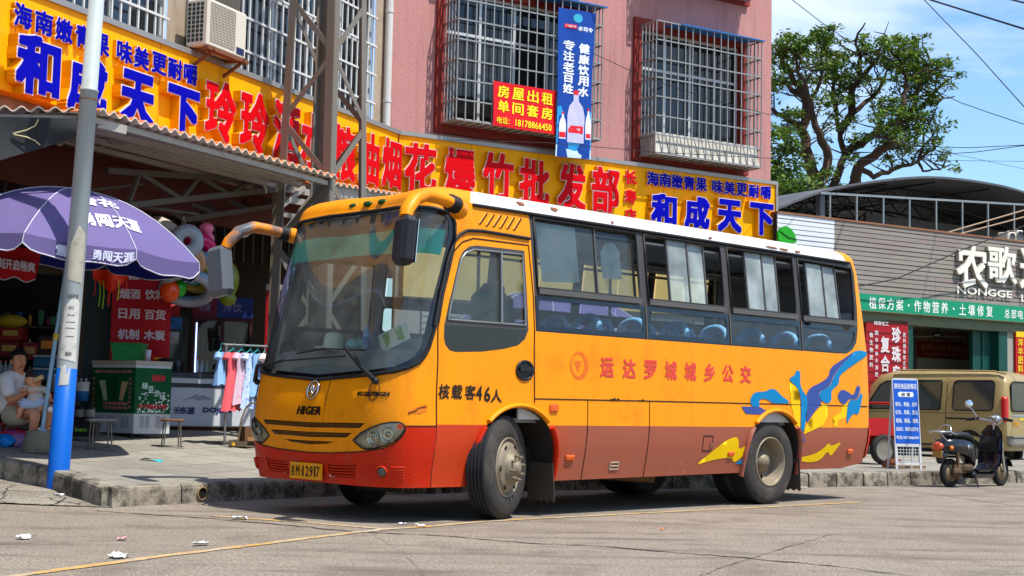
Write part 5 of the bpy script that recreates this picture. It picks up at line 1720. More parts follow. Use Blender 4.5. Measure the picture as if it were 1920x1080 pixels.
# ---- white and blue steel pole
pb = ground(118, 914, .095); pb = Vector((-4.36, 13.83, .09))
pole = thing('steel_pole', 'leaning white steel pole with blue painted base standing at the kerb corner', 'pole', tuple(pb))
pt = at(181, 0, 14.0)
ax = (pt - pb).normalized()
top = pb + ax * 7.5
PM = Matrix.Translation(pb) @ ax.to_track_quat('Z', 'Y').to_matrix().to_4x4()
polew = mat('white pole paint', (158, 166, 166), .45, var=.06, vs=3, dirt=(150, 132, 108), damt=.6, ds=5, dthr=.60)
def prad(z): return lerp(.103, .070, z / 7.5)
zb = (at(129, 692, 13.9) - pb).length
zc = (at(170, 172, 13.95) - pb).length
mb = MB().lathe([(prad(zb), zb), (prad(zc), zc), (prad(zc) + .006, zc + .004), (prad(zc) + .006, zc + .02), (prad(zc) - .006, zc + .024), (prad(7.5) - .006, 7.5), (0, 7.5)], 28, PM)
mb.lathe([(prad(zc) + .009, zc - .09), (prad(zc) + .009, zc - .078)], 28, PM, 1)
mb.build('shaft', [polew, rust], pole)
MB().lathe([(prad(0) + .0015, -.05), (prad(zb) + .0015, zb), (prad(zb), zb + .001)], 28, PM).build('blue_base', mat('blue pole paint', (8, 92, 186), .4, var=.08, vs=3, dirt=(120, 150, 180), damt=.5, ds=6, dthr=.64), pole)
def wrap(poly, m, name, lift=.003, wob=0):
 v, f, lp = patch2d(poly, .03, .05)
 MB().add([PM @ Vector(((prad(z) + lift) * cos(a), (prad(z) + lift) * sin(a), z)) for a, z in v], f, 0, True).build(name, m, pole)
a0 = 0
# find the angle of the pole's skin that faces the camera
inv = PM.inverted() @ Vector((0, 0, 1.0))
a0 = atan2(inv.y, inv.x)
paper = mat('weathered paper notice', (196, 194, 186), .8, var=.12, vs=10, dirt=(136, 134, 128), damt=.8, ds=9, dthr=.52)
prt = mat('faded print', (92, 96, 96), .8, var=.3, vs=30)
z0 = (at(140, 560, 13.9) - pb).length
wrap([(a0 - .9, zb + .1), (a0 + .85, zb + .06), (a0 + .8, z0 - .05), (a0 + .2, z0 + .02), (a0 - .8, z0 - .1)], paper, 'paper_notice')
wrap([(a0 - .7, zb - .17), (a0 + .25, zb - .16), (a0 + .3, zb + .02), (a0 + .05, zb - .06), (a0 - .1, zb + .03), (a0 - .6, zb + .02)], paper, 'torn_notice', .004)
wrap([(a0 - .7, z0 + .18), (a0 + .9, z0 + .14), (a0 + .9, z0 + .62), (a0 + .1, z0 + .72), (a0 - .75, z0 + .5)], mat('stained glue patch', (168, 162, 146), .85, var=.2, vs=8, dirt=(88, 80, 70), damt=.8, ds=7, dthr=.55), 'glue_patch')
def wtext(t, a, z, w, h):
 v, f = text2d(t, a, z, w, h, .02)
 return [PM @ Vector(((prad(y) + .0055 + q) * cos(x), (prad(y) + .0055 + q) * sin(x), y)) for x, y, q in v], f
mb = MB()
for zz, t, w, h in ((z0 + .015, '出租房屋', 1.1, .045), (z0 - .1, '招工', .5, .03), (z0 - .17, '电话', .7, .012), (z0 - .24, '————', .9, .006), (z0 - .3, '————', .9, .006), (z0 - .38, '————', .8, .006), (z0 - .55, '通知', .6, .04)):
 v, f = wtext(t, a0, zz, w, h)
 mb.add(v, f)
mb.build('faded_lettering', prt, pole)
# ---- corrugated awning
awn = thing('corrugated_awning', 'rusty corrugated awning on steel trusses over the shop front', 'awning', tuple(LW.p(-5, 0)), LW.ang)
AN = 1.37
ua = LW.off(AN).uv(188, 208)[0]; ub = LW.off(AN).uv(633, 333)[0]
za = LW.off(AN).uv(188, 208)[1]; zb_ = LW.off(AN).uv(633, 333)[1]
asb = mat('weathered fibre cement sheet', (212, 200, 182), .9, var=.12, vs=2, dirt=(110, 98, 84), damt=.6, ds=4, dthr=.55)
orust = mat('orange sheet edge', (196, 112, 66), .85, var=.2, vs=5)
def corr(fr, ua, ub, za, zb, n0, n1, dz, name, parent):
 k = int((ub - ua) / .021)
 f = lambda i, n, t: fr.p(lerp(ua, ub, i / k), lerp(za, zb, i / k) + dz * t + .026 * sin(2 * pi * (lerp(ua, ub, i / k)) / .17), n)
 vs, fs = [], []
 for t in range(5):
  for i in range(k + 1): vs.append(f(i, lerp(n0, n1, t / 4), t / 4))
 for t in range(4):
  for i in range(k): fs.append((t * (k + 1) + i, t * (k + 1) + i + 1, (t + 1) * (k + 1) + i + 1, (t + 1) * (k + 1) + i))
 mb = MB().add(vs, fs, 0, True)
 mb.add([p + Vector((0, 0, .014)) for p in vs], fs, 1, True)
 e = [vs[i] for i in range(k + 1)] + [vs[i] + Vector((0, 0, .014)) for i in range(k + 1)]
 mb.add(e, [(i, i + 1, k + 2 + i, k + 1 + i) for i in range(k)], 0)
 return mb.build(name, [asb, orust], parent)
corr(LW, ua, ub, za, zb_, AN, -.02, .05, 'roof_sheet', awn)
E0 = Frame(tuple(LW.p(ua, 0, AN).xy), radians(172))
# end bay that runs off to the left, in front of the corner of the block
EF = Frame(tuple(at(190, 208, 14.55).xy), radians(6))
za2 = at(190, 208, 14.55).z; u2, z2 = EF.uv(-60, 203)
corr(EF, u2, -.02, z2, za2, 0, -2.3, .05, 'roof_sheet', awn)
mb = MB()
for n_ in (1.22, .82, .42, .05):
 mb.beam(LW.p(ua + .05, za - .075, n_), LW.p(ub - .05, zb_ - .075, n_), .07, .06)
mb.build('purlin', galv, awn)
mb = MB()
for t in (.12, .5, .9, 1.35): mb.beam(EF.p(u2, z2 - .07, -t), EF.p(0, za2 - .07, -t), .06, .07)
mb.beam(EF.p(-.06, za2 - .13, -.05), LW.p(ua + .45, za - .12, AN - .05), .12, .09)
mb.build('edge_beam', galv, awn)
dks = mat('dark truss steel', (92, 84, 74), .7, metal=.2, var=.2, vs=3)
def truss(A0, A1, B0, B1, nw, w=.055):
 mb = MB().beam(A0, A1, w, w * 1.3).beam(B0, B1, w, w * 1.3)
 for k in range(nw):
  a = k / nw; b = (k + 1) / nw
  P, Q = (A0.lerp(A1, a), B0.lerp(B1, b)) if k % 2 else (B0.lerp(B1, a), A0.lerp(A1, b))
  mb.beam(P, Q, w * .8, w)
 return mb.build('truss', dks, awn)
truss(at(200, 320, 16.4), at(562, 345, 20.0), at(240, 385, 16.6), at(548, 352, 19.8), 7)
truss(at(150, 322, 18.2), at(500, 350, 21.4), at(345, 412, 19.0), at(520, 385, 21.2), 6)
MB().beam(at(270, 388, 17.5), at(372, 402, 18.2), .03, .03).beam(at(140, 360, 17), at(270, 345, 18), .03, .03).build('brace', dks, awn)
pst = mat('brown steel post', (104, 90, 72), .7, var=.15, vs=3)
for px, Y in ((513, 19.6), (608, 20.4)):
 p = at(px, 600, Y)
 MB().beam((p.x, p.y, hp(p.x, p.y)), (p.x, p.y, 3.86), .13, .13, (0, 1, 0)).build('post', pst, awn)
MB().beam(at(520, 352, 20), at(640, 372, 20.6), .07, .09).beam(at(520, 372, 19.8), at(600, 385, 20.6), .07, .09).beam(at(525, 388, 19.7), at(570, 352, 20.2), .06, .06).beam(at(520, 400, 19.7), at(575, 410, 20.6), .05, .07).build('brace', galv, awn)
fl2 = LW.off(.5)
u3, z3 = fl2.uv(628, 345); u4, z4 = fl2.uv(742, 362)
corr(LW, u3, u4 + .3, z3, z4, .5, -.05, .05, 'roof_sheet', awn)
MB().beam(LW.p(u3, z3 - .1, .4), LW.p(u4 + .2, z4 - .1, .4), .06, .16).build('edge_beam', galv, awn)
# black tarpaulin hung under the end bay
tp = MB().grid(lambda a, b: EF.p(lerp(u2, -.12, a), lerp(lerp(at(-60, 345, 14.6).z, at(152, 252, 14.55).z, a ** .75), lerp(z2, za2, a) - .09, b), .03 + .05 * sin(7 * a + 2 * b) * (1 - b)), 24, 8)
o = tp.build('tarpaulin', mat('dark grey shade cloth', (50, 53, 56), .95, var=.2, vs=3, bump=.3, bs=80), None, None, tuple(EF.p(-1, za2 - .5)))
tag(o, 'dark grey shade cloth sagging under the left end of the awning', 'tarpaulin')
o = MB().tube([at(*p, 14.42) for p in ((72, 224), (66, 236), (50, 244), (24, 250), (28, 253), (50, 257), (66, 264), (75, 272))], .007, 6).build('cord', mat('pale cord', (206, 196, 150), .8), None, None, tuple(at(50, 250, 14.42)))
tag(o, 'loose pale cord dangling in a loop before the dark shade cloth', 'cord')
# ================================================================ SHOP FRONT
def onpave(px, py):
 """pavement point seen at a pixel (the slope is solved for)"""
 d = ray(px, py)
 lo = 12.
 while lo < 40:
  t = lo / d.y
  if CAM_H + d.z * t <= hp(d.x * t, lo): break
  lo += .01
 return Vector((d.x * lo / d.y, lo, hp(d.x * lo / d.y, lo)))
def local(o): return WM[o]
def P_(name, mb, m, t): return mb.build(name, m, t, WM[t])      # part built in its thing's own axes
pur = mat('lavender umbrella cloth', (98, 86, 132), .8, var=.1, vs=2)
bluc = mat('blue umbrella lining', (22, 34, 132), .8, var=.1)
edg = mat('white piping', (200, 198, 210), .6, var=0)
whc = mat('white cloth print', (214, 216, 236), .7, var=.03)
def parasol(name, label, base, tilt, R, rise, rim_h, cloth, lining, texts, a_off, val=.17, txm=None, npan=8, polem=None):
 t = thing(name, label, 'parasol', tuple(base))
 ax = (Vector((0, 0, 1)) + Vector(tilt)).normalized()
 bx = (Vector((1, 0, 0)) - ax * ax.x).normalized(); by_ = ax.cross(bx)
 M = Matrix(((bx.x, by_.x, ax.x, 0), (bx.y, by_.y, ax.y, 0), (bx.z, by_.z, ax.z, 0), (0, 0, 0, 1)))
 def C(a, r, lift=0.):
  """canopy surface: angle, 0 centre .. 1 rim"""
  k = a * npan / (2 * pi)
  fr = abs((k % 1) - .5) * 2
  rr = R * r * (1 - .075 * (1 - fr ** 2) * r)
  z = rim_h + rise * (1 - r ** 2.1) - .03 * (1 - fr ** 2) * r + lift
  return M @ Vector((rr * cos(a), rr * sin(a), z))
 for i in range(npan):
  a0 = 2 * pi * i / npan
  mb = MB().grid(lambda u, v: C(a0 + u * 2 * pi / npan, .02 + .98 * v), 8, 10, 0)
  mb.grid(lambda u, v: C(a0 + u * 2 * pi / npan, .02 + .98 * v, -.012), 8, 10, 1)
  def V(u, v, o=0):
   p = C(a0 + u * 2 * pi / npan, 1)
   q = M.inverted() @ p
   k = max(0, min(1, min(u, 1 - u) / .12))
   out = 1 + .012 * v + o
   return M @ Vector((q.x * out, q.y * out, q.z - v * val * (.55 + .45 * sqrt(k)) + .01 * sin(u * 12) * v))
  mb.grid(lambda u, v: V(u, v), 12, 3, 0)
  mb.grid(lambda u, v: V(u, v, -.006), 12, 3, 1)
  pn = P_('canopy_panel', mb, [cloth, lining], t)
  P_('piping', MB().tube([V(u / 14, 1, .002) for u in range(15)], .007, 4).tube([C(a0, .02 + .98 * v / 8, .004) for v in range(9)], .006, 4).tube([V(0, v / 3, .003) for v in range(4)], .005, 4), edg, pn)
  for (pi_, tx, u, v, w, h, of, where) in texts:
   if pi_ != i: continue
   vs, f = text2d(tx, 0, 0, w, h, of)
   if where == 'c':
    # text on the slope: reads with its foot to the rim
    am = a0 + u * 2 * pi / npan
    pts_ = [C(am + x / max(.3, R * (v - y * .8)), v - y / R * .95, .012 + q) for x, y, q in vs]
   else:
    pts_ = [V(u + x / (R * .74), v - y / val, .012 + q * 3) for x, y, q in vs]
   P_('lettering', MB().add(pts_, f), txm or whc, pn)
 rb = MB()
 for i in range(npan):
  a = 2 * pi * i / npan
  rb.tube([C(a, r, -.025) for r in (.03, .35, .7, .99)], .006, 5)
  rb.tube([C(a, .5, -.03), M @ Vector((0, 0, rim_h + rise - .62))], .005, 5)
 P_('ribs', rb, mat('umbrella rib', (150, 156, 164), .4, metal=.5), t)
 P_('pole', MB().tube([(0, 0, -.02), M @ Vector((0, 0, rim_h * .52))], .022, 10).tube([M @ Vector((0, 0, rim_h * .5)), M @ Vector((0, 0, rim_h + rise + .03))], .018, 10).tube([M @ Vector((0, 0, rim_h * .5)), M @ Vector((0, 0, rim_h * .535))], .029, 10, mi=1), [polem or mat('pale blue umbrella pole', (140, 178, 200), .45, var=.1, vs=6), mat('yellow collar', (196, 170, 60), .5)], t)
 return t
ub = onpave(70, 850)
ap = at(143, 352, ub.y)
pb0 = Vector((ub.x, ub.y + .1, ub.z + .20))
tl = ((ap.x - pb0.x) / (ap.z - pb0.z), -.02, 0)
parasol('parasol', 'faded purple parasol with white characters leaning over the pavement', pb0, tl, 1.42, .62, ap.z - pb0.z - .62, pur, bluc,
  [(6, '雪花', .80, .52, .46, .19, .035, 'c'), (6, '勇闯天涯', .88, .76, .70, .21, .035, 'c'), (6, '雪花', .40, .52, .24, .11, .03, 'v'), (6, '勇闯天涯', .80, .52, .38, .11, .03, 'v'), (4, '雪花', .5, .5, .5, .2, .035, 'c'), (4, '勇闯天涯', .5, .74, .74, .2, .035, 'c')], 0)
# concrete block that holds its pole
blk_ = thing('concrete_block', 'rough round concrete block weighing down the purple parasol pole', 'umbrella base', tuple(ub))
MB().lathe([(0, 0), (.20, 0), (.205, .02), (.19, .12), (.165, .225), (.155, .235), (.03, .235)], 20, Matrix.Translation(ub + Vector((0, .12, 0)))).build('block', mat('rough concrete', (128, 122, 104), .95, var=.2, vs=8, bump=.7, bs=30, dirt=(84, 80, 70), damt=.7, ds=7, dthr=.5), blk_)
MB().lathe([(.045, .233), (.045, .25), (.03, .252)], 14, Matrix.Translation(ub + Vector((0, .12, 0)))).build('collar', mat('pale blue umbrella pole', (0, 0, 0)), blk_)
red_cl = mat('red umbrella cloth', (176, 14, 26), .75, var=.08)
rt = thing('parasol', 'red parasol with white characters on its deep valance at the left edge', 'parasol', tuple(at(-70, 820, 16.6)))
def rv(a, b, o=0.): return at(lerp(-210, lerp(66, 79, b), a), lerp(lerp(498, 527, a) + 4 * sin(a * 42), lerp(428, 470, a), b), 15.7 - o + .05 * sin(7 * a) * (1 - b))
MB().grid(lambda a, b: rv(a, b), 40, 5).build('valance', red_cl, rt)
MB().grid(lambda a, b: rv(a, 1).lerp(at(lerp(-110, -20, a), 405, 17.6), b) + Vector((0, 0, .12 * sin(pi * b))), 16, 6).build('canopy', red_cl, rt)
MB().tube([rv(k / 40, 0, .003) for k in range(41)], .006, 4).build('piping', edg, rt)
MB().tube([at(-70, 820, 16.6), at(-70, 410, 16.6)], .02, 8).build('pole', mat('pale blue umbrella pole', (0, 0, 0)), rt)
vs, f = text2d('刻开启畅爽', 31, -497, 70, 20, .03)
MB().add([at(x, -y + (x - 31) * .14, 15.64 - q * 6) for x, y, q in vs], f).build('lettering', whc, rt)
# ---- ice cream freezer with green wrap
def text_plate(t, M, rows, name, m):
 for tx, x, y, w, h, of in rows: o = put_text(MB(), M, tx, x, y, w, h, of, .004).build(name, m, t)
 return o
fc = onpave(249, 822)
fz = thing('ice_cream_freezer', 'tall ice cream freezer wrapped in green print with white louvred foot', 'freezer', tuple(fc), 0)
# its upright front corner stands at fc; one face runs left, the other right
FL = Frame((fc.x, fc.y), radians(150));
gl2 = at(168, 812, fc.y + .42); gr = at(317, 816, fc.y + .30)
angL = atan2(fc.y - gl2.y, fc.x - gl2.x); angR = atan2(gr.y - fc.y, gr.x - fc.x)
LFc, RFc = Frame((gl2.x, gl2.y), angL), Frame((fc.x, fc.y), angR)
wl, wr = hypot(fc.x - gl2.x, fc.y - gl2.y), hypot(gr.x - fc.x, gr.y - fc.y)
zb0, zt0 = fc.z + .06, fc.z + .92
white_m = mat('white appliance enamel', (196, 200, 206), .4, var=.05, dirt=(150, 146, 138), damt=.5, ds=4, dthr=.6)
grn_m = mat('green freezer print', (0, 84, 44), .45, var=.35, vs=3)
A = Vector((gl2.x, gl2.y, 0)); B_ = Vector((fc.x, fc.y, 0)); C_ = Vector((gr.x, gr.y, 0)); D_ = A + C_ - B_
def prism_pts(mb, pts, z0, z1, mi=0):
 n = len(pts)
 v = [p + Vector((0, 0, z0)) for p in pts] + [p + Vector((0, 0, z1)) for p in pts]
 return mb.add(v, [(i, (i + 1) % n, n + (i + 1) % n, n + i) for i in range(n)] + [tuple(range(n))[::-1], tuple(range(n, 2 * n))], mi)
prism_pts(MB(), [A, B_, C_, D_], zb0, zt0).build('cabinet', white_m, fz)
c0 = (A + B_ + C_ + D_) / 4
prism_pts(MB(), [c0 + (p - c0) * 1.02 for p in (A, B_, C_, D_)], zt0, zt0 + .055).build('lid', mat('pale freezer lid', (176, 166, 152), .5, var=.08), fz)
for fr, w in ((LFc, wl), (RFc, wr)):
 mb = MB(); fbox(mb, fr, 0, w, fc.z + .31, zt0 - .035, 0, .004); o = mb.build('printed_panel', grn_m, fz)
 mb = MB()
 for k in range(3 if fr is LFc else 2):
  uc = lerp(.22 * w, .80 * w, k / (2 if fr is LFc else 1)) if fr is LFc else lerp(.30 * w, .75 * w, k)
  for j in range(6):
   for sg in (-1, 1):
    mb.beam(fr.p(uc + sg * .008, fc.z + .13 + j * .026, .003), fr.p(uc + sg * .065, fc.z + .145 + j * .026, .003), .009, .004)
 mb.build('louvres', mat('dark louvre slot', (60, 62, 66), .6), fz)
mb = MB()
for p in (A, B_, C_, D_):
 q = c0 + (p - c0) * .9
 mb.tube([(q.x - .018, q.y, fc.z + .03), (q.x + .018, q.y, fc.z + .03)], .03, 12)
 mb.tube([(q.x, q.y, fc.z + .03), (q.x, q.y, fc.z + .07)], .012, 6)
mb.build('castors', mat('castor', (60, 60, 58), .5, metal=.3), fz)
prn = mat('pink print', (226, 128, 128), .6, var=.05)
ML = LFc.mat(0, 0, .005); MR = RFc.mat(0, 0, .005)
z = fc.z
text_plate(fz, ML, [('情夏之约 冰凉解渴 正宗可口 极口香醇', .5 * wl, z + .835, .86 * wl, .035, .02), ('19192845989', .58 * wl, z + .43, .56 * wl, .04, .02), ('0778-8218198', .58 * wl, z + .375, .54 * wl, .036, .02)] + [(c, .06 * wl, z + .74 - k * .062, .036, .038, .02) for k, c in enumerate('甜沙爽口清凉')] + [(c, .90 * wl, z + .74 - k * .058, .036, .038, .02) for k, c in enumerate('纯绿豆沙清香爽')], 'lettering', prn)
text_plate(fz, MR, [('酷夏爽', .64 * wr, z + .76, .36 * wr, .085, .03), ('19192845989', .5 * wr, z + .40, .80 * wr, .058, .025)], 'lettering', mat('red white print', (206, 44, 60), .6, var=.05))
whp = mat('mint white print', (206, 228, 218), .6, var=.05)
mb = MB()
for k, c in enumerate('绿豆沙冰'): put_text(mb, MR, c, (.26 + .17 * k) * wr, z + .66 - .045 * k, .16 * wr, .085, .022, .006)
random.seed(21)
for k in range(90):
 x, y = random.uniform(.08, .95) * wr, z + .33 + .26 * random.random() ** 1.8
 r = random.uniform(.006, .016)
 mb.add([(x + r * cos(q * 1.2566), y + r * sin(q * 1.2566), .002 + .0002 * (k % 9)) for q in range(5)], [tuple(range(5))], 0, False, MR)
mb.build('white_lettering', whp, fz)
mb = MB()
def cup(x, y, w0, w1, h, lean, mi): mb.add([(x - w0, y, .001), (x + w0, y, .001), (x + w1 + lean, y + h, .001), (x - w1 + lean, y + h, .001)], [(0, 1, 2, 3)], mi, False, ML)
cup(.34 * wl, z + .47, .035, .06, .25, -.07, 0); cup(.52 * wl, z + .46, .05, .075, .30, 0, 1); cup(.70 * wl, z + .47, .035, .06, .24, .06, 2)
mb.build('printed_cups', [mat('pale cup print', (176, 190, 160), .6, var=.2, vs=14), mat('dark green cup print', (14, 66, 28), .6, var=.3, vs=14), mat('tan cup print', (190, 160, 120), .6, var=.2, vs=14)], fz)
# basket on the freezer
bp = Vector((lerp(A.x, B_.x, .62), lerp(A.y, B_.y, .62), zt0 + .055)) + (C_ - B_) * .25
bk = thing('plastic_basket', 'green perforated plastic basket standing on the green freezer', 'basket', tuple(bp))
mb = MB()
for zz in range(9):
 w = .165 + .0035 * zz
 for (a, b) in (((-1, -.7), (1, -.7)), ((1, -.7), (1, .7)), ((1, .7), (-1, .7)), ((-1, .7), (-1, -.7))):
  mb.beam(bp + Vector((a[0] * w, a[1] * w, .012 + zz * .024)), bp + Vector((b[0] * w, b[1] * w, .012 + zz * .024)), .008, .016)
for k in range(18):
 for a, b, ax in ((-1, -.7, 0), (-1, .7, 0), (-1, -.7, 1), (1, -.7, 1)):
  t = -1 + 2 * k / 17
  if ax == 0: p, q = Vector((t * .165, b * .165, 0)), Vector((t * .193, b * .193, .2))
  else: p, q = Vector((a * .165, t * .7 * .165, 0)), Vector((a * .193, t * .7 * .193, .2))
  mb.beam(bp + p + Vector((0, 0, .005)), bp + q, .011, .008, (1, 0, 0) if ax else (0, 1, 0))
mb.box(bp + Vector((0, 0, .006)), (.33, .23, .008))
mb.build('basket_wall', mat('green plastic', (8, 132, 66), .45, var=.06), bk)
MB().tube([bp + Vector((sx * .2, sy * .14, .212)) for sx, sy in ((-1, -1), (1, -1), (1, 1), (-1, 1))], .013, 8, True, smooth=False).build('rim', mat('green plastic', (0, 0, 0)), bk)
q = Vector((lerp(B_.x, C_.x, .25), lerp(B_.y, C_.y, .25) + .12, zt0 + .055))
o = MB().lathe([(.0, 0), (.03, 0), (.042, .14), (.04, .142), (.028, .006)], 16, Matrix.Translation(q)).build('paper_cup', mat('pale paper cup', (196, 190, 206), .6, var=.15, vs=20), None, None, tuple(q)); tag(o, 'pale paper cup on the green freezer beside the basket', 'cup')
q2 = q + (C_ - B_) * .48 + Vector((0, .05, 0))
o = MB().ball(q2 + Vector((0, 0, .02)), (.11, .08, .035), 16, 8).build('black_pouch', mat('black pouch', (20, 18, 18), .6), None, None, tuple(q2)); tag(o, 'flat black pouch lying on the freezer lid under the yellow characters', 'pouch')
# ---- tall red price banner behind
BNF = Frame((fc.x - .1, fc.y + .75), radians(4))
u0, v0 = BNF.uv(208, 690); u1, v1 = BNF.uv(319, 497)
bb, plb = banner('shop_banner', 'tall red banner of white shop characters behind the green freezer', BNF, [(214, 470), (322, 474), (317, 700), (205, 696)], mat('red shop banner', (178, 8, 24), .6, var=.08, vs=2), .01)
R_ = [('糖 酷炫', .6, .80, .72, .07, .025), ('烟酒', .30, .645, .36, .085, .028), ('饮料', .74, .645, .36, .085, .028), ('日用', .30, .48, .36, .085, .028), ('百货', .74, .48, .36, .085, .028), ('机制', .30, .31, .36, .085, .028), ('木炭', .74, .31, .36, .085, .028), ('批发零售', .25, .185, .3, .022, .01)]
banner_text(bb, plb, R_, 'lettering', mat('banner white', (214, 200, 204), .6, var=.05), 1)
banner_text(bb, plb, [('味', .58, .085, .24, .095, .04), ('王', .84, .085, .24, .085, .04)], 'gold_lettering', mat('gold print', (220, 150, 16), .5, var=.1), 1)
# ---- long chest freezer
dc0, dc1 = onpave(300, 806), onpave(505, 811)
dang = atan2(dc1.y - dc0.y, dc1.x - dc0.x)
dz = (dc0.z + dc1.z) / 2
DF = Frame((dc0.x, dc0.y), dang); dl = (dc1 - dc0).xy.length
cf = thing('chest_freezer', 'long white chest freezer with blue lettering and sliding dark lids', 'freezer', (dc0.x, dc0.y, dz), dang)
mb = MB(); fbox(mb, DF, 0, dl, dz + .06, dz + .74, -.68, 0, bev=.015); mb.build('cabinet', white_m, cf)
mb = MB(); fbox(mb, DF, -.01, dl + .01, dz + .60, dz + .66, -.2, .006); fbox(mb, DF, -.012, dl + .012, dz + .74, dz + .80, -.69, .012); mb.build('grey_trim', mat('grey trim', (66, 70, 78), .4, metal=.2), cf)
mb = MB()
for k in range(2): fbox(mb, DF, .03 + k * (dl / 2 - .02), dl / 2 + k * (dl / 2 - .04), dz + .80 + .012 * k, dz + .815 + .012 * k, -.66, -.02)
mb.build('sliding_lids', mat('dark freezer lid', (40, 42, 46), .12, var=.1), cf)
navy = mat('navy print', (44, 54, 110), .5, var=.05)
MD = DF.mat(0, 0, .004)
ul = DF.uv(350, 770)[0]; vl = DF.uv(380, 770)[1]
text_plate(cf, MD, [('东骏', DF.uv(351, 772)[0], vl, .22, .10, .03), ('DOJUN', DF.uv(402, 772)[0] + .04, vl, .44, .095, .04)], 'lettering', navy)
mb = MB()
cx, cy = DF.uv(332, 769)
for k in range(6):
 g = k * pi / 3
 mb.add([(cx + x * cos(g) - y * sin(g), cy + x * sin(g) + y * cos(g), .004 + k * .0002) for x, y in ((0, -.006), (.055, -.006), (.055, .006), (0, .006))], [(0, 1, 2, 3)], 0, False, MD)
 for s_ in (-1, 1): mb.add([(cx + x * cos(g) - y * sin(g), cy + x * sin(g) + y * cos(g), .0055 + k * .0002) for x, y in ((.03, 0), (.045, .018 * s_), (.05, .012 * s_), (.038, 0))], [(0, 1, 2, 3)], 0, False, MD)
mb.build('snowflake_mark', navy, cf)
mx_, my_ = DF.uv(365, 752)
mb = MB().add([(mx_ - .2, my_, .004), (mx_ - .06, my_ + .06, .004), (mx_ + .02, my_ + .10, .004), (mx_ + .07, my_ + .07, .004), (mx_ + .12, my_ + .085, .004), (mx_ + .28, my_ + .02, .004), (mx_ + .14, my_ + .03, .004), (mx_ + .06, my_ + .01, .004), (mx_ - .02, my_ + .04, .004)], [tuple(range(9))], 0, False, MD)
mb.build('mountain_mark', mat('grey print', (150, 154, 164), .5), cf)
mb = MB(); fbox(mb, DF, .05, dl - .05, dz - .02, dz + .06, -.6, -.08); mb.build('wooden_skid', mat('wooden skid', (92, 62, 40), .9, var=.2), cf)
# ---- drinks cooler with two doors
ck = at(414, 690, 20.9)
CF = Frame((at(357, 690, 20.7).x, 20.7), radians(12))
cwid = CF.uv(472, 650)[0]; cz0 = .55; cz1 = CF.uv(400, 557)[1]; cm0 = CF.uv(400, 595)[1]
dr = thing('drinks_cooler', 'two door drinks cooler with red and blue header glowing inside the shop', 'drinks cooler', tuple(CF.p(cwid / 2, cz0)), CF.ang)
casem = mat('maroon cooler case', (66, 22, 30), .5, var=.1)
mb = MB(); fbox(mb, CF, 0, cwid, cz0, cm0, -.6, -.55); fbox(mb, CF, 0, .04, cz0, cm0, -.55, 0); fbox(mb, CF, cwid - .04, cwid, cz0, cm0, -.55, 0); fbox(mb, CF, 0, cwid, cz0, cz0 + .1, -.55, 0); fbox(mb, CF, cwid / 2 - .03, cwid / 2 + .03, cz0, cm0, -.1, .012); fbox(mb, CF, 0, cwid, cm0 - .05, cm0, -.1, .012)
mb.build('case', casem, dr)
mb = MB(); fbox(mb, CF, 0, cwid * .40, cm0, cz1, -.5, .03); mb.build('red_header', mat('red header', (112, 16, 36), .5, var=.2, vs=6), dr)
mb = MB(); fbox(mb, CF, cwid * .40, cwid, cm0, cz1, -.5, .028); mb.build('blue_header', mat('blue header', (22, 44, 110), .5, var=.2, vs=5), dr)
text_plate(dr, CF.mat(0, 0, .032), [('冰爽', cwid * .2, (cm0 + cz1) / 2, .16, .14, .02), ('冷饮', cwid * .66, (cm0 + cz1) / 2, .26, .13, .01)], 'lettering', mat('dim print', (130, 120, 150), .6))
led = mat('cooler tube light', (190, 200, 255), .5, var=0, emit=5)
mb = MB(); fbox(mb, CF, .055, .075, cz0 + .15, cm0 - .08, -.09, -.07); mb.build('tube_light', led, dr)
mb = MB()
for k in range(4): fbox(mb, CF, .04, cwid - .04, cz0 + .18 + k * .3, cz0 + .19 + k * .3, -.52, -.08)
mb.build('shelves', mat('cooler shelf', (120, 124, 130), .5, metal=.3), dr)
mb = MB().quad(CF.p(.04, cz0 + .1, -.02), CF.p(cwid - .04, cz0 + .1, -.02), CF.p(cwid - .04, cm0 - .05, -.02), CF.p(.04, cm0 - .05, -.02)); mb.build('glass_door', glass('cooler door glass', (150, 160, 160), .04, .02, 1.45), dr)
def bottle_kind(label, rgb, caprgb):
 t = thing('drink_bottle', label, 'bottle', (0, 0, 0), 0, 'bottles in the drinks cooler')
 P_('bottle_body', MB().lathe([(0, 0), (.032, .002), (.034, .06), (.033, .13), (.014, .19), (.014, .215)], 10), mat('drink %d %d %d' % rgb, rgb, .2, var=.1), t)
 P_('cap', MB().lathe([(.016, .21), (.016, .235), (0, .236)], 8), mat('cap %d %d %d' % caprgb, caprgb, .4), t)
 return t
kinds = [('green drink bottle on a shelf of the lit drinks cooler', (40, 120, 40), (220, 220, 220)), ('orange drink bottle on a shelf of the lit drinks cooler', (200, 110, 20), (230, 120, 30)), ('clear water bottle on a shelf of the lit drinks cooler', (150, 170, 190), (200, 30, 30)), ('dark cola bottle on a shelf of the lit drinks cooler', (40, 20, 14), (180, 20, 20))]
protos = [bottle_kind(*k) for k in kinds]
used_k = [False] * 4
random.seed(9)
for sh in range(4):
 for j in range(10):
  u = .10 + j * (cwid - .2) / 9
  if abs(u - cwid / 2) < .04: continue
  k = (sh + j // 3) % 4
  p = CF.p(u, cz0 + .191 + sh * .3, -.16)
  if not used_k[k]:
   protos[k].location = p; WM[protos[k]] = Matrix.Translation(p); used_k[k] = True
  else: copy_tree(protos[k], p, 0)
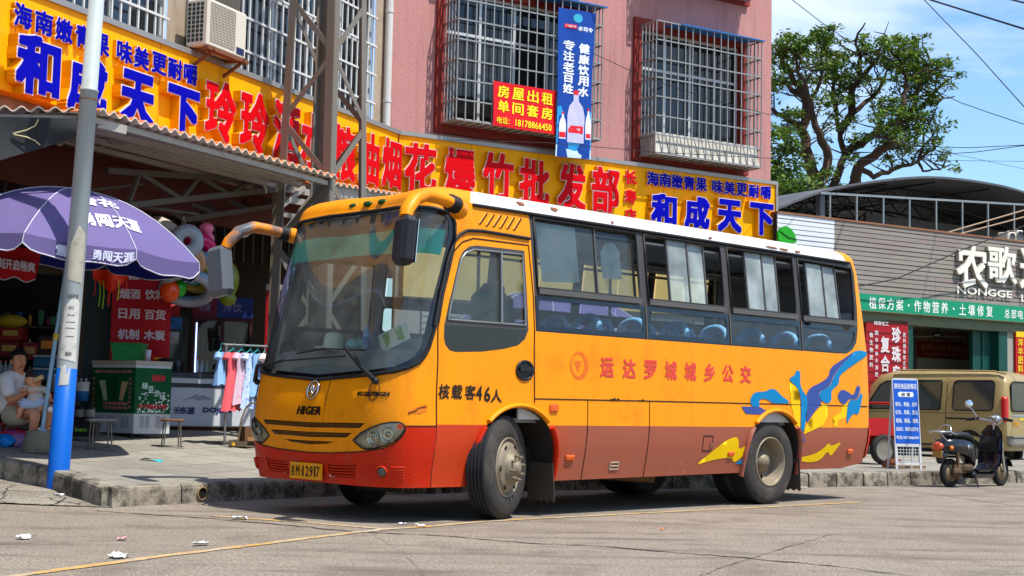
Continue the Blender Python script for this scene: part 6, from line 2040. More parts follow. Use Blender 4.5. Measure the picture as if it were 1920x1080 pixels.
# dark second cooler at its left
CF2 = Frame((at(318, 690, 20.0).x, 20.0), radians(20))
o = thing('drinks_cooler', 'dark unlit glass cooler behind the right edge of the red shop banner', 'drinks cooler', tuple(CF2.p(.1, .55)), CF2.ang)
mb = MB(); w_ = CF2.uv(353, 640)[0]; fbox(mb, CF2, -.5, w_, .5, 2.15, -.6, 0); mb.build('case', mat('dark cooler case', (30, 26, 28), .4, var=.2), o)
mb = MB(); fbox(mb, CF2, -.42, w_ - .05, .7, 2.0, 0, .006); mb.build('glass_door', dkglass, o)
# ---- stools
met = mat('worn tube steel', (120, 116, 106), .4, metal=.6, var=.15)
def stool(px, py, hgt, r, label, seat_m, round_):
 g = onpave(px, py)
 t = thing('stool', label, 'stool', tuple(g), random.uniform(0, 1))
 seat = MB()
 if round_: seat.lathe([(0, hgt - .012), (r, hgt - .012), (r + .006, hgt), (r, hgt + .014), (0, hgt + .014)], 22)
 else: seat.box((0, 0, hgt), (2 * r, 2 * r, .022), bev=.01)
 P_('seat', seat, seat_m, t)
 for k in range(4):
  a = pi / 4 + k * pi / 2
  P_('leg', MB().tube([(r * .85 * cos(a), r * .85 * sin(a), hgt - .01), (r * 1.02 * cos(a), r * 1.02 * sin(a), 0.005)], .009, 7), met, t)
 P_('foot_ring', MB().tube([(r * 1.0 * cos(a * .2618), r * 1.0 * sin(a * .2618), .012) for a in range(24)], .007, 6, True), met, t)
 if not round_: P_('seat_rim', MB().tube([(r * sx, r * sy, hgt - .012) for sx, sy in ((-1, -1), (1, -1), (1, 1), (-1, 1))], .013, 7, True, smooth=False), met, t)
stool(187, 843, .335, .155, 'bare steel stool with a pale square seat before the green freezer', mat('pale worn seat', (168, 166, 158), .5, var=.1), False)
stool(321, 839, .325, .14, 'round stool with brown wooden seat between green freezer and dress rack', mat('brown wooden seat', (112, 76, 48), .8, var=.2, vs=8), True)
# ---- rack of children's dresses
rf = onpave(421, 836)
rk = thing('clothes_rack', 'steel clothes rack with yellow feet hung with small dresses', 'clothes rack', tuple(rf))
rtop = at(424, 646, rf.y)
rdir = Vector((.80, .60, 0))
hz_ = rtop.z
chr_ = mat('dull chrome tube', (150, 150, 148), .3, metal=.7, var=.1)
p0 = Vector((rf.x, rf.y, rf.z)); pT = Vector((rtop.x, rf.y, hz_))
MB().tube([p0 + Vector((0, 0, .03)), pT], .016, 10).build('post', chr_, rk)
MB().tube([p0 + rdir * 1.1 + Vector((0, 0, .03)), pT + rdir * 1.1], .016, 10).build('post', chr_, rk)
MB().tube([pT - rdir * .03, pT + rdir * 1.13], .013, 8).build('rail', chr_, rk)
fd = Vector((-.55, .83, 0)) * .26
MB().tube([p0 + fd + Vector((0, 0, .03)), p0 - fd + Vector((0, 0, .03))], .016, 8).tube([p0 + fd * 1.0 + Vector((0, 0, .03)), p0 + fd * 1.14 + Vector((0, 0, .03))], .02, 8, mi=1).tube([p0 - fd * 1.0 + Vector((0, 0, .03)), p0 - fd * 1.14 + Vector((0, 0, .03))], .02, 8, mi=1).build('foot', [chr_, mat('yellow plastic', (206, 160, 30), .5)], rk)
def dress_cloth(name, base, spot=None, sc=26, thr=.56):
 m = mat(name, base, .8, var=.05, vs=6, dirt=spot, damt=1, ds=sc, dthr=thr) if spot else mat(name, base, .8, var=.08, vs=5)
 return m
DR = [(.10, .74, .20, dress_cloth('coral cloth', (226, 92, 98)), 'long coral pink sleeveless dress nearest the rack post'),
      (-.07, .42, .17, dress_cloth('blue dotted cloth', (130, 172, 220), (214, 220, 240), 30), 'small pale blue dotted top at the front end of the rack'),
      (.22, .66, .19, dress_cloth('white berry cloth', (206, 176, 190), (206, 40, 70), 16, .55), 'white dress with red berries beside the coral dress'),
      (.34, .70, .19, dress_cloth('blue flower cloth', (186, 206, 232), (40, 90, 190), 16, .50), 'white dress with blue and pink flowers in the middle of the rack'),
      (.44, .55, .19, dress_cloth('sky cloth', (140, 182, 222)), 'plain sky blue dress past the flowered dress'),
      (.54, .76, .21, dress_cloth('cream tulle', (226, 204, 200), (236, 170, 180), 14), 'cream and pink tulle dress deepest visible on the rack'),
      (.66, .66, .20, dress_cloth('pink dotted cloth', (226, 140, 164), (206, 60, 90), 18, .54), 'pink dotted dress next to the bus end of the rack')]
hgm = mat('teal plastic hanger', (40, 160, 160), .5)
random.seed(15)
for d, ln, w, m, lb in DR:
 c = pT + rdir * d + Vector((0, 0, -.09))
 wd = (Vector((-.6, .8, 0)) if d > .03 else Vector((-.8, .6, 0)))
 wd = (wd * .6 + Vector((.75, .1, 0)) * random.uniform(.35, .8)).normalized()
 t = thing('dress', lb, 'dress', tuple(c - Vector((0, 0, ln))), 0, 'dresses on the rack')
 dn = wd.cross(Vector((0, 0, 1)))
 def cl(a, b, th):
  prof = lerp(w * .62, w * .50, min(1, b / .35)) if b < .35 else lerp(w * .50, w * .98, (b - .35) / .65)
  s = (a - .5) * 2
  pl = .028 * sin(s * 11 + ln * 30) * max(0, b - .3)
  z = -b * ln - .03 * abs(s) * (b < .01) + (.012 * sin(s * 9) if b > .95 else 0)
  return c + wd * s * prof + dn * (th * (1 - s * s) ** .5 * (.03 + .035 * b) + pl) + Vector((0, 0, z))
 mb = MB().grid(lambda a, b: cl(a, b, 1), 18, 14).grid(lambda a, b: cl(a, b, -1), 18, 14)
 mb.build('dress_cloth', m, t)
 if random.random() < .75:
  for sg in (-1, 1):
   sl_ = MB().tube([c + wd * sg * w * .55 + Vector((0, 0, -.02)), c + wd * sg * w * .80 + Vector((0, 0, -.09))], [.045, .055], 8, flat=.6)
   sl_.build('sleeve', m, t)
 MB().tube([c + wd * -w * .6 + Vector((0, 0, -.01)), c + Vector((0, 0, .04)), c + wd * w * .6 + Vector((0, 0, -.01))], .006, 5).tube([c + Vector((0, 0, .04)), c + Vector((0, 0, .085)), c + dn * .02 + Vector((0, 0, .11)), c + dn * .03 + Vector((0, 0, .09))], .004, 5).build('hanger', hgm, t)
# carton under the rack, dustpan
g = rf + rdir * .42 + Vector((.02, .1, 0)); g.z = hp(g.x, g.y)
o = thing('carton', 'brown cardboard carton on the ground under the dress rack', 'box', tuple(g), .4)
P_('carton_body', MB().box((0, 0, .12), (.42, .34, .24)), mat('dark cardboard', (112, 80, 50), .9, var=.15), o)
P_('carton_flap', MB().box((.0, -.21, .22), (.40, .1, .006), Matrix.Rotation(.5, 4, 'X')), mat('dark cardboard', (0, 0, 0)), o)
g = onpave(446, 838)
o = thing('dustpan', 'long handled steel dustpan standing beside the dress rack', 'dustpan', tuple(g), -.3)
P_('handle', MB().tube([(0, 0, .05), (.02, .03, .35), (.06, .07, .50), (.10, .1, .55), (.16, .13, .55)], .011, 8), mat('brown handle', (128, 104, 76), .4, metal=.4), o)
P_('pan', MB().box((.06, 0, .012), (.24, .24, .012)).box((-.06, 0, .05), (.012, .24, .08)).box((.06, .12, .04), (.24, .012, .06)).box((.06, -.12, .04), (.24, .012, .06)), mat('rusty tin', (128, 112, 92), .6, metal=.4, var=.2), o)
g = onpave(284, 864)
o = MB().grid(lambda a, b: g + Vector(((a - .5) * .24, (b - .5) * .10, .012 + .02 * sin(a * 5) * (1 - b))), 12, 5).build('empty_packet', mat('cyan packet', (40, 176, 196), .4, var=.15, vs=20), None, None, tuple(g)); tag(o, 'flat cyan packet lying on the pavement tiles', 'packet')
# ---- swim rings and toys hung from the awning
HY = 18.3
def hang(px, py): return at(px, py, HY)
def ring(px, py, R, r, tiltz, tiltx, m, label, m2=None, dy=0.):
 c = at(px, py, HY + dy)
 M = Matrix.Translation(c) @ Matrix.Rotation(tiltz, 4, 'Z') @ Matrix.Rotation(pi / 2 + tiltx, 4, 'X')
 mb = MB().tube([M @ Vector((R * cos(2 * pi * k / 28), R * sin(2 * pi * k / 28), 0)) for k in range(28)], r, 12, True)
 if m2:
  for i, f in enumerate(mb.f):
   ctr = sum((mb.v[k] for k in f), Vector()) / 4
   if (M.inverted() @ ctr).z * 1 > r * .35: mb.m[i] = 1
 o = mb.build('swim_ring', [m, m2] if m2 else m, None, None, tuple(c))
 tag(o, label, 'swim ring', 'inflatables hanging from the awning')
 return o
def glossy(n, c): return mat(n, c, .25, var=.15, vs=9, coat=.3)
ring(350, 452, .135, .09, .5, .1, glossy('rainbow vinyl', (196, 130, 140)), 'pearly pink and teal swim ring with pale rim, uppermost left', glossy('pearl vinyl', (150, 160, 170)), -.25)
ring(357, 492, .14, .075, .6, .2, glossy('tan vinyl', (176, 132, 98)), 'tan swim ring behind the tip of the purple parasol', None, -.12)
ring(366, 500, .17, .07, .7, .1, glossy('teal vinyl', (30, 120, 150)), 'teal blue swim ring beside the tan ring', None, .02)
ring(372, 475, .18, .10, .8, .15, glossy('magenta vinyl', (196, 10, 96)), 'large magenta swim ring in the middle of the hanging toys', None, .16)
ring(352, 540, .30, .075, .1, 1.0, glossy('silver blue vinyl', (110, 130, 150)), 'silver blue swim ring hanging flat at the bottom of the toys', glossy('clear vinyl', (150, 150, 160)), .05)
ring(368, 520, .22, .06, .1, .9, glossy('olive yellow vinyl', (150, 130, 30)), 'mustard swim ring just above the silver blue one', None, .2)
c = at(318, 546, HY - .1)
o = MB().ball(c, (.13, .1, .15), 16, 10).build('balloon_ball', glossy('orange vinyl', (226, 74, 20)), None, None, tuple(c)); tag(o, 'orange inflatable ball under the parasol tip', 'ball', 'inflatables hanging from the awning')
c = at(337, 540, HY)
o = MB().ball(c, (.09, .08, .12), 14, 10).build('balloon_ball', glossy('green vinyl', (40, 170, 30)), None, None, tuple(c)); tag(o, 'bright green inflatable ball next to the orange ball', 'ball', 'inflatables hanging from the awning')
c = at(388, 440, HY + .25)
t = thing('inflatable_doll', 'pink inflatable doll at the top of the hanging toys', 'toy', tuple(c))
pinkv = glossy('pink vinyl', (232, 120, 160))
MB().ball(at(387, 428, HY + .25), (.10, .09, .078), 16, 10).build('head', pinkv, t)
MB().ball(at(390, 450, HY + .27), (.085, .08, .12), 14, 10).build('doll_body', pinkv, t)
c = at(396, 480, HY + .3)
o = MB().prism([(-.08, -.09), (.06, -.1), (.09, .03), (.02, .12), (-.08, .09)], -.03, .03, Matrix.Translation(c) @ Matrix.Rotation(pi / 2, 4, 'X')).build('toy_float', glossy('orange red vinyl', (226, 60, 16)), None, None, tuple(c)); tag(o, 'orange red float between the pink doll and bus mirror', 'toy', 'inflatables hanging from the awning')
c = at(425, 525, HY + .6)
o = MB().ball(c, (.17, .14, .26), 16, 12).ball(c + Vector((.02, .02, -.25)), (.12, .1, .1), 12, 8).build('toy_float', glossy('olive green vinyl', (112, 124, 18)), None, None, tuple(c)); tag(o, 'olive green inflatable behind the far bus mirror', 'toy', 'inflatables hanging from the awning')
c = at(313, 420, HY)
o = MB().lathe([(0, .06), (.12, .05), (.19, .0), (.2, -.05), (.17, -.06), (.16, -.01), (0, .03)], 20, Matrix.Translation(c) @ Matrix.Rotation(.5, 4, 'Y')).build('hat', mat('pale straw cloth', (178, 170, 158), .8, var=.2, vs=20), None, None, tuple(c)); tag(o, 'pale brimmed hat hanging left of the pearly swim ring', 'hat')
MB_ = MB().tube([at(345, 404, HY - .2), at(350, 436, HY - .2)], .004, 4).tube([at(345, 404, HY - .2), at(338, 434, HY - .2)], .004, 4)
o = MB_.build('string', mat('pale cord', (0, 0, 0)), None, None, tuple(at(345, 404, HY - .2))); tag(o, 'pale strings tied above the pearly swim ring', 'string')
# red kite
c = at(212, 525, 16.9)
kt = thing('kite', 'red orange kite with yellow green tails hung under the parasol edge', 'kite', tuple(c))
K = [at(px, py, 16.9 + d) for px, py, d in ((174, 508, 0), (241, 513, .05), (204, 550, -.05), (190, 512, -.12), (240, 525, 0))]
MB().grid(lambda a, b: at(lerp(174, 241, a), lerp(506, lerp(530, lerp(552, 520, abs(a - .5) * 2), .9), b), 16.9 + .06 * sin(a * 9)), 14, 6).build('sail', mat('red kite cloth', (232, 52, 16), .6, var=.15, vs=8), kt)
for px, l_, cc in ((178, 30, (220, 40, 20)), (187, 50, (150, 200, 20)), (194, 54, (150, 200, 20)), (203, 42, (220, 40, 20)), (205, 50, (220, 40, 20)), (222, 38, (150, 200, 20)), (237, 22, (220, 40, 20))):
 MB().tube([at(px, 525, 16.88), at(px + 1, 525 + l_ * .5, 16.86), at(px - 2, 525 + l_, 16.88)], .02, 4, flat=.2).build('tail', mat('tail %d' % cc[0], cc, .6), kt)
# ---- shelves and stock in the shop's shade
GY = 18.2
def stock(name, label, cat, px0, py0, px1, py1, Y, dep, m, group=None, rz=.06, parts=None):
 a, b = at(px0, py1, Y), at(px1, py0, Y)
 w, h = b.x - a.x, b.z - a.z
 t = thing(name, label, cat, ((a.x + b.x) / 2, Y + dep / 2, a.z), rz, group)
 P_('box_body', MB().box((0, 0, h / 2), (w, dep, h), bev=.008), m, t)
 P_('printed_panel', MB().box((0, -dep / 2 - .001, h * .55), (w * .7, .004, h * .4)), parts or mat('stock print', (150, 120, 60), .6, var=.5, vs=14), t)
 return t, w, h
shf = thing('shelf_unit', 'dark shelf unit packed with stock at the left edge of the shop', 'shelf', tuple(at(40, 820, 18.4)))
mb = MB()
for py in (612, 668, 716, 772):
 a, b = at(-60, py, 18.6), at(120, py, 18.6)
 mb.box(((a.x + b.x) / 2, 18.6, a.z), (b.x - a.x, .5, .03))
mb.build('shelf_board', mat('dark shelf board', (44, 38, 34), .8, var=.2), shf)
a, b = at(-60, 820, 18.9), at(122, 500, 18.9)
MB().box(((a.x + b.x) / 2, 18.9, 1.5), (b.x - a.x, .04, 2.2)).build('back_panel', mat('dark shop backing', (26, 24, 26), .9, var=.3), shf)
crd = mat('red carton', (120, 16, 18), .7, var=.2, vs=5)
stock('stock_carton', 'broad red carton on the top shelf under the yellow sack', 'box', -2, 613, 38, 638, GY, .35, crd, 'cartons in the shop')
stock('stock_carton', 'tall dark red carton left of the woman', 'box', -4, 640, 34, 668, GY - .02, .35, mat('dark red carton', (92, 12, 20), .7, var=.2, vs=5), 'cartons in the shop')
stock('stock_carton', 'red lettered carton behind the woman and the parasol pole', 'box', 40, 642, 69, 674, GY, .35, mat('maroon carton', (104, 20, 28), .7, var=.25, vs=6), 'cartons in the shop')
stock('stock_carton', 'dark carton with an orange badge above the teal cool box', 'box', 70, 630, 106, 666, GY + .02, .3, mat('brown black carton', (42, 26, 22), .7, var=.25, vs=6), 'cartons in the shop', .06, mat('orange badge', (190, 110, 30), .6, var=.4, vs=20))
c = at(20, 602, GY)
o = MB().grid(lambda a, b: c + Vector((.20 * cos(2 * pi * a) * sin(pi * b) * (1 + .1 * sin(9 * a * 6.28)), .15 * sin(2 * pi * a) * sin(pi * b), .10 - .085 * cos(pi * b) - .1)), 22, 10).build('sack', mat('yellow mesh sack', (150, 126, 16), .8, var=.25, vs=30), None, None, tuple(c)); tag(o, 'yellow mesh sack on the top shelf at the left edge', 'sack')
cb = thing('cool_box', 'teal and white cool box upper of the two stacked beside the pole', 'cool box', tuple(at(82, 690, GY)), 0, 'stacked cool boxes')
def coolbox(t, px0, py0, px1, py1):
 a, b = at(px0, py1, GY), at(px1, py0, GY); w, h = b.x - a.x, b.z - a.z
 ctr = Vector(((a.x + b.x) / 2, GY + .15, a.z))
 MB().box(ctr + Vector((0, 0, h * .4)), (w, .3, h * .78), bev=.012).build('tub', mat('teal tub', (16, 86, 120), .5, var=.1), t)
 MB().box(ctr + Vector((0, 0, h * .9)), (w * 1.03, .32, h * .18), bev=.01).build('lid', mat('pale tub lid', (150, 158, 164), .5), t)
coolbox(cb, 61, 666, 106, 688)
cb2 = thing('cool_box', 'teal and white cool box under another beside the pole', 'cool box', tuple(at(82, 712, GY)), 0, 'stacked cool boxes')
coolbox(cb2, 60, 690, 106, 714)
random.seed(4)
btp = thing('bottle_pack', 'shrink wrapped pack of clear bottles beside the blue pole base', 'bottle pack', tuple(at(150, 735, 17.9)))
def pack(t, px, py, Y, n, rgbcap):
 for i in range(n):
  for j in range(2):
   p = at(px + i * 9, py, Y + j * .07)
   R = Matrix.Translation(p)
   MB().lathe([(0, 0), (.03, 0), (.031, .13), (.012, .18), (.012, .2)], 9, R).build('bottle_body', mat('cloudy bottle', (120, 128, 134), .25, var=.15), t)
   MB().lathe([(.014, .198), (.014, .215), (0, .216)], 8, R).build('bottle_cap', mat('cap %d %d %d' % rgbcap, rgbcap, .4), t)
pack(btp, 142, 742, 17.9, 3, (200, 200, 200))
bt2 = thing('bottle_pack', 'pack of red capped bottles behind the woman at the left edge', 'bottle pack', tuple(at(8, 706, 17.6)))
pack(bt2, 0, 708, 17.6, 3, (190, 30, 40))
bt3 = thing('bottle_pack', 'low pack of clear bottles on the ground behind the woman', 'bottle pack', tuple(at(100, 735, 17.8)))
pack(bt3, 92, 735, 17.8, 4, (190, 196, 200))
tmb = thing('tub_stack', 'white and blue paint tub right of the pole by the green freezer', 'tub', tuple(at(153, 752, 17.75)))
R = Matrix.Translation(at(153, 752, 17.75))
MB().lathe([(0, 0), (.075, 0), (.085, .12), (.085, .125)], 18, R).build('blue_tub', mat('blue tub', (30, 90, 150), .5), tmb)
MB().lathe([(.084, .125), (.086, .22), (.09, .225), (.09, .24), (0, .242)], 18, R).build('white_lid', mat('white tub lid', (176, 178, 176), .5), tmb)
for i, (px, lb) in enumerate(((150, 'black tub of goods with pale label left of the steel stool'), (168, 'black tub of goods with pale label nearest the green freezer'))):
 p = at(px, 788, 17.1)
 t = thing('goods_tub', lb, 'tub', tuple(p), 0, 'black tubs by the freezer')
 MB().lathe([(0, 0), (.055, 0), (.06, .16), (.0, .17)], 16, Matrix.Translation(p)).build('tub', mat('black tub', (26, 26, 30), .5), t)
 MB().lathe([(.0605, .04), (.0615, .13)], 16, Matrix.Translation(p), a0=pi, a1=2 * pi).build('label', mat('pale tub label', (130, 124, 120), .6, var=.3, vs=20), t)
p = at(156, 818, 16.9)
o = thing('goods_box', 'low black box with green lettering on the ground by the freezer', 'box', tuple(p))
MB().box(p + Vector((0, .1, .08)), (.28, .2, .17), bev=.01).build('box_body', mat('black carton', (22, 24, 26), .5), o)
put_text(MB(), Matrix.Translation(p + Vector((0, -.003, .08))) @ Matrix.Rotation(pi / 2, 4, 'X'), 'ban', -.03, 0, .14, .05, .03, .002).build('lettering', mat('lime print', (120, 190, 50), .5), o)
random.seed(12)
GL = 'small packaged goods crowding the dark shelf unit in the shop shade'
for sh, py in enumerate((612, 668, 716, 772)):
 for k in range(12):
  px = -10 + k * 11 + random.uniform(-2, 2)
  if sh < 2 and px < 72 and k % 2: continue
  b_ = at(px, py, 18.42); hgt = random.uniform(.10, .24); wd = random.uniform(.05, .075)
  cc = random.choice(((120, 20, 24), (30, 60, 110), (150, 140, 120), (40, 90, 60), (150, 100, 40), (90, 30, 70)))
  m_ = mat('goods %d %d' % cc[:2], cc, .55, var=.5, vs=18)
  R_m = Matrix.Translation(b_ + Vector((0, 0, .015)))
  if k % 3 == 0: o = MB().lathe([(0, 0), (wd * .5, .002), (wd * .5, hgt * .7), (wd * .2, hgt * .85), (wd * .2, hgt), (0, hgt)], 10, R_m).build('goods_bottle', m_, None, None, tuple(b_))
  else: o = MB().box((0, 0, hgt / 2), (wd, .07, hgt), R_m, bev=.008).build('goods_packet', m_, None, None, tuple(b_))
  tag(o, GL, 'goods', 'packaged goods on the dark shelf unit')
# dark green pillar and door leaf behind the pole
pl_ = thing('door_leaf', 'dark green folded door leaf between the pole and the red shop banner', 'door', tuple(at(180, 800, 18.9)), .3)
a = at(183, 800, 18.9)
P_('leaf', MB().box((0, 0, 1.1), (.42, .05, 2.7)), mat('dark green door', (16, 40, 38), .5, var=.2), pl_)
P_('rails', MB().box((0, -.03, .4), (.36, .02, .05)).box((0, -.03, 1.2), (.36, .02, .05)).box((0, -.03, 2.0), (.36, .02, .05)), mat('dark green door', (0, 0, 0)), pl_)
o = thing('notice', 'pale framed notice on the dark shop backing above the cool boxes', 'notice', tuple(at(128, 596, 18.5)))
a, b = at(117, 614, 18.5), at(136, 575, 18.5)
MB().box(((a.x + b.x) / 2, 18.5, (a.z + b.z) / 2), (b.x - a.x, .02, b.z - a.z)).build('frame', mat('notice frame', (110, 100, 96), .6), o)
MB().box(((a.x + b.x) / 2, 18.488, (a.z + b.z) / 2), ((b.x - a.x) * .8, .006, (b.z - a.z) * .85)).build('sheet', mat('notice sheet', (76, 50, 48), .7, var=.4, vs=20), o)
for px, py, rgb, lb in ((327, 582, (190, 60, 70), 'small pink packet hanging above a blue one beside the red banner'), (330, 606, (60, 120, 180), 'small blue packet hanging beside the red banner'), (324, 633, (170, 170, 176), 'white plastic packet hanging low beside the red banner')):
 c = at(px, py, 19.2)
 o = MB().grid(lambda a, b: c + Vector(((a - .5) * .16, .02 * sin(3 * a + 5 * b), (b - .5) * .16)), 6, 6).build('snack_packet', mat('packet %d' % rgb[0], rgb, .4, var=.3, vs=16), None, None, tuple(c)); tag(o, lb, 'packet', 'packets hanging by the red banner')
# red poster by the bus mirror post
o = thing('poster', 'red poster with pale top strip left of the bus windscreen', 'poster', tuple(at(512, 640, 20.6)))
a, b = at(492, 760, 20.6), at(545, 536, 20.6)
MB().box(((a.x + b.x) / 2, 20.6, (a.z + b.z) / 2), (b.x - a.x, .02, b.z - a.z)).build('sheet', mat('red poster', (176, 10, 24), .6, var=.1), o)
MB().box(((a.x + b.x) / 2, 20.58, b.z - .03), (b.x - a.x, .02, .08)).build('top_strip', mat('pale strip', (186, 182, 176), .6), o)
text_plate(o, Matrix(((1, 0, 0, (a.x + b.x) / 2 + .02), (0, 0, -1, 20.585), (0, 1, 0, (a.z + b.z) / 2 + .2), (0, 0, 0, 1))), [('冰饮', 0, 0, .3, .22, .03)], 'lettering', mat('gold print', (0, 0, 0)))
# ---- behind the bus: second purple parasol and shop banner seen through its windows
for i, (x, y, lb) in enumerate(((.55, 19.9, 'purple parasol standing behind the front half of the bus'),)):
 parasol('parasol', lb, Vector((x, y, .17)), (0, 0, 0), 1.35, .5, 1.95, pur, bluc, [(5, '饮料有限公司', .5, .5, .8, .12, .02, 'v'), (6, '饮料有限公司', .5, .5, .8, .12, .02, 'v')], 0, .24)
o = thing('poster', 'red banner on the shutters seen through the bus side windows', 'poster', tuple(RW.p(2.6, 1.6)))
mb = MB(); fbox(mb, RW, 2.0, 3.6, 1.5, 2.3, -.06, -.02); mb.build('sheet', mat('red poster', (0, 0, 0)), o)
text_plate(o, RW.mat(2.8, 1.9, -.015), [('批发', 0, 0, 1.1, .5, .03)], 'lettering', mat('gold print', (0, 0, 0)))
# ---- heap of bags and cloth beside the parasol block
g = onpave(45, 842); g.y += .25
hc = thing('clothes_heap', 'maroon clothes with red and blue stripes heaped behind the concrete block', 'clothes', tuple(g))
def lump(c, r, seed, name, m, t, dz=0.):
 random.seed(seed)
 ph = [random.uniform(0, 6) for _ in range(6)]
 def fn(a, b):
  th, fi = 2 * pi * a, pi * b
  k = 1 + .16 * sin(3 * th + ph[0]) * sin(fi) + .13 * sin(5 * th + 4 * fi + ph[1]) + .08 * sin(9 * th - 7 * fi + ph[2])
  return Vector((c[0] + r[0] * k * cos(th) * sin(fi), c[1] + r[1] * k * sin(th) * sin(fi), max(c[2] - r[2] * .75, c[2] + r[2] * k * cos(fi))))
 return MB().grid(fn, 30, 16).build(name, m, t)
lump(at(30, 822, g.y + .1), (.22, .16, .10), 1, 'maroon_cloth', mat('maroon cloth', (74, 16, 34), .9, var=.2, vs=8), hc)
lump(at(26, 815, g.y), (.15, .1, .05), 2, 'striped_cloth', mat('red blue striped cloth', (190, 30, 26), .9, var=.1, dirt=(30, 70, 170), damt=1, ds=3.5, dthr=.5, stretch=(1, 1, 5)), hc)
def crumple(label, px, py, Y, r, m, seed):
 c = at(px, py, Y); c.z = hp(c.x, c.y) + r[2] * .7
 t = thing('plastic_bag', label, 'bag', (c.x, c.y, hp(c.x, c.y)), 0, 'bags on the ground by the parasol')
 lump(c, r, seed, 'bag_body', m, t)
crumple('shiny blue plastic bag on the pavement at the left edge', 8, 848, g.y - .15, (.14, .1, .075), mat('blue bag film', (10, 120, 196), .25, var=.25, vs=10), 6)
crumple('lilac plastic bag lying against the concrete block', 33, 846, g.y - .1, (.10, .08, .08), mat('lilac bag film', (150, 112, 156), .3, var=.3, vs=12), 7)
crumple('red and orange bag behind the concrete block under the woman', 72, 815, 15.5, (.16, .1, .07), mat('orange red bag film', (206, 54, 20), .4, var=.25, vs=10), 8)
crumple('yellow packet bag right of the concrete block', 105, 846, 15.3, (.06, .05, .07), mat('yellow bag film', (190, 160, 50), .4, var=.3, vs=14), 9)
# ---- people
def skinned(name, chains, m, parent, sub=2, extra=None):
 """chains: lists of (point, radius); first point of first chain is the root; points that coincide are shared"""
 V, E, Rr, idx = [], [], [], {}
 for ch in chains:
  prev = None
  for p, r in ch:
   k = tuple(round(x, 4) for x in p)
   if k not in idx:
    idx[k] = len(V); V.append(tuple(p)); Rr.append(r)
   i = idx[k]
   if prev is not None and prev != i and (prev, i) not in E: E.append((prev, i))
   prev = i
 me = bpy.data.meshes.new('skin'); me.from_pydata(V, E, [])
 ob = bpy.data.objects.new('skin', me); COL.objects.link(ob)
 md = ob.modifiers.new('s', 'SKIN'); md.use_smooth_shade = True; md.branch_smoothing = .6
 if not me.skin_vertices:
  bpy.context.view_layer.objects.active = ob
 sv = me.skin_vertices[0].data
 for i, r in enumerate(Rr):
  sv[i].radius = (r, r) if not isinstance(r, tuple) else r
  sv[i].use_root = (i == 0)
 sd = ob.modifiers.new('u', 'SUBSURF'); sd.levels = sub; sd.render_levels = sub
 dg = bpy.context.evaluated_depsgraph_get(); dg.update()
 m2 = bpy.data.meshes.new_from_object(ob.evaluated_get(dg))
 mb = MB().add([v.co.copy() for v in m2.vertices], [tuple(p.vertices) for p in m2.polygons], 0, True)
 bpy.data.objects.remove(ob); bpy.data.meshes.remove(me); bpy.data.meshes.remove(m2)
 if extra: extra(mb)
 return mb.build(name, m, parent)
WY = 15.85
def W_(u, v, dy=0.): return at(u / 4.909, 640 + v / 4.909, WY + dy)
skin_m = mat('woman skin', (206, 142, 106), .55, var=.06, vs=12)
bskin = mat('baby skin', (214, 152, 118), .55, var=.05, vs=12)
feet = W_(420, 905, -.45); feet.z = hp(feet.x, feet.y)
wm = thing('person', 'seated woman in a white blouse holding a baby at the shop front', 'person', (W_(80, 700).x, WY, hp(W_(80, 700).x, WY)))
hipc = W_(70, 640, .08); hipL, hipR = W_(95, 655, -.06), W_(75, 650, .16)
chest = W_(135, 400, .03); neck0 = W_(150, 300, .03); neck1 = W_(165, 250, .0); headc = W_(176, 185, -.02)
shA, shB = W_(50, 335, -.16), W_(245, 330, .14)
elA, wrA, hdA = W_(95, 555, -.30), W_(270, 455, -.40), W_(330, 405, -.42)
elB, wrB = W_(300, 480, .02), W_(400, 520, -.22)
kn1, an1 = W_(480, 610, -.30), W_(420, 800, -.28); ft1 = Vector((an1.x + .03, an1.y - .02, hp(an1.x, an1.y) + .05))
kn2, an2 = W_(330, 660, -.50), W_(300, 830, -.42); ft2 = Vector((an2.x + .03, an2.y, hp(an2.x, an2.y) + .05))
hz = 37 / 2655 * WY
def fingers(mb):
 d = (hdA - wrA).normalized()
 for k in range(5):
  off = Vector((0, 0, 1)) * (.03 - .015 * k) + Vector((.006 * k, -.01, 0))
  b = hdA + off * 1.0
  L0 = (.07, .075, .07, .058, .05)[k]
  if k == 0: dirs = [Vector((.35, -.2, .9)).normalized(), Vector((.8, .1, .5)).normalized()]
  else: dirs = [(d + Vector((0, -.2, 0))).normalized(), (d + Vector((0, .6, .15))).normalized()]
  p1 = b + dirs[0] * L0 * .55; p2 = p1 + dirs[1] * L0 * .45
  mb.tube([b - d * .02, b, p1, p2], [.010, .0095, .0085, .006], 7)
 for k in range(5):
  b = wrB + Vector((.02, -.02, -.03 + .014 * k)); mb.tube([wrB, b + Vector((.03, -.01, -.01)), b + Vector((.062 + .006 * (2 - abs(k - 2)), -.02, -.035))], [.011, .009, .006], 7)
 # nose, ears, brow
 f = Vector((.72, -.69, 0))
 mb.ball(headc + f * .098 + Vector((0, 0, -.012)), (.014, .014, .022), 8, 6)
 s_ = Vector((.69, .72, 0))
 mb.ball(headc - s_ * .082 + Vector((-.01, 0, -.01)), (.016, .016, .03), 8, 6)
 mb.ball(headc + f * .052 + Vector((0, 0, -.078)), (.028, .028, .02), 10, 6)
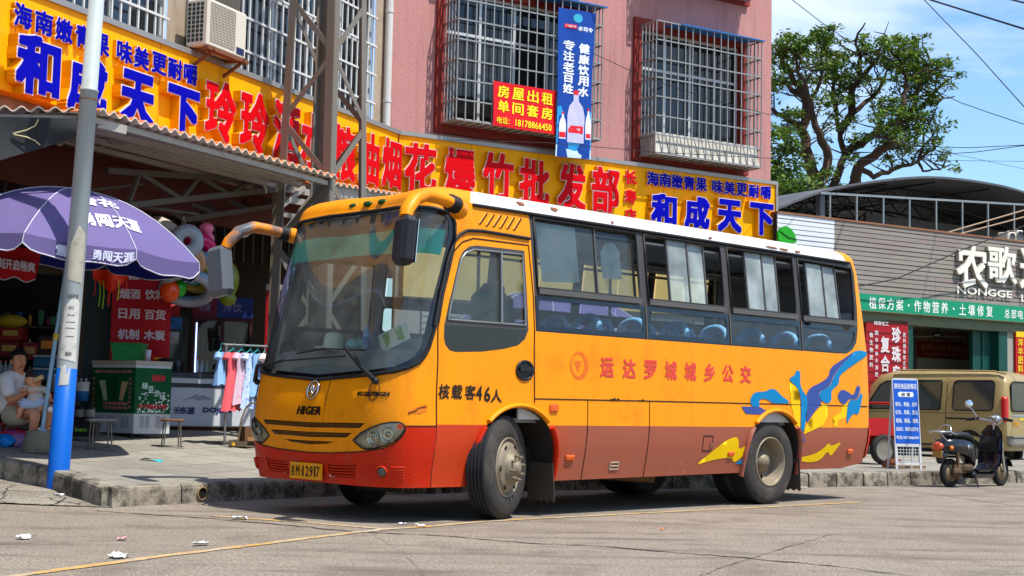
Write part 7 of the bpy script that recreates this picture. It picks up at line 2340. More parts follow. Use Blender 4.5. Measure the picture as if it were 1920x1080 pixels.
skinned('body', [[(hipc, .14), (chest, .125), (neck0, .065), (neck1, .048), (headc + Vector((0, 0, -.045)), .075), (headc + Vector((0, 0, .045)), .085), (headc + Vector((0, 0, .085)), .05)],
  [(neck0, .065), (shA, .062), (elA, .042), (wrA, .029), (hdA, .034)], [(neck0, .065), (shB, .06), (elB, .04), (wrB, .028)],
  [(hipc, .14), (hipL, .11), (kn1, .066), (an1, .042), (ft1, .045), (ft1 + Vector((.12, -.12, -.03)), .03)], [(hipc, .14), (hipR, .11), (kn2, .068), (an2, .045), (ft2, .045), (ft2 + Vector((.1, -.13, -.03)), .03)]], skin_m, wm, 2, fingers)
blouse = mat('white lace blouse', (228, 220, 216), .85, var=.1, vs=14, bump=.4, bs=60)
lapc = W_(110, 690, -.04)
skinned('blouse', [[(W_(60, 690, .05), .185), (W_(80, 560, .05), .165), (chest, .158), (W_(150, 318, .03), .09)], [(W_(150, 318, .03), .09), (shA, .098), (W_(68, 440, -.24), .085), (W_(90, 520, -.285), .082)], [(W_(150, 318, .03), .09), (shB, .088), (W_(280, 420, .07), .07)]], blouse, wm)
skinned('skirt', [[(W_(70, 660, .06), .17), (W_(160, 690, -.10), .13), (W_(260, 680, -.25), .10)]], mat('cream skirt', (190, 178, 150), .9, var=.08), wm)
hair_m = mat('black hair', (15, 12, 11), .9, var=.3, vs=20)
def hairf(a, b):
 th, fi = 2 * pi * a, pi * .64 * b
 v = Vector((sin(fi) * cos(th), sin(fi) * sin(th), cos(fi)))
 f = v.x * .72 - v.y * .69
 k = 1.07 if not (f > .2 and v.z < .62) else .62
 return headc + Vector((0, .0, .03)) + Vector((v.x * .098 * k, v.y * .098 * k, v.z * .108 * k)) - Vector((.72, -.69, 0)) * .012
MB().grid(hairf, 36, 16).ball(headc + Vector((-.085, .075, .0)), (.052, .052, .05), 12, 8).build('hair', hair_m, wm)
f = Vector((.72, -.69, 0)); s_ = Vector((.69, .72, 0))
mb = MB()
for sg in (-1, 1):
 mb.ball(headc + f * .082 + s_ * sg * .034 + Vector((0, 0, .008)), (.010, .010, .0045), 8, 6)
 mb.tube([headc + f * .088 + s_ * (sg * .036 - .02) + Vector((0, 0, .036)), headc + f * .092 + s_ * sg * .036 + Vector((0, 0, .041)), headc + f * .084 + s_ * (sg * .036 + .02) + Vector((0, 0, .036))], .0025, 5)
mb.build('eyes', mat('dark eyes', (22, 16, 14), .3, var=0), wm)
MB().tube([headc + f * .084 - s_ * .028 + Vector((0, 0, -.058)), headc + f * .094 + Vector((0, 0, -.055)), headc + f * .084 + s_ * .028 + Vector((0, 0, -.058))], .006, 6).build('mouth', mat('lips', (140, 72, 62), .5, var=0), wm)
MB().tube([wrA + Vector((.03 * cos(k * .524), .03 * sin(k * .524) * .6, .03 * sin(k * .524))) for k in range(12)], .005, 5, True).build('bracelet', mat('gold', (190, 150, 60), .3, metal=.8), wm)
st = thing('stool', 'low stool hidden beneath the seated woman in the white blouse', 'stool', (hipc.x, WY + .1, hp(hipc.x, WY + .1)))
hh = max(.16, hipc.z - .13 - hp(hipc.x, WY))
P_('seat', MB().lathe([(0, hh - .03), (.15, hh - .03), (.16, hh - .01), (.15, hh), (0, hh)], 18), mat('red plastic', (150, 26, 26), .5), st)
for k in range(4): P_('leg', MB().tube([(.11 * cos(k * pi / 2 + .7), .11 * sin(k * pi / 2 + .7), hh - .02), (.14 * cos(k * pi / 2 + .7), .14 * sin(k * pi / 2 + .7), 0)], .016, 6), mat('red plastic', (0, 0, 0)), st)
BD = -.40
bh = W_(287, 352, BD - .03); bn = W_(300, 410, BD - .02); bc = W_(330, 470, BD); bhp = W_(320, 560, BD)
by = thing('person', 'baby in pale clothes drinking from a bottle on the woman\'s lap', 'person', tuple(bhp))
def bfing(mb):
 mb.ball(bh, (.060, .058, .066), 16, 12)
 mb.ball(bh + Vector((.055, -.045, -.01)), (.012, .012, .012), 8, 6)
 mb.ball(bh + Vector((-.052, -.03, 0)), (.012, .012, .02), 8, 6)
 w = W_(462, 530, BD)
 for k in range(5): mb.tube([w, w + Vector((.012 + .004 * k, -.012, -.012)), w + Vector((.018 + .006 * k, -.014, -.034 + .003 * abs(k - 2)))], [.008, .0065, .004], 6)
 for p in (W_(145, 703, BD - .05), W_(350, 640, BD - .06)):
  for k in range(5): mb.ball(p + Vector((-.02 + .004 * k, -.014, -.006 + .004 * k)), .007, 6, 5)
skinned('body', [[(bhp, .062), (bc, .066), (bn, .03), (bh + Vector((0, 0, -.02)), .036), (bh, .04)], [(bn, .034), (W_(235, 430, BD), .034), (W_(180, 450, BD - .05), .026), (W_(250, 440, BD - .09), .02)], [(bn, .034), (W_(410, 440, BD + .02), .034), (W_(450, 490, BD + .02), .026), (W_(462, 530, BD), .02)],
   [(bhp, .062), (W_(215, 580, BD - .03), .048), (W_(185, 640, BD - .04), .034), (W_(178, 690, BD - .04), .024), (W_(145, 703, BD - .05), .018)], [(bhp, .062), (W_(400, 575, BD - .03), .045), (W_(370, 625, BD - .05), .03), (W_(350, 640, BD - .06), .02)]], bskin, by, 2, bfing)
bcl = mat('pale baby shirt', (196, 186, 176), .85, var=.12, vs=20)
skinned('shirt', [[(W_(322, 585, BD), .10), (W_(326, 520, BD), .098), (bc, .098), (W_(312, 440, BD - .01), .075), (W_(302, 408, BD - .02), .05)], [(W_(312, 440, BD - .01), .075), (W_(235, 428, BD), .052), (W_(195, 445, BD - .04), .046)], [(W_(312, 440, BD - .01), .075), (W_(410, 438, BD + .02), .052), (W_(440, 475, BD + .02), .046)]], bcl, by)
skinned('shorts', [[(W_(320, 560, BD), .075), (W_(215, 580, BD - .03), .062), (W_(192, 612, BD - .035), .056)], [(W_(320, 560, BD), .075), (W_(400, 575, BD - .03), .058), (W_(412, 590, BD - .035), .054)]], mat('pale blue shorts', (176, 192, 220), .85, var=.08), by)
def bhair(a, b):
 th, fi = 2 * pi * a, pi * .5 * b
 return bh + Vector((-.006, .006, .026)) + Vector((sin(fi) * cos(th) * .066, sin(fi) * sin(th) * .066, cos(fi) * .066))
MB().grid(bhair, 20, 8).build('hair', mat('short dark hair', (52, 36, 30), .7, var=.3, vs=30), by)
m0 = bh + Vector((.05, -.055, -.01)); m1 = W_(378, 330, BD - .12)
bo = thing('baby_bottle', 'amber feeding bottle held to the baby\'s mouth', 'bottle', tuple(m1))
R = Matrix.Translation(m0) @ (m1 - m0).to_track_quat('Z', 'Y').to_matrix().to_4x4()
ln = (m1 - m0).length
MB().lathe([(.0, 0), (.008, .0), (.012, .02), (.024, .024), (.024, .04), (.022, .042)], 14, R, 1).lathe([(.022, .042), (.026, .05), (.026, ln + .02), (.0, ln + .024)], 14, R, 0).build('bottle_body', [mat('milky amber plastic', (206, 168, 112), .3), mat('teat', (206, 190, 160), .5)], bo)
p = W_(462, 625, -.55)
bo = thing('baby_bottle', 'clear feeding bottle with white cap resting at the woman\'s knee', 'bottle', tuple(p))
R = Matrix.Translation(p) @ Vector((.5, -.8, -.2)).to_track_quat('Z', 'Y').to_matrix().to_4x4()
MB().lathe([(0, -.12), (.028, -.12), (.028, 0), (.02, .008)], 14, R).build('bottle_body', mat('cloudy bottle', (0, 0, 0)), bo)
MB().lathe([(.03, 0), (.03, .02), (0, .022)], 14, R).build('cap', mat('white cap', (220, 220, 225)), bo)
# ================================================================ SHOP ROW ON THE RIGHT
NG = Frame((.2787 * 29, 29.), radians(32))
ZB0, ZB1, ZT_ = 3.03, 3.37, 4.80
ngb = thing('shop_building', 'low farm supply shop with grey brown slatted facade and green fascia', 'building', tuple(NG.p(2, 0)), NG.ang)
uw = NG.uv(1566, 440)[0]
sid = mat('mauve grey siding', (130, 124, 114), .7, var=.16, vs=1.2, stretch=(.35, .35, 3), dirt=(126, 98, 106), damt=.6, ds=1.6, dthr=.5)
wsd = mat('white siding', (196, 200, 204), .6, var=.06, vs=2, dirt=(150, 146, 138), damt=.5, ds=3, dthr=.6)
gap = mat('dark siding gap', (44, 38, 38), .9, var=.1)
random.seed(31)
mb = MB(); mw = MB(); mg = MB()
nr = 15
for k in range(nr):
 a, b = lerp(ZB1, ZT_, k / nr), lerp(ZB1, ZT_, (k + 1) / nr)
 j = random.uniform(-.004, .004)
 u = uw
 while u < 11:
  e = u + random.choice((2.9, 3.6, 4.4))
  M = NG.mat((u + min(e, 11)) / 2, (a + b) / 2, -.02 + j) @ Matrix.Rotation(radians(-5), 4, 'X')
  mb.box((0, 0, 0), (min(e, 11) - u - .006, b - a - .012, .02), M); u = e
 M = NG.mat((uw - 3.52) / 2, (a + b) / 2, -.02 + j) @ Matrix.Rotation(radians(-5), 4, 'X')
 mw.box((0, 0, 0), (uw + 3.52 - .02, b - a - .010, .02), M)
fbox(mg, NG, -3.52, 11, ZB1, ZT_, -.12, -.045)
mb.build('siding', sid, ngb); mw.build('white_siding', wsd, ngb); mg.build('siding_backing', gap, ngb)
mb = MB(); fbox(mb, NG, -3.52, 11, ZT_, ZT_ + .035, -.2, .01); mb.build('rusty_coping', mat('rusty coping', (136, 92, 66), .8, var=.25, vs=3), ngb)
grb = mat('green fascia', (0, 134, 96), .55, var=.06, vs=1.4, dirt=(30, 110, 84), damt=.4, ds=3, dthr=.55)
mb = MB(); fbox(mb, NG, -3.52, 11, ZB0, ZB1, -.1, .03)
mb.build('fascia', grb, ngb)
mb = MB(); fbox(mb, NG, -3.52, 11, ZB0 - .22, ZB0, -.3, -.06); fbox(mb, NG, -3.52, 11, ZB0 - .01, ZB0 + .012, -.06, .034)
mb.build('lintel', mat('olive lintel', (92, 100, 76), .7, var=.15), ngb)
wl_ = mat('grubby white wall', (150, 146, 134), .85, var=.12, vs=1.2)
mb = MB()
ux = lambda px, py=640: NG.uv(px, py)[0]
fbox(mb, NG, -3.52, ux(1632), -.05, ZB0 - .2, -.35, -.15)
fbox(mb, NG, ux(1897), 11, -.05, ZB0 - .2, -.35, -.12)
fbox(mb, NG, -3.52, 11, -.05, ZT_, -7, -6.9); fbox(mb, NG, -3.52, -3.5, -.05, ZT_, -6.9, -.4); fbox(mb, NG, 10.9, 11, -.05, ZT_, -6.9, -.4)
mb.build('wall', wl_, ngb)
mb = MB(); fbox(mb, NG, -3.52, 11, ZT_ - .15, ZT_ - .05, -6.9, -.25); fbox(mb, NG, -3.4, 10.9, 2.9, 2.98, -6.9, -.4); mb.build('flat_roof', mat('grey slab', (120, 118, 114), .9), ngb)
dgr = mat('dark green shop frame', (12, 66, 56), .5, var=.15)
mb = MB()
for a, b in ((1708, 1719), (1880, 1896)):
 fbox(mb, NG, ux(a), ux(b), -.05, ZB0 - .22, -.35, -.1); mb.build('door_post', dgr, ngb); mb = MB()
mb = MB(); fbox(mb, NG, ux(1845), ux(1879), -.05, ZB0 - .22, -.4, -.3); fbox(mb, NG, ux(1861), ux(1863), -.05, ZB0 - .22, -.3, -.27); mb.build('shutter_door', dgr, ngb)
# what the open bay shows inside
IN = NG.off(-2.6)
ui = lambda px: IN.uv(px, 640)[0]; vi = lambda py: IN.uv(1780, py)[1]
mb = MB(); fbox(mb, IN, ui(1690), ui(1915), -.05, 2.9, -.1, 0); mb.build('inner_wall', mat('dim inner wall', (110, 104, 96), .9, var=.15), ngb)
mb = MB()
for k in range(19):
 u = lerp(ui(1718), ui(1845), k / 18); fbox(mb, IN, u, u + .06, vi(640), vi(622), .01, .04)
fbox(mb, IN, ui(1716), ui(1846), vi(622), vi(618), .01, .05); fbox(mb, IN, ui(1716), ui(1846), vi(642), vi(638), .01, .05)
mb.build('shelf_fretwork', mat('pale fretwork', (150, 120, 100), .8, var=.3, vs=12), ngb)
mb = MB(); fbox(mb, IN, ui(1718), ui(1823), vi(672), vi(642), .01, .04); o_ = mb.build('inner_banner', mat('dull red banner', (130, 44, 40), .7, var=.15), ngb)
text_plate(ngb, IN.mat(0, 0, .042), [('农资大批发零售批发站', (ui(1720) + ui(1822)) / 2, vi(653), abs(ui(1822) - ui(1720)) * .92, .13, .02), ('复合肥 尿素 农药 种子', (ui(1720) + ui(1822)) / 2, vi(666), abs(ui(1822) - ui(1720)) * .8, .06, .01)], 'inner_lettering', mat('dull gold print', (176, 128, 92), .7))
mb = MB(); fbox(mb, IN, ui(1718), ui(1823), .1, vi(674), .01, .05); mb.build('counter_front', mat('marbled counter', (176, 172, 164), .5, var=.2, vs=4), ngb)
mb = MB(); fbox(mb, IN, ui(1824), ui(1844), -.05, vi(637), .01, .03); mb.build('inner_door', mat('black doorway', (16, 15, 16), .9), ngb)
fn_ = NG.off(-1.4); fo = fn_.p(*fn_.uv(1758, 628))
fan = thing('ceiling_fan', 'green ceiling fan hanging in the farm shop opening', 'fan', tuple(fo))
MB().tube([fo, (fo.x, fo.y, 2.88)], .015, 8).build('rod', dgr, fan)
MB().lathe([(0, -.06), (.09, -.05), (.1, 0), (.05, .05), (0, .06)], 16, Matrix.Translation(fo)).build('motor', dgr, fan)
for k in range(3):
 a = .2 + k * 2.094
 MB().box((.38, 0, -.03), (.56, .1, .012), Matrix.Translation(fo) @ Matrix.Rotation(a, 4, 'Z') @ Matrix.Rotation(.15, 4, 'X')).build('blade', mat('pale fan blade', (150, 160, 150), .5), fan)
# facade lettering
crm = mat('cream raised letter', (226, 222, 206), .45, var=.04)
crs = mat('letter return', (160, 150, 134), .6)
for ch, cx, cy, w, h in (('农', 1818, 501, 58, .92), ('歌', 1874, 497, 54, .80), ('达', 1934, 505, 54, .9)):
 u, v = NG.uv(cx, cy); wd_ = NG.uv(cx + w / 2, cy)[0] - NG.uv(cx - w / 2, cy)[0]
 channel_letter(NG.mat(), ch, u, v, wd_, h, .07, crm, crm, crs, ngb, .018, .004)
u, v = NG.uv(1845, 548)
mb = MB(); put_text(mb, NG.mat(), 'NONGGE', u, v, ux(1896, 548) - ux(1793, 548), .155, .02, .03)
put_text(mb, NG.mat(), 'LIAN', ux(1930, 560), NG.uv(1930, 560)[1], .6, .155, .02, .03); mb.build('latin_lettering', crm, ngb)
mb = MB()
for k, c in enumerate('植保方案·作物营养·土壤修复'):
 t = k / 13
 px, py = lerp(1634, 1853, t), lerp(568, 584, t)
 u, v = NG.uv(px, py)
 put_text(mb, NG.mat(), c, u, v, .21 if c != '·' else .05, .24 if c != '·' else .05, .012, .034)
for k, c in enumerate('总部电话'):
 u, v = NG.uv(1886 + k * 12.5, 588 + k); put_text(mb, NG.mat(), c, u, v, .17, .2, .012, .034)
mb.build('fascia_lettering', mat('pale fascia print', (216, 226, 214), .5, var=.03), ngb)
# green leaf emblem on the white boards
lp = [(1456, 452), (1455, 438), (1460, 428), (1470, 424), (1480, 430), (1487, 440), (1490, 455), (1478, 457), (1465, 456)]
pp = [NG.uv(*q) for q in lp]
mb = MB().prism([(a, b) for a, b in pp], .01, .06, NG.mat()); mb.build('leaf_emblem', mat('leaf green', (30, 150, 20), .4, var=.12, vs=3), ngb)
mb = MB().tube([NG.p(*NG.uv(*q), .064) for q in ((1459, 434), (1466, 440), (1475, 446), (1488, 449))], .012, 5); mb.build('leaf_vein', mat('dark leaf green', (16, 80, 16), .5), ngb)
# posters
PF = NG.off(.0)
po = thing('wall_poster', 'tall red farm poster with white columns of characters right behind the bus tail', 'poster', tuple(PF.p(ux(1668), 1.4)), NG.ang)
mb = MB(); fbox(mb, PF, ux(1628), ux(1707), 1.1, NG.uv(1668, 600)[1], -.12, -.06); mb.build('sheet', mat('dark red poster', (150, 12, 24), .6, var=.1), po)
mb = MB()
for k in range(9): fbox(mb, PF, ux(1628), ux(1707), 1.2 + k * .2, 1.22 + k * .2, -.06, -.055)
mb.build('board_lines', mat('poster seam', (86, 8, 14), .7), po)
MP = PF.mat(0, 0, -.052)
pos = lambda px, py: NG.uv(px, py)
rows = [(c, *pos(1684, 628 + 36 * k), .26, .33, .03) for k, c in enumerate('珍珠泉')] + [(c, *pos(1663, 646 + 36 * k), .25, .33, .03) for k, c in enumerate('复合肥')]
rows += [(c, *pos(1637, 628 + 14 * k), .10, .10, .02) for k, c in enumerate('微生物肥料')] + [(c, *pos(1647, 624 + 13 * k), .09, .09, .02) for k, c in enumerate('固体液体水溶肥')] + [(c, *pos(1699, 628 + 10.5 * k), .08, .09, .02) for k, c in enumerate('肥料用珠家庄稼丰收')] + [('绿渔化工', *pos(1656, 606), .42, .09, .02)]
text_plate(po, MP, rows, 'lettering', mat('pale poster print', (206, 198, 200), .6))
po = thing('wall_poster', 'red and yellow fertiliser poster at the right edge of the photo', 'poster', tuple(PF.p(ux(1918), 1.4)), NG.ang)
mb = MB(); fbox(mb, PF, ux(1909), ux(1990), 1.3, NG.uv(1915, 622)[1], -.12, -.06); mb.build('sheet', mat('bright red poster', (180, 24, 22), .6, var=.1), po)
mb = MB(); fbox(mb, PF, ux(1909), ux(1990), NG.uv(1915, 632)[1], NG.uv(1915, 621)[1], -.06, -.05); mb.build('yellow_strip', mat('poster yellow', (220, 180, 20), .6), po)
text_plate(po, MP, [(c, *pos(1917, 642 + 16.5 * k), .17, .17, .03) for k, c in enumerate('洋丰肥料')], 'lettering', mat('poster yellow', (0, 0, 0)))
# ---- barrel roofed shed behind
shd = thing('barrel_roof_shed', 'dark curved metal roof on thin posts above the farm shop', 'shed', tuple(NG.p(3, ZT_, -2)), NG.ang)
SF = NG.off(-1.5)
AR = [SF.uv(*q) for q in ((1455, 395), (1500, 376), (1540, 362), (1600, 348), (1680, 337), (1750, 333), (1830, 341), (1920, 359))]
AR += [(AR[-1][0] + 2.2, AR[-1][1] - .45), (AR[-1][0] + 4.4, AR[-1][1] - 1.3)]
AR = smooth_poly(AR, False, 2)
shm = mat('weathered steel sheet', (96, 96, 98), .55, metal=.3, var=.2, vs=1.5, dirt=(70, 66, 64), damt=.6, ds=2, dthr=.5)
k = len(AR)
mb = MB()
vs = [SF.p(a, b, -n_ * 1.5) for n_ in range(11) for a, b in AR]
mb.add(vs, [(j * k + i, j * k + i + 1, (j + 1) * k + i + 1, (j + 1) * k + i) for j in range(10) for i in range(k - 1)], 0, True)
mb.add([p + Vector((0, 0, .05)) for p in vs], [(j * k + i, j * k + i + 1, (j + 1) * k + i + 1, (j + 1) * k + i) for j in range(10) for i in range(k - 1)], 0, True)
mb.add(vs[:k] + [p + Vector((0, 0, .05)) for p in vs[:k]], [(i, i + 1, k + i + 1, k + i) for i in range(k - 1)], 0)
mb.build('roof_sheet', shm, shd)
mb = MB()
for n_ in range(1, 11):
 P = [SF.p(a, b - .06, -n_ * 1.45) for a, b in AR]; Q = [SF.p(a, b - .38, -n_ * 1.45) for a, b in AR]
 mb.tube(P, .025, 5); mb.tube(Q, .025, 5)
 for i in range(0, k - 2, 2): mb.beam(P[i], Q[i + 1], .025, .025); mb.beam(Q[i + 1], P[i + 2], .025, .025)
for i in range(2, k, 5):
 a, b = AR[i]; mb.beam(SF.p(a, b - .07, -.1), SF.p(a, b - .07, -14.5), .04, .04)
mb.build('roof_trusses', mat('dark truss', (50, 48, 48), .7, var=.2), shd)
pw = mat('pale shed post', (132, 140, 142), .5, metal=.2, var=.1)
PF2 = NG.off(-1.3)
for px, t_, b_ in ((1556, 364, 410), (1606, 367, 416), (1656, 370, 422), (1705, 372, 430), (1755, 375, 437), (1804, 377, 442), (1852, 380, 448), (1901, 383, 454), (1950, 385, 460)):
 u, v = PF2.uv(px, t_)
 MB().beam(PF2.p(u, ZT_ - .1), PF2.p(u, v), .034, .034, NG.n).build('post', pw, shd)
p1, p2 = PF2.uv(1538, 362), PF2.uv(1975, 387)
MB().beam(PF2.p(*p1), PF2.p(*p2), .04, .045).build('rail', pw, shd)
u, v = PF2.uv(1570, 372)
MB().beam(PF2.p(u, ZT_ - .2, -.5), PF2.p(u, v + .12, -.5), .13, .13, NG.n).build('column', mat('grey column', (110, 114, 118), .6), shd)
mb = MB()
fbox(mb, NG, ux(1838, 440), 11, ZT_ - .1, ZT_ + .85, -3.4, -3.3)
mb.build('board_wall', mat('grey weathered boards', (92, 88, 82), .9, var=.3, vs=3, stretch=(6, 6, .5)), shd)
for px0, px1, py0, py1, lb in ((1890, 1906, 436, 454, 'small air conditioner unit on the farm shop roof, left of a bigger one'), (1907, 1919, 432, 455, 'air conditioner unit on the farm shop roof at the right edge')):
 F_ = NG.off(-1.0); a, b = F_.uv(px0, py1); c, d = F_.uv(px1, py0)
 t = thing('air_conditioner', lb, 'air conditioner', tuple(F_.p((a + c) / 2, b)), NG.ang)
 mb = MB(); fbox(mb, F_, a, c, ZT_ + .0, d, -.3, 0, bev=.02); mb.build('casing', cream, t)
 mb = MB().lathe([(.0, 0), (abs(d - b) * .38, 0), (abs(d - b) * .4, .01)], 18, F_.mat((a + c) / 2, (b + d) / 2, .004)); mb.build('fan_grille', mat('dark fan grille', (70, 74, 76), .6), t)
for i, (q0, q1, lb) in enumerate((((1770, 438), (1935, 390), 'rusty diagonal pipe leaning over the farm shop roof'), ((1795, 440), (1935, 403), 'lower rusty diagonal pipe over the farm shop roof'))):
 a, b = NG.off(-.9).p(*NG.off(-.9).uv(*q0)), NG.off(-.9).p(*NG.off(-.9).uv(*q1))
 o = MB().tube([a, b], .02, 6).build('pipe', mat('rusty pipe', (150, 128, 104), .6, metal=.3), None, None, tuple(a)); tag(o, lb, 'pipe')
# ---- trees beyond
bark = mat('dark bark', (70, 52, 40), .95, var=.3, vs=6, bump=.8, bs=12)
def leafm(name, rgb, tr=.25):
 m = bpy.data.materials.new(name); m.use_nodes = True
 n, l = m.node_tree.nodes, m.node_tree.links
 b = n['Principled BSDF']; b.inputs['Roughness'].default_value = .55; b.inputs['Specular IOR Level'].default_value = .3
 g = n.new('ShaderNodeNewGeometry')
 hsv = n.new('ShaderNodeHueSaturation'); hsv.inputs['Color'].default_value = lin(rgb)
 mr = n.new('ShaderNodeMapRange'); mr.inputs['To Min'].default_value = .55; mr.inputs['To Max'].default_value = 1.5
 l.new(g.outputs['Random Per Island'], mr.inputs['Value']); l.new(mr.outputs[0], hsv.inputs['Value'])
 mh = n.new('ShaderNodeMapRange'); mh.inputs['To Min'].default_value = .46; mh.inputs['To Max'].default_value = .53
 l.new(g.outputs['Random Per Island'], mh.inputs['Value']); l.new(mh.outputs[0], hsv.inputs['Hue'])
 l.new(hsv.outputs['Color'], b.inputs['Base Color'])
 t = n.new('ShaderNodeBsdfTranslucent'); l.new(hsv.outputs['Color'], t.inputs['Color'])
 x = n.new('ShaderNodeMixShader'); x.inputs[0].default_value = tr
 l.new(b.outputs[0], x.inputs[1]); l.new(t.outputs[0], x.inputs[2]); l.new(x.outputs[0], n['Material Output'].inputs[0])
 return m
lf1, lf2 = leafm('leaf green light', (108, 130, 40)), leafm('leaf green dark', (60, 92, 36))
TY = 50.
def T_(u, v, dy=0.): return at(1420 + u / 2.572, v / 2.572, TY + dy)
def leaf_clump(mb, c, r, n, sz, flat=.75):
 for _ in range(n):
  d = Vector((random.gauss(0, 1), random.gauss(0, 1), random.gauss(0, 1))).normalized() * r * random.random() ** .45
  d.z *= flat
  p = c + d
  a = Vector((random.gauss(0, 1), random.gauss(0, 1), random.gauss(0, .5))).normalized()
  b = a.cross(Vector((random.gauss(0, .5), random.gauss(0, .5), 1))).normalized()
  s = sz * random.uniform(.6, 1.35)
  mb.add([p - a * s, p + b * s * .42, p + a * s, p - b * s * .42], [(0, 1, 2, 3)], 1 if random.random() < .42 else 0)
random.seed(77)
tree = thing('tree', 'large gnarled tree with open leafy crown behind the farm shop', 'tree', (T_(300, 900).x, TY, .0))
limbs = [([(330, 1150, 0), (310, 1000, 0), (290, 900, 0), (250, 770, .2), (220, 620, .5), (243, 500, .8), (200, 410, .4), (150, 360, 0), (118, 300, -.3), (118, 240, -.4)], .34),
 ([(290, 900, 0), (350, 760, -.6), (300, 640, -.9), (262, 540, -1), (232, 420, -1.2), (190, 330, -1.4), (190, 240, -1.4)], .22),
 ([(310, 1000, 0), (380, 860, .5), (420, 740, .8), (395, 640, 1.2), (378, 540, 1.5), (398, 440, 1.4)], .22),
 ([(400, 1100, 0), (470, 880, -.3), (480, 810, -.5), (560, 752, -.9), (640, 700, -1.3), (664, 630, -1.5), (712, 570, -1.5), (702, 490, -1.2), (722, 400, -1), (690, 330, -1.2), (700, 280, -1.2)], .27),
 ([(420, 740, .8), (500, 695, .9), (580, 640, .9), (690, 572, .7), (800, 505, .5), (850, 440, .4), (920, 385, .2), (955, 370, 0)], .2),
 ([(395, 640, 1.2), (462, 540, 1.2), (455, 430, 1), (505, 370, .6), (490, 270, .4), (470, 190, .2), (520, 110, 0)], .2),
 ([(505, 370, .6), (560, 310, .2), (600, 230, 0), (640, 190, -.2)], .12), ([(462, 540, 1.2), (560, 470, 1.6), (620, 380, 1.8), (650, 280, 1.8)], .13),
 ([(480, 810, -.5), (560, 850, -.2), (660, 815, 0), (780, 778, .3), (850, 720, .4), (880, 690, .4)], .14), ([(780, 778, .3), (800, 830, .4), (880, 820, .5), (930, 795, .5)], .07), ([(780, 778, .3), (800, 660, .4), (830, 600, .4)], .08),
 ([(800, 505, .5), (880, 480, .8), (950, 465, 1)], .09), ([(690, 572, .7), (760, 520, 0), (780, 420, -.4), (800, 340, -.6), (830, 280, -.6)], .12), ([(664, 630, -1.5), (600, 670, -1.9), (580, 640, -2.1)], .07),
 ([(220, 620, .5), (120, 560, 1), (60, 520, 1.4), (-40, 470, 1.6)], .16), ([(243, 500, .8), (140, 400, 1.4), (60, 400, 1.6), (-20, 420, 1.8)], .16), ([(250, 770, .2), (150, 700, -.4), (90, 640, -.7)], .13), ([(350, 760, -.6), (330, 880, -1.4), (240, 900, -1.8)], .08),
 ([(378, 540, 1.5), (360, 440, 2), (380, 330, 2.2), (400, 260, 2.2)], .12), ([(243, 500, .8), (300, 400, .2), (320, 320, .2), (300, 270, .2)], .1)]
tb, cr = MB(), MB()
tips = []
for P, r in limbs:
 pts_ = [T_(*q) for q in P]
 sp = smooth_poly([(p.x, p.z) for p in pts_], False, 1)
 Q = []
 n0 = len(pts_)
 for i in range(len(pts_) - 1):
  for t in (0, .33, .66):
   p = pts_[i].lerp(pts_[i + 1], t); Q.append(p + Vector((random.uniform(-.06, .06), random.uniform(-.06, .06), random.uniform(-.05, .05))))
 Q.append(pts_[-1])
 n = len(Q)
 tb.tube(Q, [max(.025, .84 * r * (1 - .86 * i / (n - 1))) for i in range(n)], 8)
 for i in range(n // 3, n):
  if random.random() < .80:
   p = Q[i]
   for _ in range(random.choice((1, 2, 2))):
    g = random.uniform(-.6, 3.7)
    d = Vector((cos(g), random.uniform(-.8, .8), .35 + .8 * sin(g))).normalized() * random.uniform(.45, 1.25)
    m_ = p + d * .5 + Vector((random.uniform(-.12, .12), 0, random.uniform(-.1, .1)))
    e = p + d
    if e.z > 14.6 or e.x > 15.5: continue
    tb.tube([p, m_, e], [.035, .025, .012], 5)
    tips.append(e)
    if random.random() < .6:
     e2 = m_ + Vector((random.uniform(-.5, .5), random.uniform(-.4, .4), random.uniform(.05, .55)))
     tb.tube([m_, e2], [.02, .01], 4); tips.append(e2)
 tips.append(Q[-1])
 for i in range(n // 3, n):
  if random.random() < .26: tips.append(Q[i] + Vector((random.uniform(-.45, .45), random.uniform(-.9, -.1), random.uniform(-.2, .5))))
for e in tips:
 if e.z > 14.7 or e.x > 15.6: continue
 for _ in range(random.choice((1, 1, 2))):
  leaf_clump(cr, e + Vector((random.uniform(-.25, .25), random.uniform(-.2, .2), random.uniform(-.1, .22))), random.uniform(.20, .40), random.randint(28, 48), .09, .6)
tb.build('trunk', bark, tree); cr.build('crown', [lf1, lf2], tree)
def bushy(label, cx, cy, Y, rx, rz, seed, n=130, name='tree'):
 random.seed(seed)
 c = at(cx, cy, Y)
 t = thing(name, label, 'tree', (c.x, Y, 0), 0, 'trees behind the shops')
 MB().tube([(c.x, Y, 0), (c.x + .1, Y, c.z * .5), (c.x, Y, c.z)], [.2, .15, .08], 8).build('trunk', bark, t)
 mb = MB()
 for _ in range(n):
  d = Vector((random.gauss(0, 1), random.gauss(0, 1), random.gauss(0, 1))).normalized() * random.random() ** .4
  leaf_clump(mb, c + Vector((d.x * rx, d.y * rx, d.z * rz)), random.uniform(.25, .5), 26, .11, .7)
 mb.build('crown', [lf2, lf1], t)
bushy('dense dark tree low against the pink wall edge', 1452, 330, 45, 1.0, 1.9, 5, 120)
bushy('pale low bush at the left foot of the gnarled tree', 1490, 372, 43, .9, .6, 6, 50)
bushy('dark tree filling the gap under the gnarled tree', 1530, 372, 56, 1.7, .9, 8, 70)
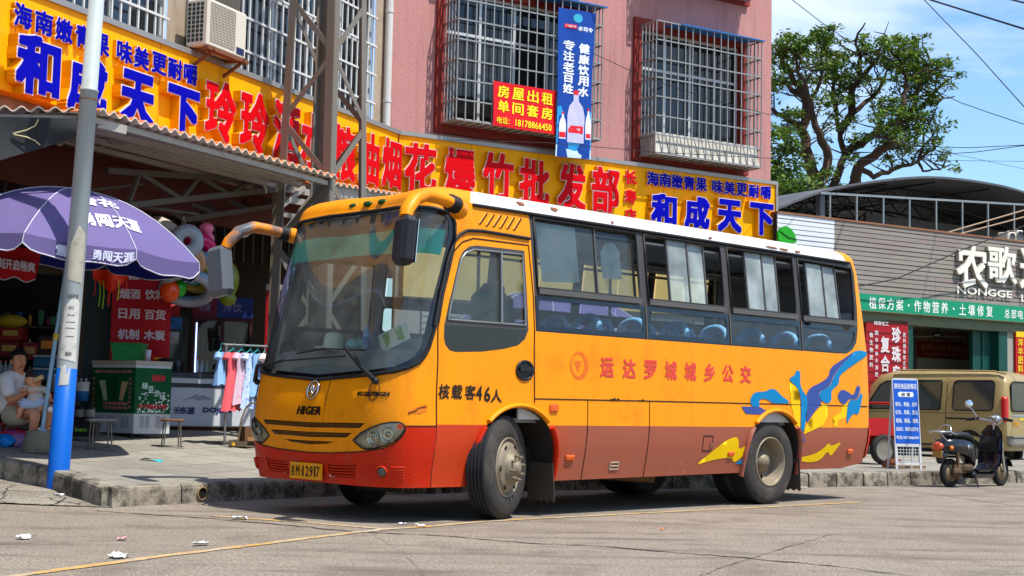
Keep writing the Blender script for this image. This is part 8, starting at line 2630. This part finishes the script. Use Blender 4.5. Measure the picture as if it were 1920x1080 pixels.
# ---- wires
wirem = mat('black cable', (18, 18, 20), .6, var=0)
def wire(pts, r, label, sag=0.):
 P = [at(*p) for p in pts]
 P.append(P[-1] + (P[-1] - P[-2]).normalized() * 14)
 if pts[0][1] < 0: P.insert(0, P[0] + (P[0] - P[1]).normalized() * 14)
 Q = []
 for a, b in zip(P, P[1:]):
  for k in range(10): Q.append(a.lerp(b, k / 10) - Vector((0, 0, sag * 4 * (k / 10) * (1 - k / 10))))
 Q.append(P[-1])
 o = MB().tube(Q, r, 5).build('overhead_wire', wirem, None, None, tuple(P[0])); tag(o, label, 'wire')
wire(((1690, -20, 24), (1746, 0, 24), (1920, 54, 20), (2100, 120, 17)), .016, 'thick black cable crossing the top right corner')
wire(((1860, -10, 24), (1920, 5, 22), (2050, 40, 20)), .016, 'short thick black cable clipping the upper right corner of the sky')
wire(((1700, -35, 32), (1760, 28, 32), (1830, 100, 30), (1920, 200, 28), (2050, 370, 26)), .011, 'thin wire falling steeply to the right edge of the sky')
wire(((1755, 170, 46), (1800, 192, 44), (1860, 213, 42), (1920, 233, 40), (2060, 270, 38)), .013, 'thin wire running from the tree tip to the right edge')
wire(((1740, 275, 46), (1820, 277, 44), (1920, 272, 40), (2060, 262, 36)), .012, 'thin level wire right of the tree, upper of two that meet')
wire(((1740, 291, 46), (1830, 285, 42), (1920, 273, 39), (2060, 250, 36)), .012, 'thin rising wire right of the tree, lower of two that meet')
wire(((1470, -15, 40), (1486, 0, 40), (1540, 42, 42), (1590, 76, 45)), .012, 'thin wire from the top edge down into the gnarled tree')
wire(((1112, 100, 22.9), (1200, 141, 23.6), (1330, 186, 24.6), (1446, 216, 25.4), (1700, 270, 32)), .006, 'thin wire slanting down across the caged window on the pink wall')
wire(((838, 262, 21.5), (1030, 268, 22.6), (1240, 286, 23.9), (1446, 297, 25.2), (1700, 300, 31)), .006, 'thin wire running low along the pink wall above the sign')
wire(((1610, 537, 28.1), (1680, 523, 28.5), (1740, 497, 28.9), (1800, 470, 29.3), (1862, 446, 29.7)), .012, 'black wire slanting across the slatted facade')
# ---- beige microvan
va = at(1884, 884, 26.3); va.z = .02 + hp(va.x, va.y) * 0
VH = radians(180 - 48)
van = thing('microvan', 'dusty beige microvan parked nose in with red tail lamp', 'van', tuple(va), VH)
# local: x forward, near side is y=0 (body spans y -1.56..0), z up
vp = mat('beige van paint', (160, 138, 90), .35, metal=.15, var=.06, vs=1.5, coat=.3, dirt=(132, 116, 90), damt=.5, ds=2, dthr=.55)
def vroof(x): return tab(x, [(-.02, 1.20), (0, 1.55), (.06, 1.70), (.3, 1.80), (1.4, 1.84), (2.5, 1.82), (2.75, 1.76), (3.32, 1.14), (3.6, 1.0), (3.72, .85)])
def vsec(x):
 zr = vroof(x); o = []
 e = tab(x, [(-.02, .06), (.04, .02), (.15, 0), (3.2, 0), (3.5, .06), (3.72, .2)])
 for z, y in ((.32, .06), (.42, .015), (.75, 0), (.98, 0), (1.1, .02), (1.6, .10), (1.74, .16)):
  zz = min(z, zr - .03); o.append((y + e + (0 if zz == z else .0), zz))
 o += [(.30 + e, zr - .01), (.78, zr + .01)]
 return o
def vskin(x, z, o=0.):
 y = tab(z, [(.32, .06), (.42, .015), (.75, 0), (.98, 0), (1.1, .02), (1.6, .10), (1.74, .16)]) + tab(x, [(-.02, .06), (.04, .02), (.15, 0), (3.2, 0), (3.5, .06), (3.72, .2)])
 return Vector((x, -(y - o), z)) if True else None
xs = [-.02, 0, .04, .1, .2, .4, .8, 1.2, 1.8, 2.4, 2.6, 2.75, 2.95, 3.15, 3.32, 3.5, 3.62, 3.72]
def PV_(name, mb, m, t):
 for q in mb.v: q.y = -q.y
 for f in mb.f: f.reverse()
 return P_(name, mb, m, t)
mb = MB()
S2 = [vsec(x) for x in xs]
k = len(S2[0])
for sd in (0, 1):
 vs = [Vector((x, (y if not sd else 1.56 - y), z)) for x, s_ in zip(xs, S2) for y, z in s_]
 mb.add(vs, [(i * k + j, (i + 1) * k + j, (i + 1) * k + j + 1, i * k + j + 1) for i in range(len(xs) - 1) for j in range(k - 1)], 0, True)
rear = [Vector((-.02, y, z)) for y, z in S2[0]] + [Vector((-.02, 1.56 - y, z)) for y, z in S2[0][::-1]]
frn = [Vector((3.72, y, z)) for y, z in S2[-1]] + [Vector((3.72, 1.56 - y, z)) for y, z in S2[-1][::-1]]
mb.add(rear, [tuple(range(len(rear)))]); mb.add(frn, [tuple(range(len(frn)))])
PV_('body', mb, vp, van)
vy = lambda x, z, o: Vector((x, vskin(x, z).y * -1 - o, z))
vglass = mat('van window glass', (52, 56, 54), .06, var=.3, vs=2.5, spec=.8)
vrub = mat('van window rubber', (16, 16, 17), .6, var=.1)
def vwin(poly, name='side_window', m=None, o=.004):
 if len(poly) < 9: poly = smooth_poly(densify(poly, .3), True, 1)
 v, f, lp = patch2d(poly, .08, .15)
 w = PV_(name, MB().add([vy(x, z, o) for x, z in v], f), m or vglass, van)
 PV_('rubber_seal', MB().tube([vy(x, z, o + .004) for x, z in lp], .014, 5, True), vrub, w)
vwin(rrect(.24, 1.08, 1.06, 1.62, .07))
vwin(rrect(1.34, 2.09, 1.06, 1.62, .04))
vwin([(2.24, 1.06), (3.02, 1.06), (2.68, 1.60), (2.24, 1.62)])
mb = MB()
for ln_ in ([(1.22, .38), (1.22, 1.68)], [(2.17, .38), (2.17, 1.68)], [(3.08, .45), (3.1, 1.0)]): mb.tube([vy(x, z, .002) for x, z in densify(ln_, .15, False)], .005, 4)
mb.beam(vy(.30, .90, .004), vy(1.2, .90, .004), .012, .03)
mb.tube([vy(x, 1.0, .002) for x in (.1, 1, 2, 3.2)], .004, 4)
PV_('door_gaps', mb, vrub, van)
PV_('sill_trim', MB().beam(vy(.1, .40, .01), vy(3.3, .40, .01), .02, .06), mat('dark sill', (70, 64, 52), .7), van)
for x in (.72, 2.95):
 PV_('wheel_arch', MB().add([vy(x + .36 * cos(pi * q / 16), .30 + .40 * sin(pi * q / 16), .006) for q in range(17)], [tuple(range(17))]).tube([vy(x + .37 * cos(pi * q / 16), .30 + .41 * sin(pi * q / 16), .008) for q in range(17)], .02, 5, mi=1), [vrub, vp], van)
 for y in (.02, 1.40):
  R = Matrix.Translation((x, y + .13, .27)) @ Matrix.Rotation(pi / 2, 4, 'X')
  w = PV_('wheel', MB().lathe([(.19, .125), (.15, .11), (.13, .14), (.05, .14), (0, .15)], 20, R), mat('van hub', (130, 124, 112), .5, metal=.4), van)
  PV_('tyre', MB().lathe([(.19, .0), (.27, .0), (.28, .02), (.28, .12), (.27, .14), (.19, .14)], 24, R), mat('van tyre', (36, 35, 34), .85, var=.2), w)
PV_('tail_lamp', MB().box((.035, .075, 1.08), (.12, .13, .48), bev=.03), mat('red lamp', (186, 14, 16), .2, var=.1, coat=.4), van)
PV_('tail_lamp', MB().box((.035, 1.485, 1.08), (.12, .13, .48), bev=.03), mat('red lamp', (0, 0, 0)), van)
v, f, lp = patch2d(rrect(.2, 1.36, 1.06, 1.6, .08), .08, .15)
def rearp(y, z, o=.004): return Vector((-.02 - o + .13 * max(0, z - 1.2) * 0, y, z))
w = PV_('rear_window', MB().add([rearp(y, z) for y, z in v], f), vglass, van); PV_('rubber_seal', MB().tube([rearp(y, z, .008) for y, z in lp], .016, 5, True), vrub, w)
PV_('bumper', MB().box((-.07, .78, .50), (.16, 1.5, .2), bev=.05).box((-.09, .78, .585), (.15, 1.5, .03)), mat('chromed bumper', (150, 146, 138), .35, metal=.6, var=.15), van)
PV_('stripes', MB().box((-.024, .78, .97), (.006, 1.1, .02)).box((-.024, .9, .91), (.006, .8, .05), mi=1), [mat('pale blue stripe', (120, 160, 180), .5), mat('pale yellow stripe', (190, 170, 60), .5)], van)
Mr = Matrix(((0, 0, -1, -.026), (1, 0, 0, .36), (0, 1, 0, .82), (0, 0, 0, 1)))
PV_('lettering', put_text(MB(), Mr, '五菱', 0, 0, .2, .09, .02), mat('orange print', (206, 140, 20), .5), van)
PV_('mirror', MB().box((3.05, -.14, 1.12), (.1, .16, .2), bev=.03).tube([(3.05, .03, 1.08), (3.05, -.08, 1.08)], .015, 6), vrub, van)
PV_('roof_rib', MB().tube([(.05, .17, 1.745), (.3, .17, 1.80), (2.4, .17, 1.83)], .018, 6), vp, van)
# ---- red cargo tricycle half hidden by the bus tail
tg = at(1632, 858, 23.2); tg.z = .17
tri = thing('cargo_tricycle', 'red steel cargo tricycle half hidden behind the tail of the bus', 'tricycle', tuple(tg), radians(25))
rdm = mat('red tricycle paint', (168, 18, 22), .45, var=.12)
P_('cargo_bed', MB().box((-.35, 0, .48), (1.1, .8, .04)).box((.18, 0, .60), (.03, .8, .28)).box((-.35, -.4, .60), (1.1, .03, .28)).box((-.35, .4, .60), (1.1, .03, .28)), rdm, tri)
P_('frame', MB().tube([(.22, -.36, .3), (.22, -.36, .92), (.22, -.30, .98), (.22, .30, .98), (.22, .36, .92), (.22, .36, .3)], .022, 8).tube([(.22, -.36, .46), (.22, .36, .46)], .02, 8).box((.2, 0, .36), (.06, .74, .16)), rdm, tri)
for y in (-.44, .44):
 w = P_('wheel', MB().lathe([(.17, .03), (.15, .02), (.04, .03), (0, .03)], 16, Matrix.Translation((-.1, y, .24)) @ Matrix.Rotation(pi / 2, 4, 'X')), mat('van hub', (0, 0, 0)), tri)
 P_('tyre', MB().lathe([(.17, -.04), (.23, -.05), (.245, 0), (.23, .05), (.17, .04)], 20, Matrix.Translation((-.1, y, .24)) @ Matrix.Rotation(pi / 2, 4, 'X')), mat('van tyre', (0, 0, 0)), w)
# ---- blue A-board
sb = at(1704, 879, 21.1); sb.z = .17 + .0
bd = thing('sandwich_board', 'blue standing board of white shop lettering with white mesh foot', 'signboard', tuple(sb), radians(6))
wf_ = mat('white board frame', (198, 200, 200), .5, var=.06, dirt=(150, 140, 124), damt=.5, ds=6, dthr=.58)
Lb = Matrix.Rotation(radians(-7), 4, 'X')
P_('frame', MB().beam((-.185, 0, 0), (-.185, 0, 1.34), .03, .03, M=Lb).beam((.185, 0, 0), (.185, 0, 1.34), .03, .03, M=Lb).beam((-.185, 0, 1.34), (.185, 0, 1.34), .03, .03, M=Lb).beam((-.185, 0, .36), (.185, 0, .36), .03, .05, M=Lb).beam((-.185, 0, .08), (.185, 0, .08), .03, .03, M=Lb).beam((-.185, .36, 0), (-.185, .17, 1.32), .025, .025).beam((.185, .36, 0), (.185, .17, 1.32), .025, .025), wf_, bd)
mb = MB()
for q in range(8): mb.beam((-.16 + q * .046, 0, .08), (-.16 + q * .046, 0, .35), .007, .007, (0, 1, 0), M=Lb)
for q in range(6): mb.beam((-.18, 0, .11 + q * .045), (.18, 0, .11 + q * .045), .007, .007, M=Lb)
P_('mesh_foot', mb, wf_, bd)
P_('board', MB().box((0, -.012, .855), (.375, .012, .95), Lb), mat('blue board', (10, 84, 186), .5, var=.08, vs=4), bd)
Mb = Lb @ Matrix.Translation((0, -.0185, 0)) @ Matrix.Rotation(pi / 2, 4, 'X')
mb = MB()
for tx, y, w, h in (('祭祀用品批零店', 1.235, .345, .085), ('寿衣、寿被、白布', .965, .34, .07), ('红布、寿碗、金坛', .845, .34, .07), ('棺墙、香纸、蜡烛', .72, .34, .07), ('起祖衣、装殓用品齐全', .595, .345, .062), ('电话:18178866450', .47, .34, .055)): put_text(mb, Mb, tx, 0, y, w, h, .015, .002)
P_('lettering', mb, mat('white board print', (222, 228, 236), .5, var=.02), bd)
P_('white_lozenge', MB().add([(.0 + x, y, .002) for x, y in rrect(-.12, .12, 1.075, 1.15, .03)], [tuple(range(16))], 0, False, Mb), mat('white board print', (0, 0, 0)), bd)
P_('lozenge_lettering', put_text(MB(), Mb, '经 营', 0, 1.112, .14, .055, .015, .004), mat('dark board print', (70, 60, 40), .5), bd)
g = at(1672, 874, 21.6); g.z = .17
o = thing('brick_stack', 'few bricks and a plank lying behind the foot of the blue board', 'bricks', tuple(g), .3)
P_('brick', MB().box((.0, .05, .035), (.22, .1, .06)), mat('old brick', (140, 80, 54), .9, var=.2), o); P_('brick', MB().box((.05, .03, .10), (.22, .1, .06)), mat('old brick', (0, 0, 0)), o)
P_('plank', MB().box((.18, -.1, .02), (.62, .12, .035)), mat('grey plank', (120, 98, 76), .9, var=.2), o)
# ---- black scooter
sr = at(1781, 914, 19.55); sr.z = 0
SH = radians(36)
sco = thing('scooter', 'black motor scooter with chrome rack parked in front of the beige van', 'scooter', tuple(sr), SH)
sbk = mat('black scooter paint', (22, 24, 30), .22, var=.2, vs=4, coat=.5, dirt=(74, 72, 70), damt=.5, ds=6, dthr=.57)
sch = mat('scooter chrome', (190, 190, 188), .18, metal=.9, var=.1)
sgr = mat('grimy engine', (84, 66, 48), .7, metal=.3, var=.35, vs=10)
sbl = mat('scooter black plastic', (26, 26, 28), .6, var=.2, vs=8)
WB = 1.14; wr_ = .195
def swheel(x, steer):
 M = Matrix.Translation((x, 0, wr_)) @ Matrix.Rotation(steer, 4, 'Z') @ Matrix.Rotation(pi / 2, 4, 'X')
 w = P_('wheel', MB().lathe([(.13, -.03), (.125, .0), (.12, .03), (.05, .035), (.03, .05), (0, .05)], 20, M).lathe([(.12, -.03), (.05, -.035), (0, -.04)], 20, M), mat('dusty scooter rim', (128, 112, 84), .5, metal=.4, var=.25, vs=10), sco)
 P_('tyre', MB().tube([M @ Vector((.158 * cos(2 * pi * q / 28), .158 * sin(2 * pi * q / 28), 0)) for q in range(28)], .042, 10, True), mat('scooter tyre', (30, 30, 31), .85, var=.2), w)
swheel(0, 0); swheel(WB, radians(8))
# tail body: loft of ellipses
def loft(secs, m, name, n=14):
 vs, fs = [], []
 for x, z, ry, rz in secs:
  for q in range(n):
   a = 2 * pi * q / n
   vs.append((x, ry * (abs(cos(a)) ** .75) * (1 if cos(a) > 0 else -1), z + rz * (abs(sin(a)) ** .75) * (1 if sin(a) > 0 else -1)))
 for i in range(len(secs) - 1):
  for q in range(n): fs.append((i * n + q, i * n + (q + 1) % n, (i + 1) * n + (q + 1) % n, (i + 1) * n + q))
 mb = MB().add(vs, fs, 0, True); mb.add(vs[:n], [tuple(range(n))[::-1]]); mb.add(vs[-n:], [tuple(range(n))])
 return P_(name, mb, m, sco)
loft([(-.24, .56, .03, .03), (-.2, .57, .10, .09), (-.05, .565, .15, .125), (.15, .56, .165, .125), (.32, .53, .15, .13), (.42, .45, .12, .16), (.47, .36, .08, .1)], sbk, 'tail_body')
loft([(-.26, .40, .03, .03), (-.22, .42, .07, .10), (-.14, .44, .075, .06)], sbk, 'mudguard')
loft([(-.12, .70, .05, .02), (-.05, .71, .12, .035), (.12, .715, .14, .045), (.28, .70, .14, .055), (.40, .655, .11, .05), (.46, .61, .06, .03)], mat('black seat vinyl', (24, 24, 25), .5, var=.15), 'seat')
P_('floorboard', MB().box((.66, 0, .23), (.42, .30, .035), bev=.015).box((.62, 0, .17), (.5, .26, .10), bev=.04), sbk, sco)
# leg shield
def shield(a, b, o=0.):
 s_ = (a - .5) * 2
 z = lerp(.20, .86, b); w = .185 * (1 - .18 * (b - .4) ** 2 * 4) * (1 if b < .85 else 1 - (b - .85) * 3.5)
 return Vector((lerp(.90, 1.0, b) + (.0 if b > .15 else -(.15 - b) * .8) - .05 * s_ * s_ + o, s_ * w, z))
P_('leg_shield', MB().grid(lambda a, b: shield(a, b), 12, 14).grid(lambda a, b: shield(a, b, .03), 12, 14), sbk, sco)
P_('glove_box', MB().grid(lambda a, b: shield(.08 + .84 * a, .42 + .34 * b, -.04 - .03 * sin(pi * b)), 10, 6), sbl, sco)
loft([(.94, .50, .05, .05), (1.02, .55, .11, .20), (1.10, .50, .09, .16), (1.16, .42, .04, .08)], sbk, 'front_apron')
P_('fork', MB().tube([(1.04, .08, .62), (WB, .075, wr_)], .02, 8).tube([(1.04, -.08, .62), (WB, -.075, wr_)], .02, 8), sch, sco)
P_('front_mudguard', MB().grid(lambda a, b: Vector((WB + (.215 + .0 * b) * cos(lerp(.35, 2.35, a)), (b - .5) * .14, wr_ + .225 * sin(lerp(.35, 2.35, a)))), 12, 4), sbk, sco)
P_('handlebar', MB().tube([(.90, .31, .93), (.93, .24, .945), (.985, .10, .93), (1.0, 0, .90), (.985, -.10, .93), (.93, -.24, .945), (.90, -.31, .93)], .014, 8).tube([(1.0, 0, .90), (1.02, 0, .78)], .03, 8), sch, sco)
for sg in (1, -1): P_('grip', MB().tube([(.92, sg * .25, .942), (.885, sg * .37, .925)], .021, 8).box((.94, sg * .22, .95), (.05, .05, .045), bev=.012), sbl, sco)
P_('headlight', MB().ball((1.06, 0, .93), (.07, .075, .07), 14, 10).box((.98, 0, .965), (.1, .09, .05), bev=.02), sch, sco)
P_('mirror', MB().tube([(.93, .22, .95), (.88, .26, 1.06), (.85, .29, 1.10)], .007, 6), sch, sco)
mr = Matrix.Translation((.84, .30, 1.15)) @ Vector((-.72, -.66, .12)).to_track_quat('Z', 'Y').to_matrix().to_4x4()
P_('mirror_glass', MB().lathe([(0, .012), (.05, .011), (.056, .004), (.052, -.012), (0, -.02)], 20, mr), mat('mirror', (220, 224, 228), .05, metal=1, var=0), sco)
P_('rear_rack', MB().tube([(-.02, .11, .72), (-.14, .12, .76), (-.34, .10, .755), (-.36, 0, .755), (-.34, -.10, .755), (-.14, -.12, .76), (-.02, -.11, .72)], .011, 7).tube([(-.10, .10, .76), (-.08, .07, .83), (-.06, 0, .85), (-.08, -.07, .83), (-.10, -.10, .76)], .011, 7).tube([(-.32, .08, .75), (-.16, .09, .62)], .008, 6).tube([(-.32, -.08, .75), (-.16, -.09, .62)], .008, 6).tube([(-.34, .05, .755), (-.12, .05, .765)], .007, 6).tube([(-.34, -.05, .755), (-.12, -.05, .765)], .007, 6), sch, sco)
P_('tail_light', MB().ball((-.255, 0, .56), (.05, .085, .06), 14, 10), mat('faded red lens', (206, 82, 52), .3, coat=.4, var=.1), sco)
P_('number_plate', MB().box((-.27, 0, .455), (.012, .15, .10)), mat('pale plate', (160, 120, 60), .6), sco)
for sg in (1, -1): P_('indicator', MB().ball((-.16, sg * .15, .54), (.035, .03, .032), 10, 8), mat('orange lamp', (206, 110, 30), .3, coat=.4), sco)
P_('side_reflector', MB().ball((.20, -.165, .555), (.03, .012, .03), 10, 6), sch, sco)
P_('engine', MB().box((.22, 0, .26), (.42, .2, .13), bev=.04).tube([(.05, -.11, .2), (.05, -.11, .2 + .001)], .1, 12).ball((.03, -.1, .2), (.1, .05, .09), 12, 8).tube([(0, .1, .18), (.34, .1, .2)], .045, 10).beam((.02, -.12, .30), (.0, -.12, .50), .035, .035), sgr, sco)
P_('kickstand', MB().tube([(.42, -.10, .2), (.38, -.18, .005)], .011, 6), sbl, sco)
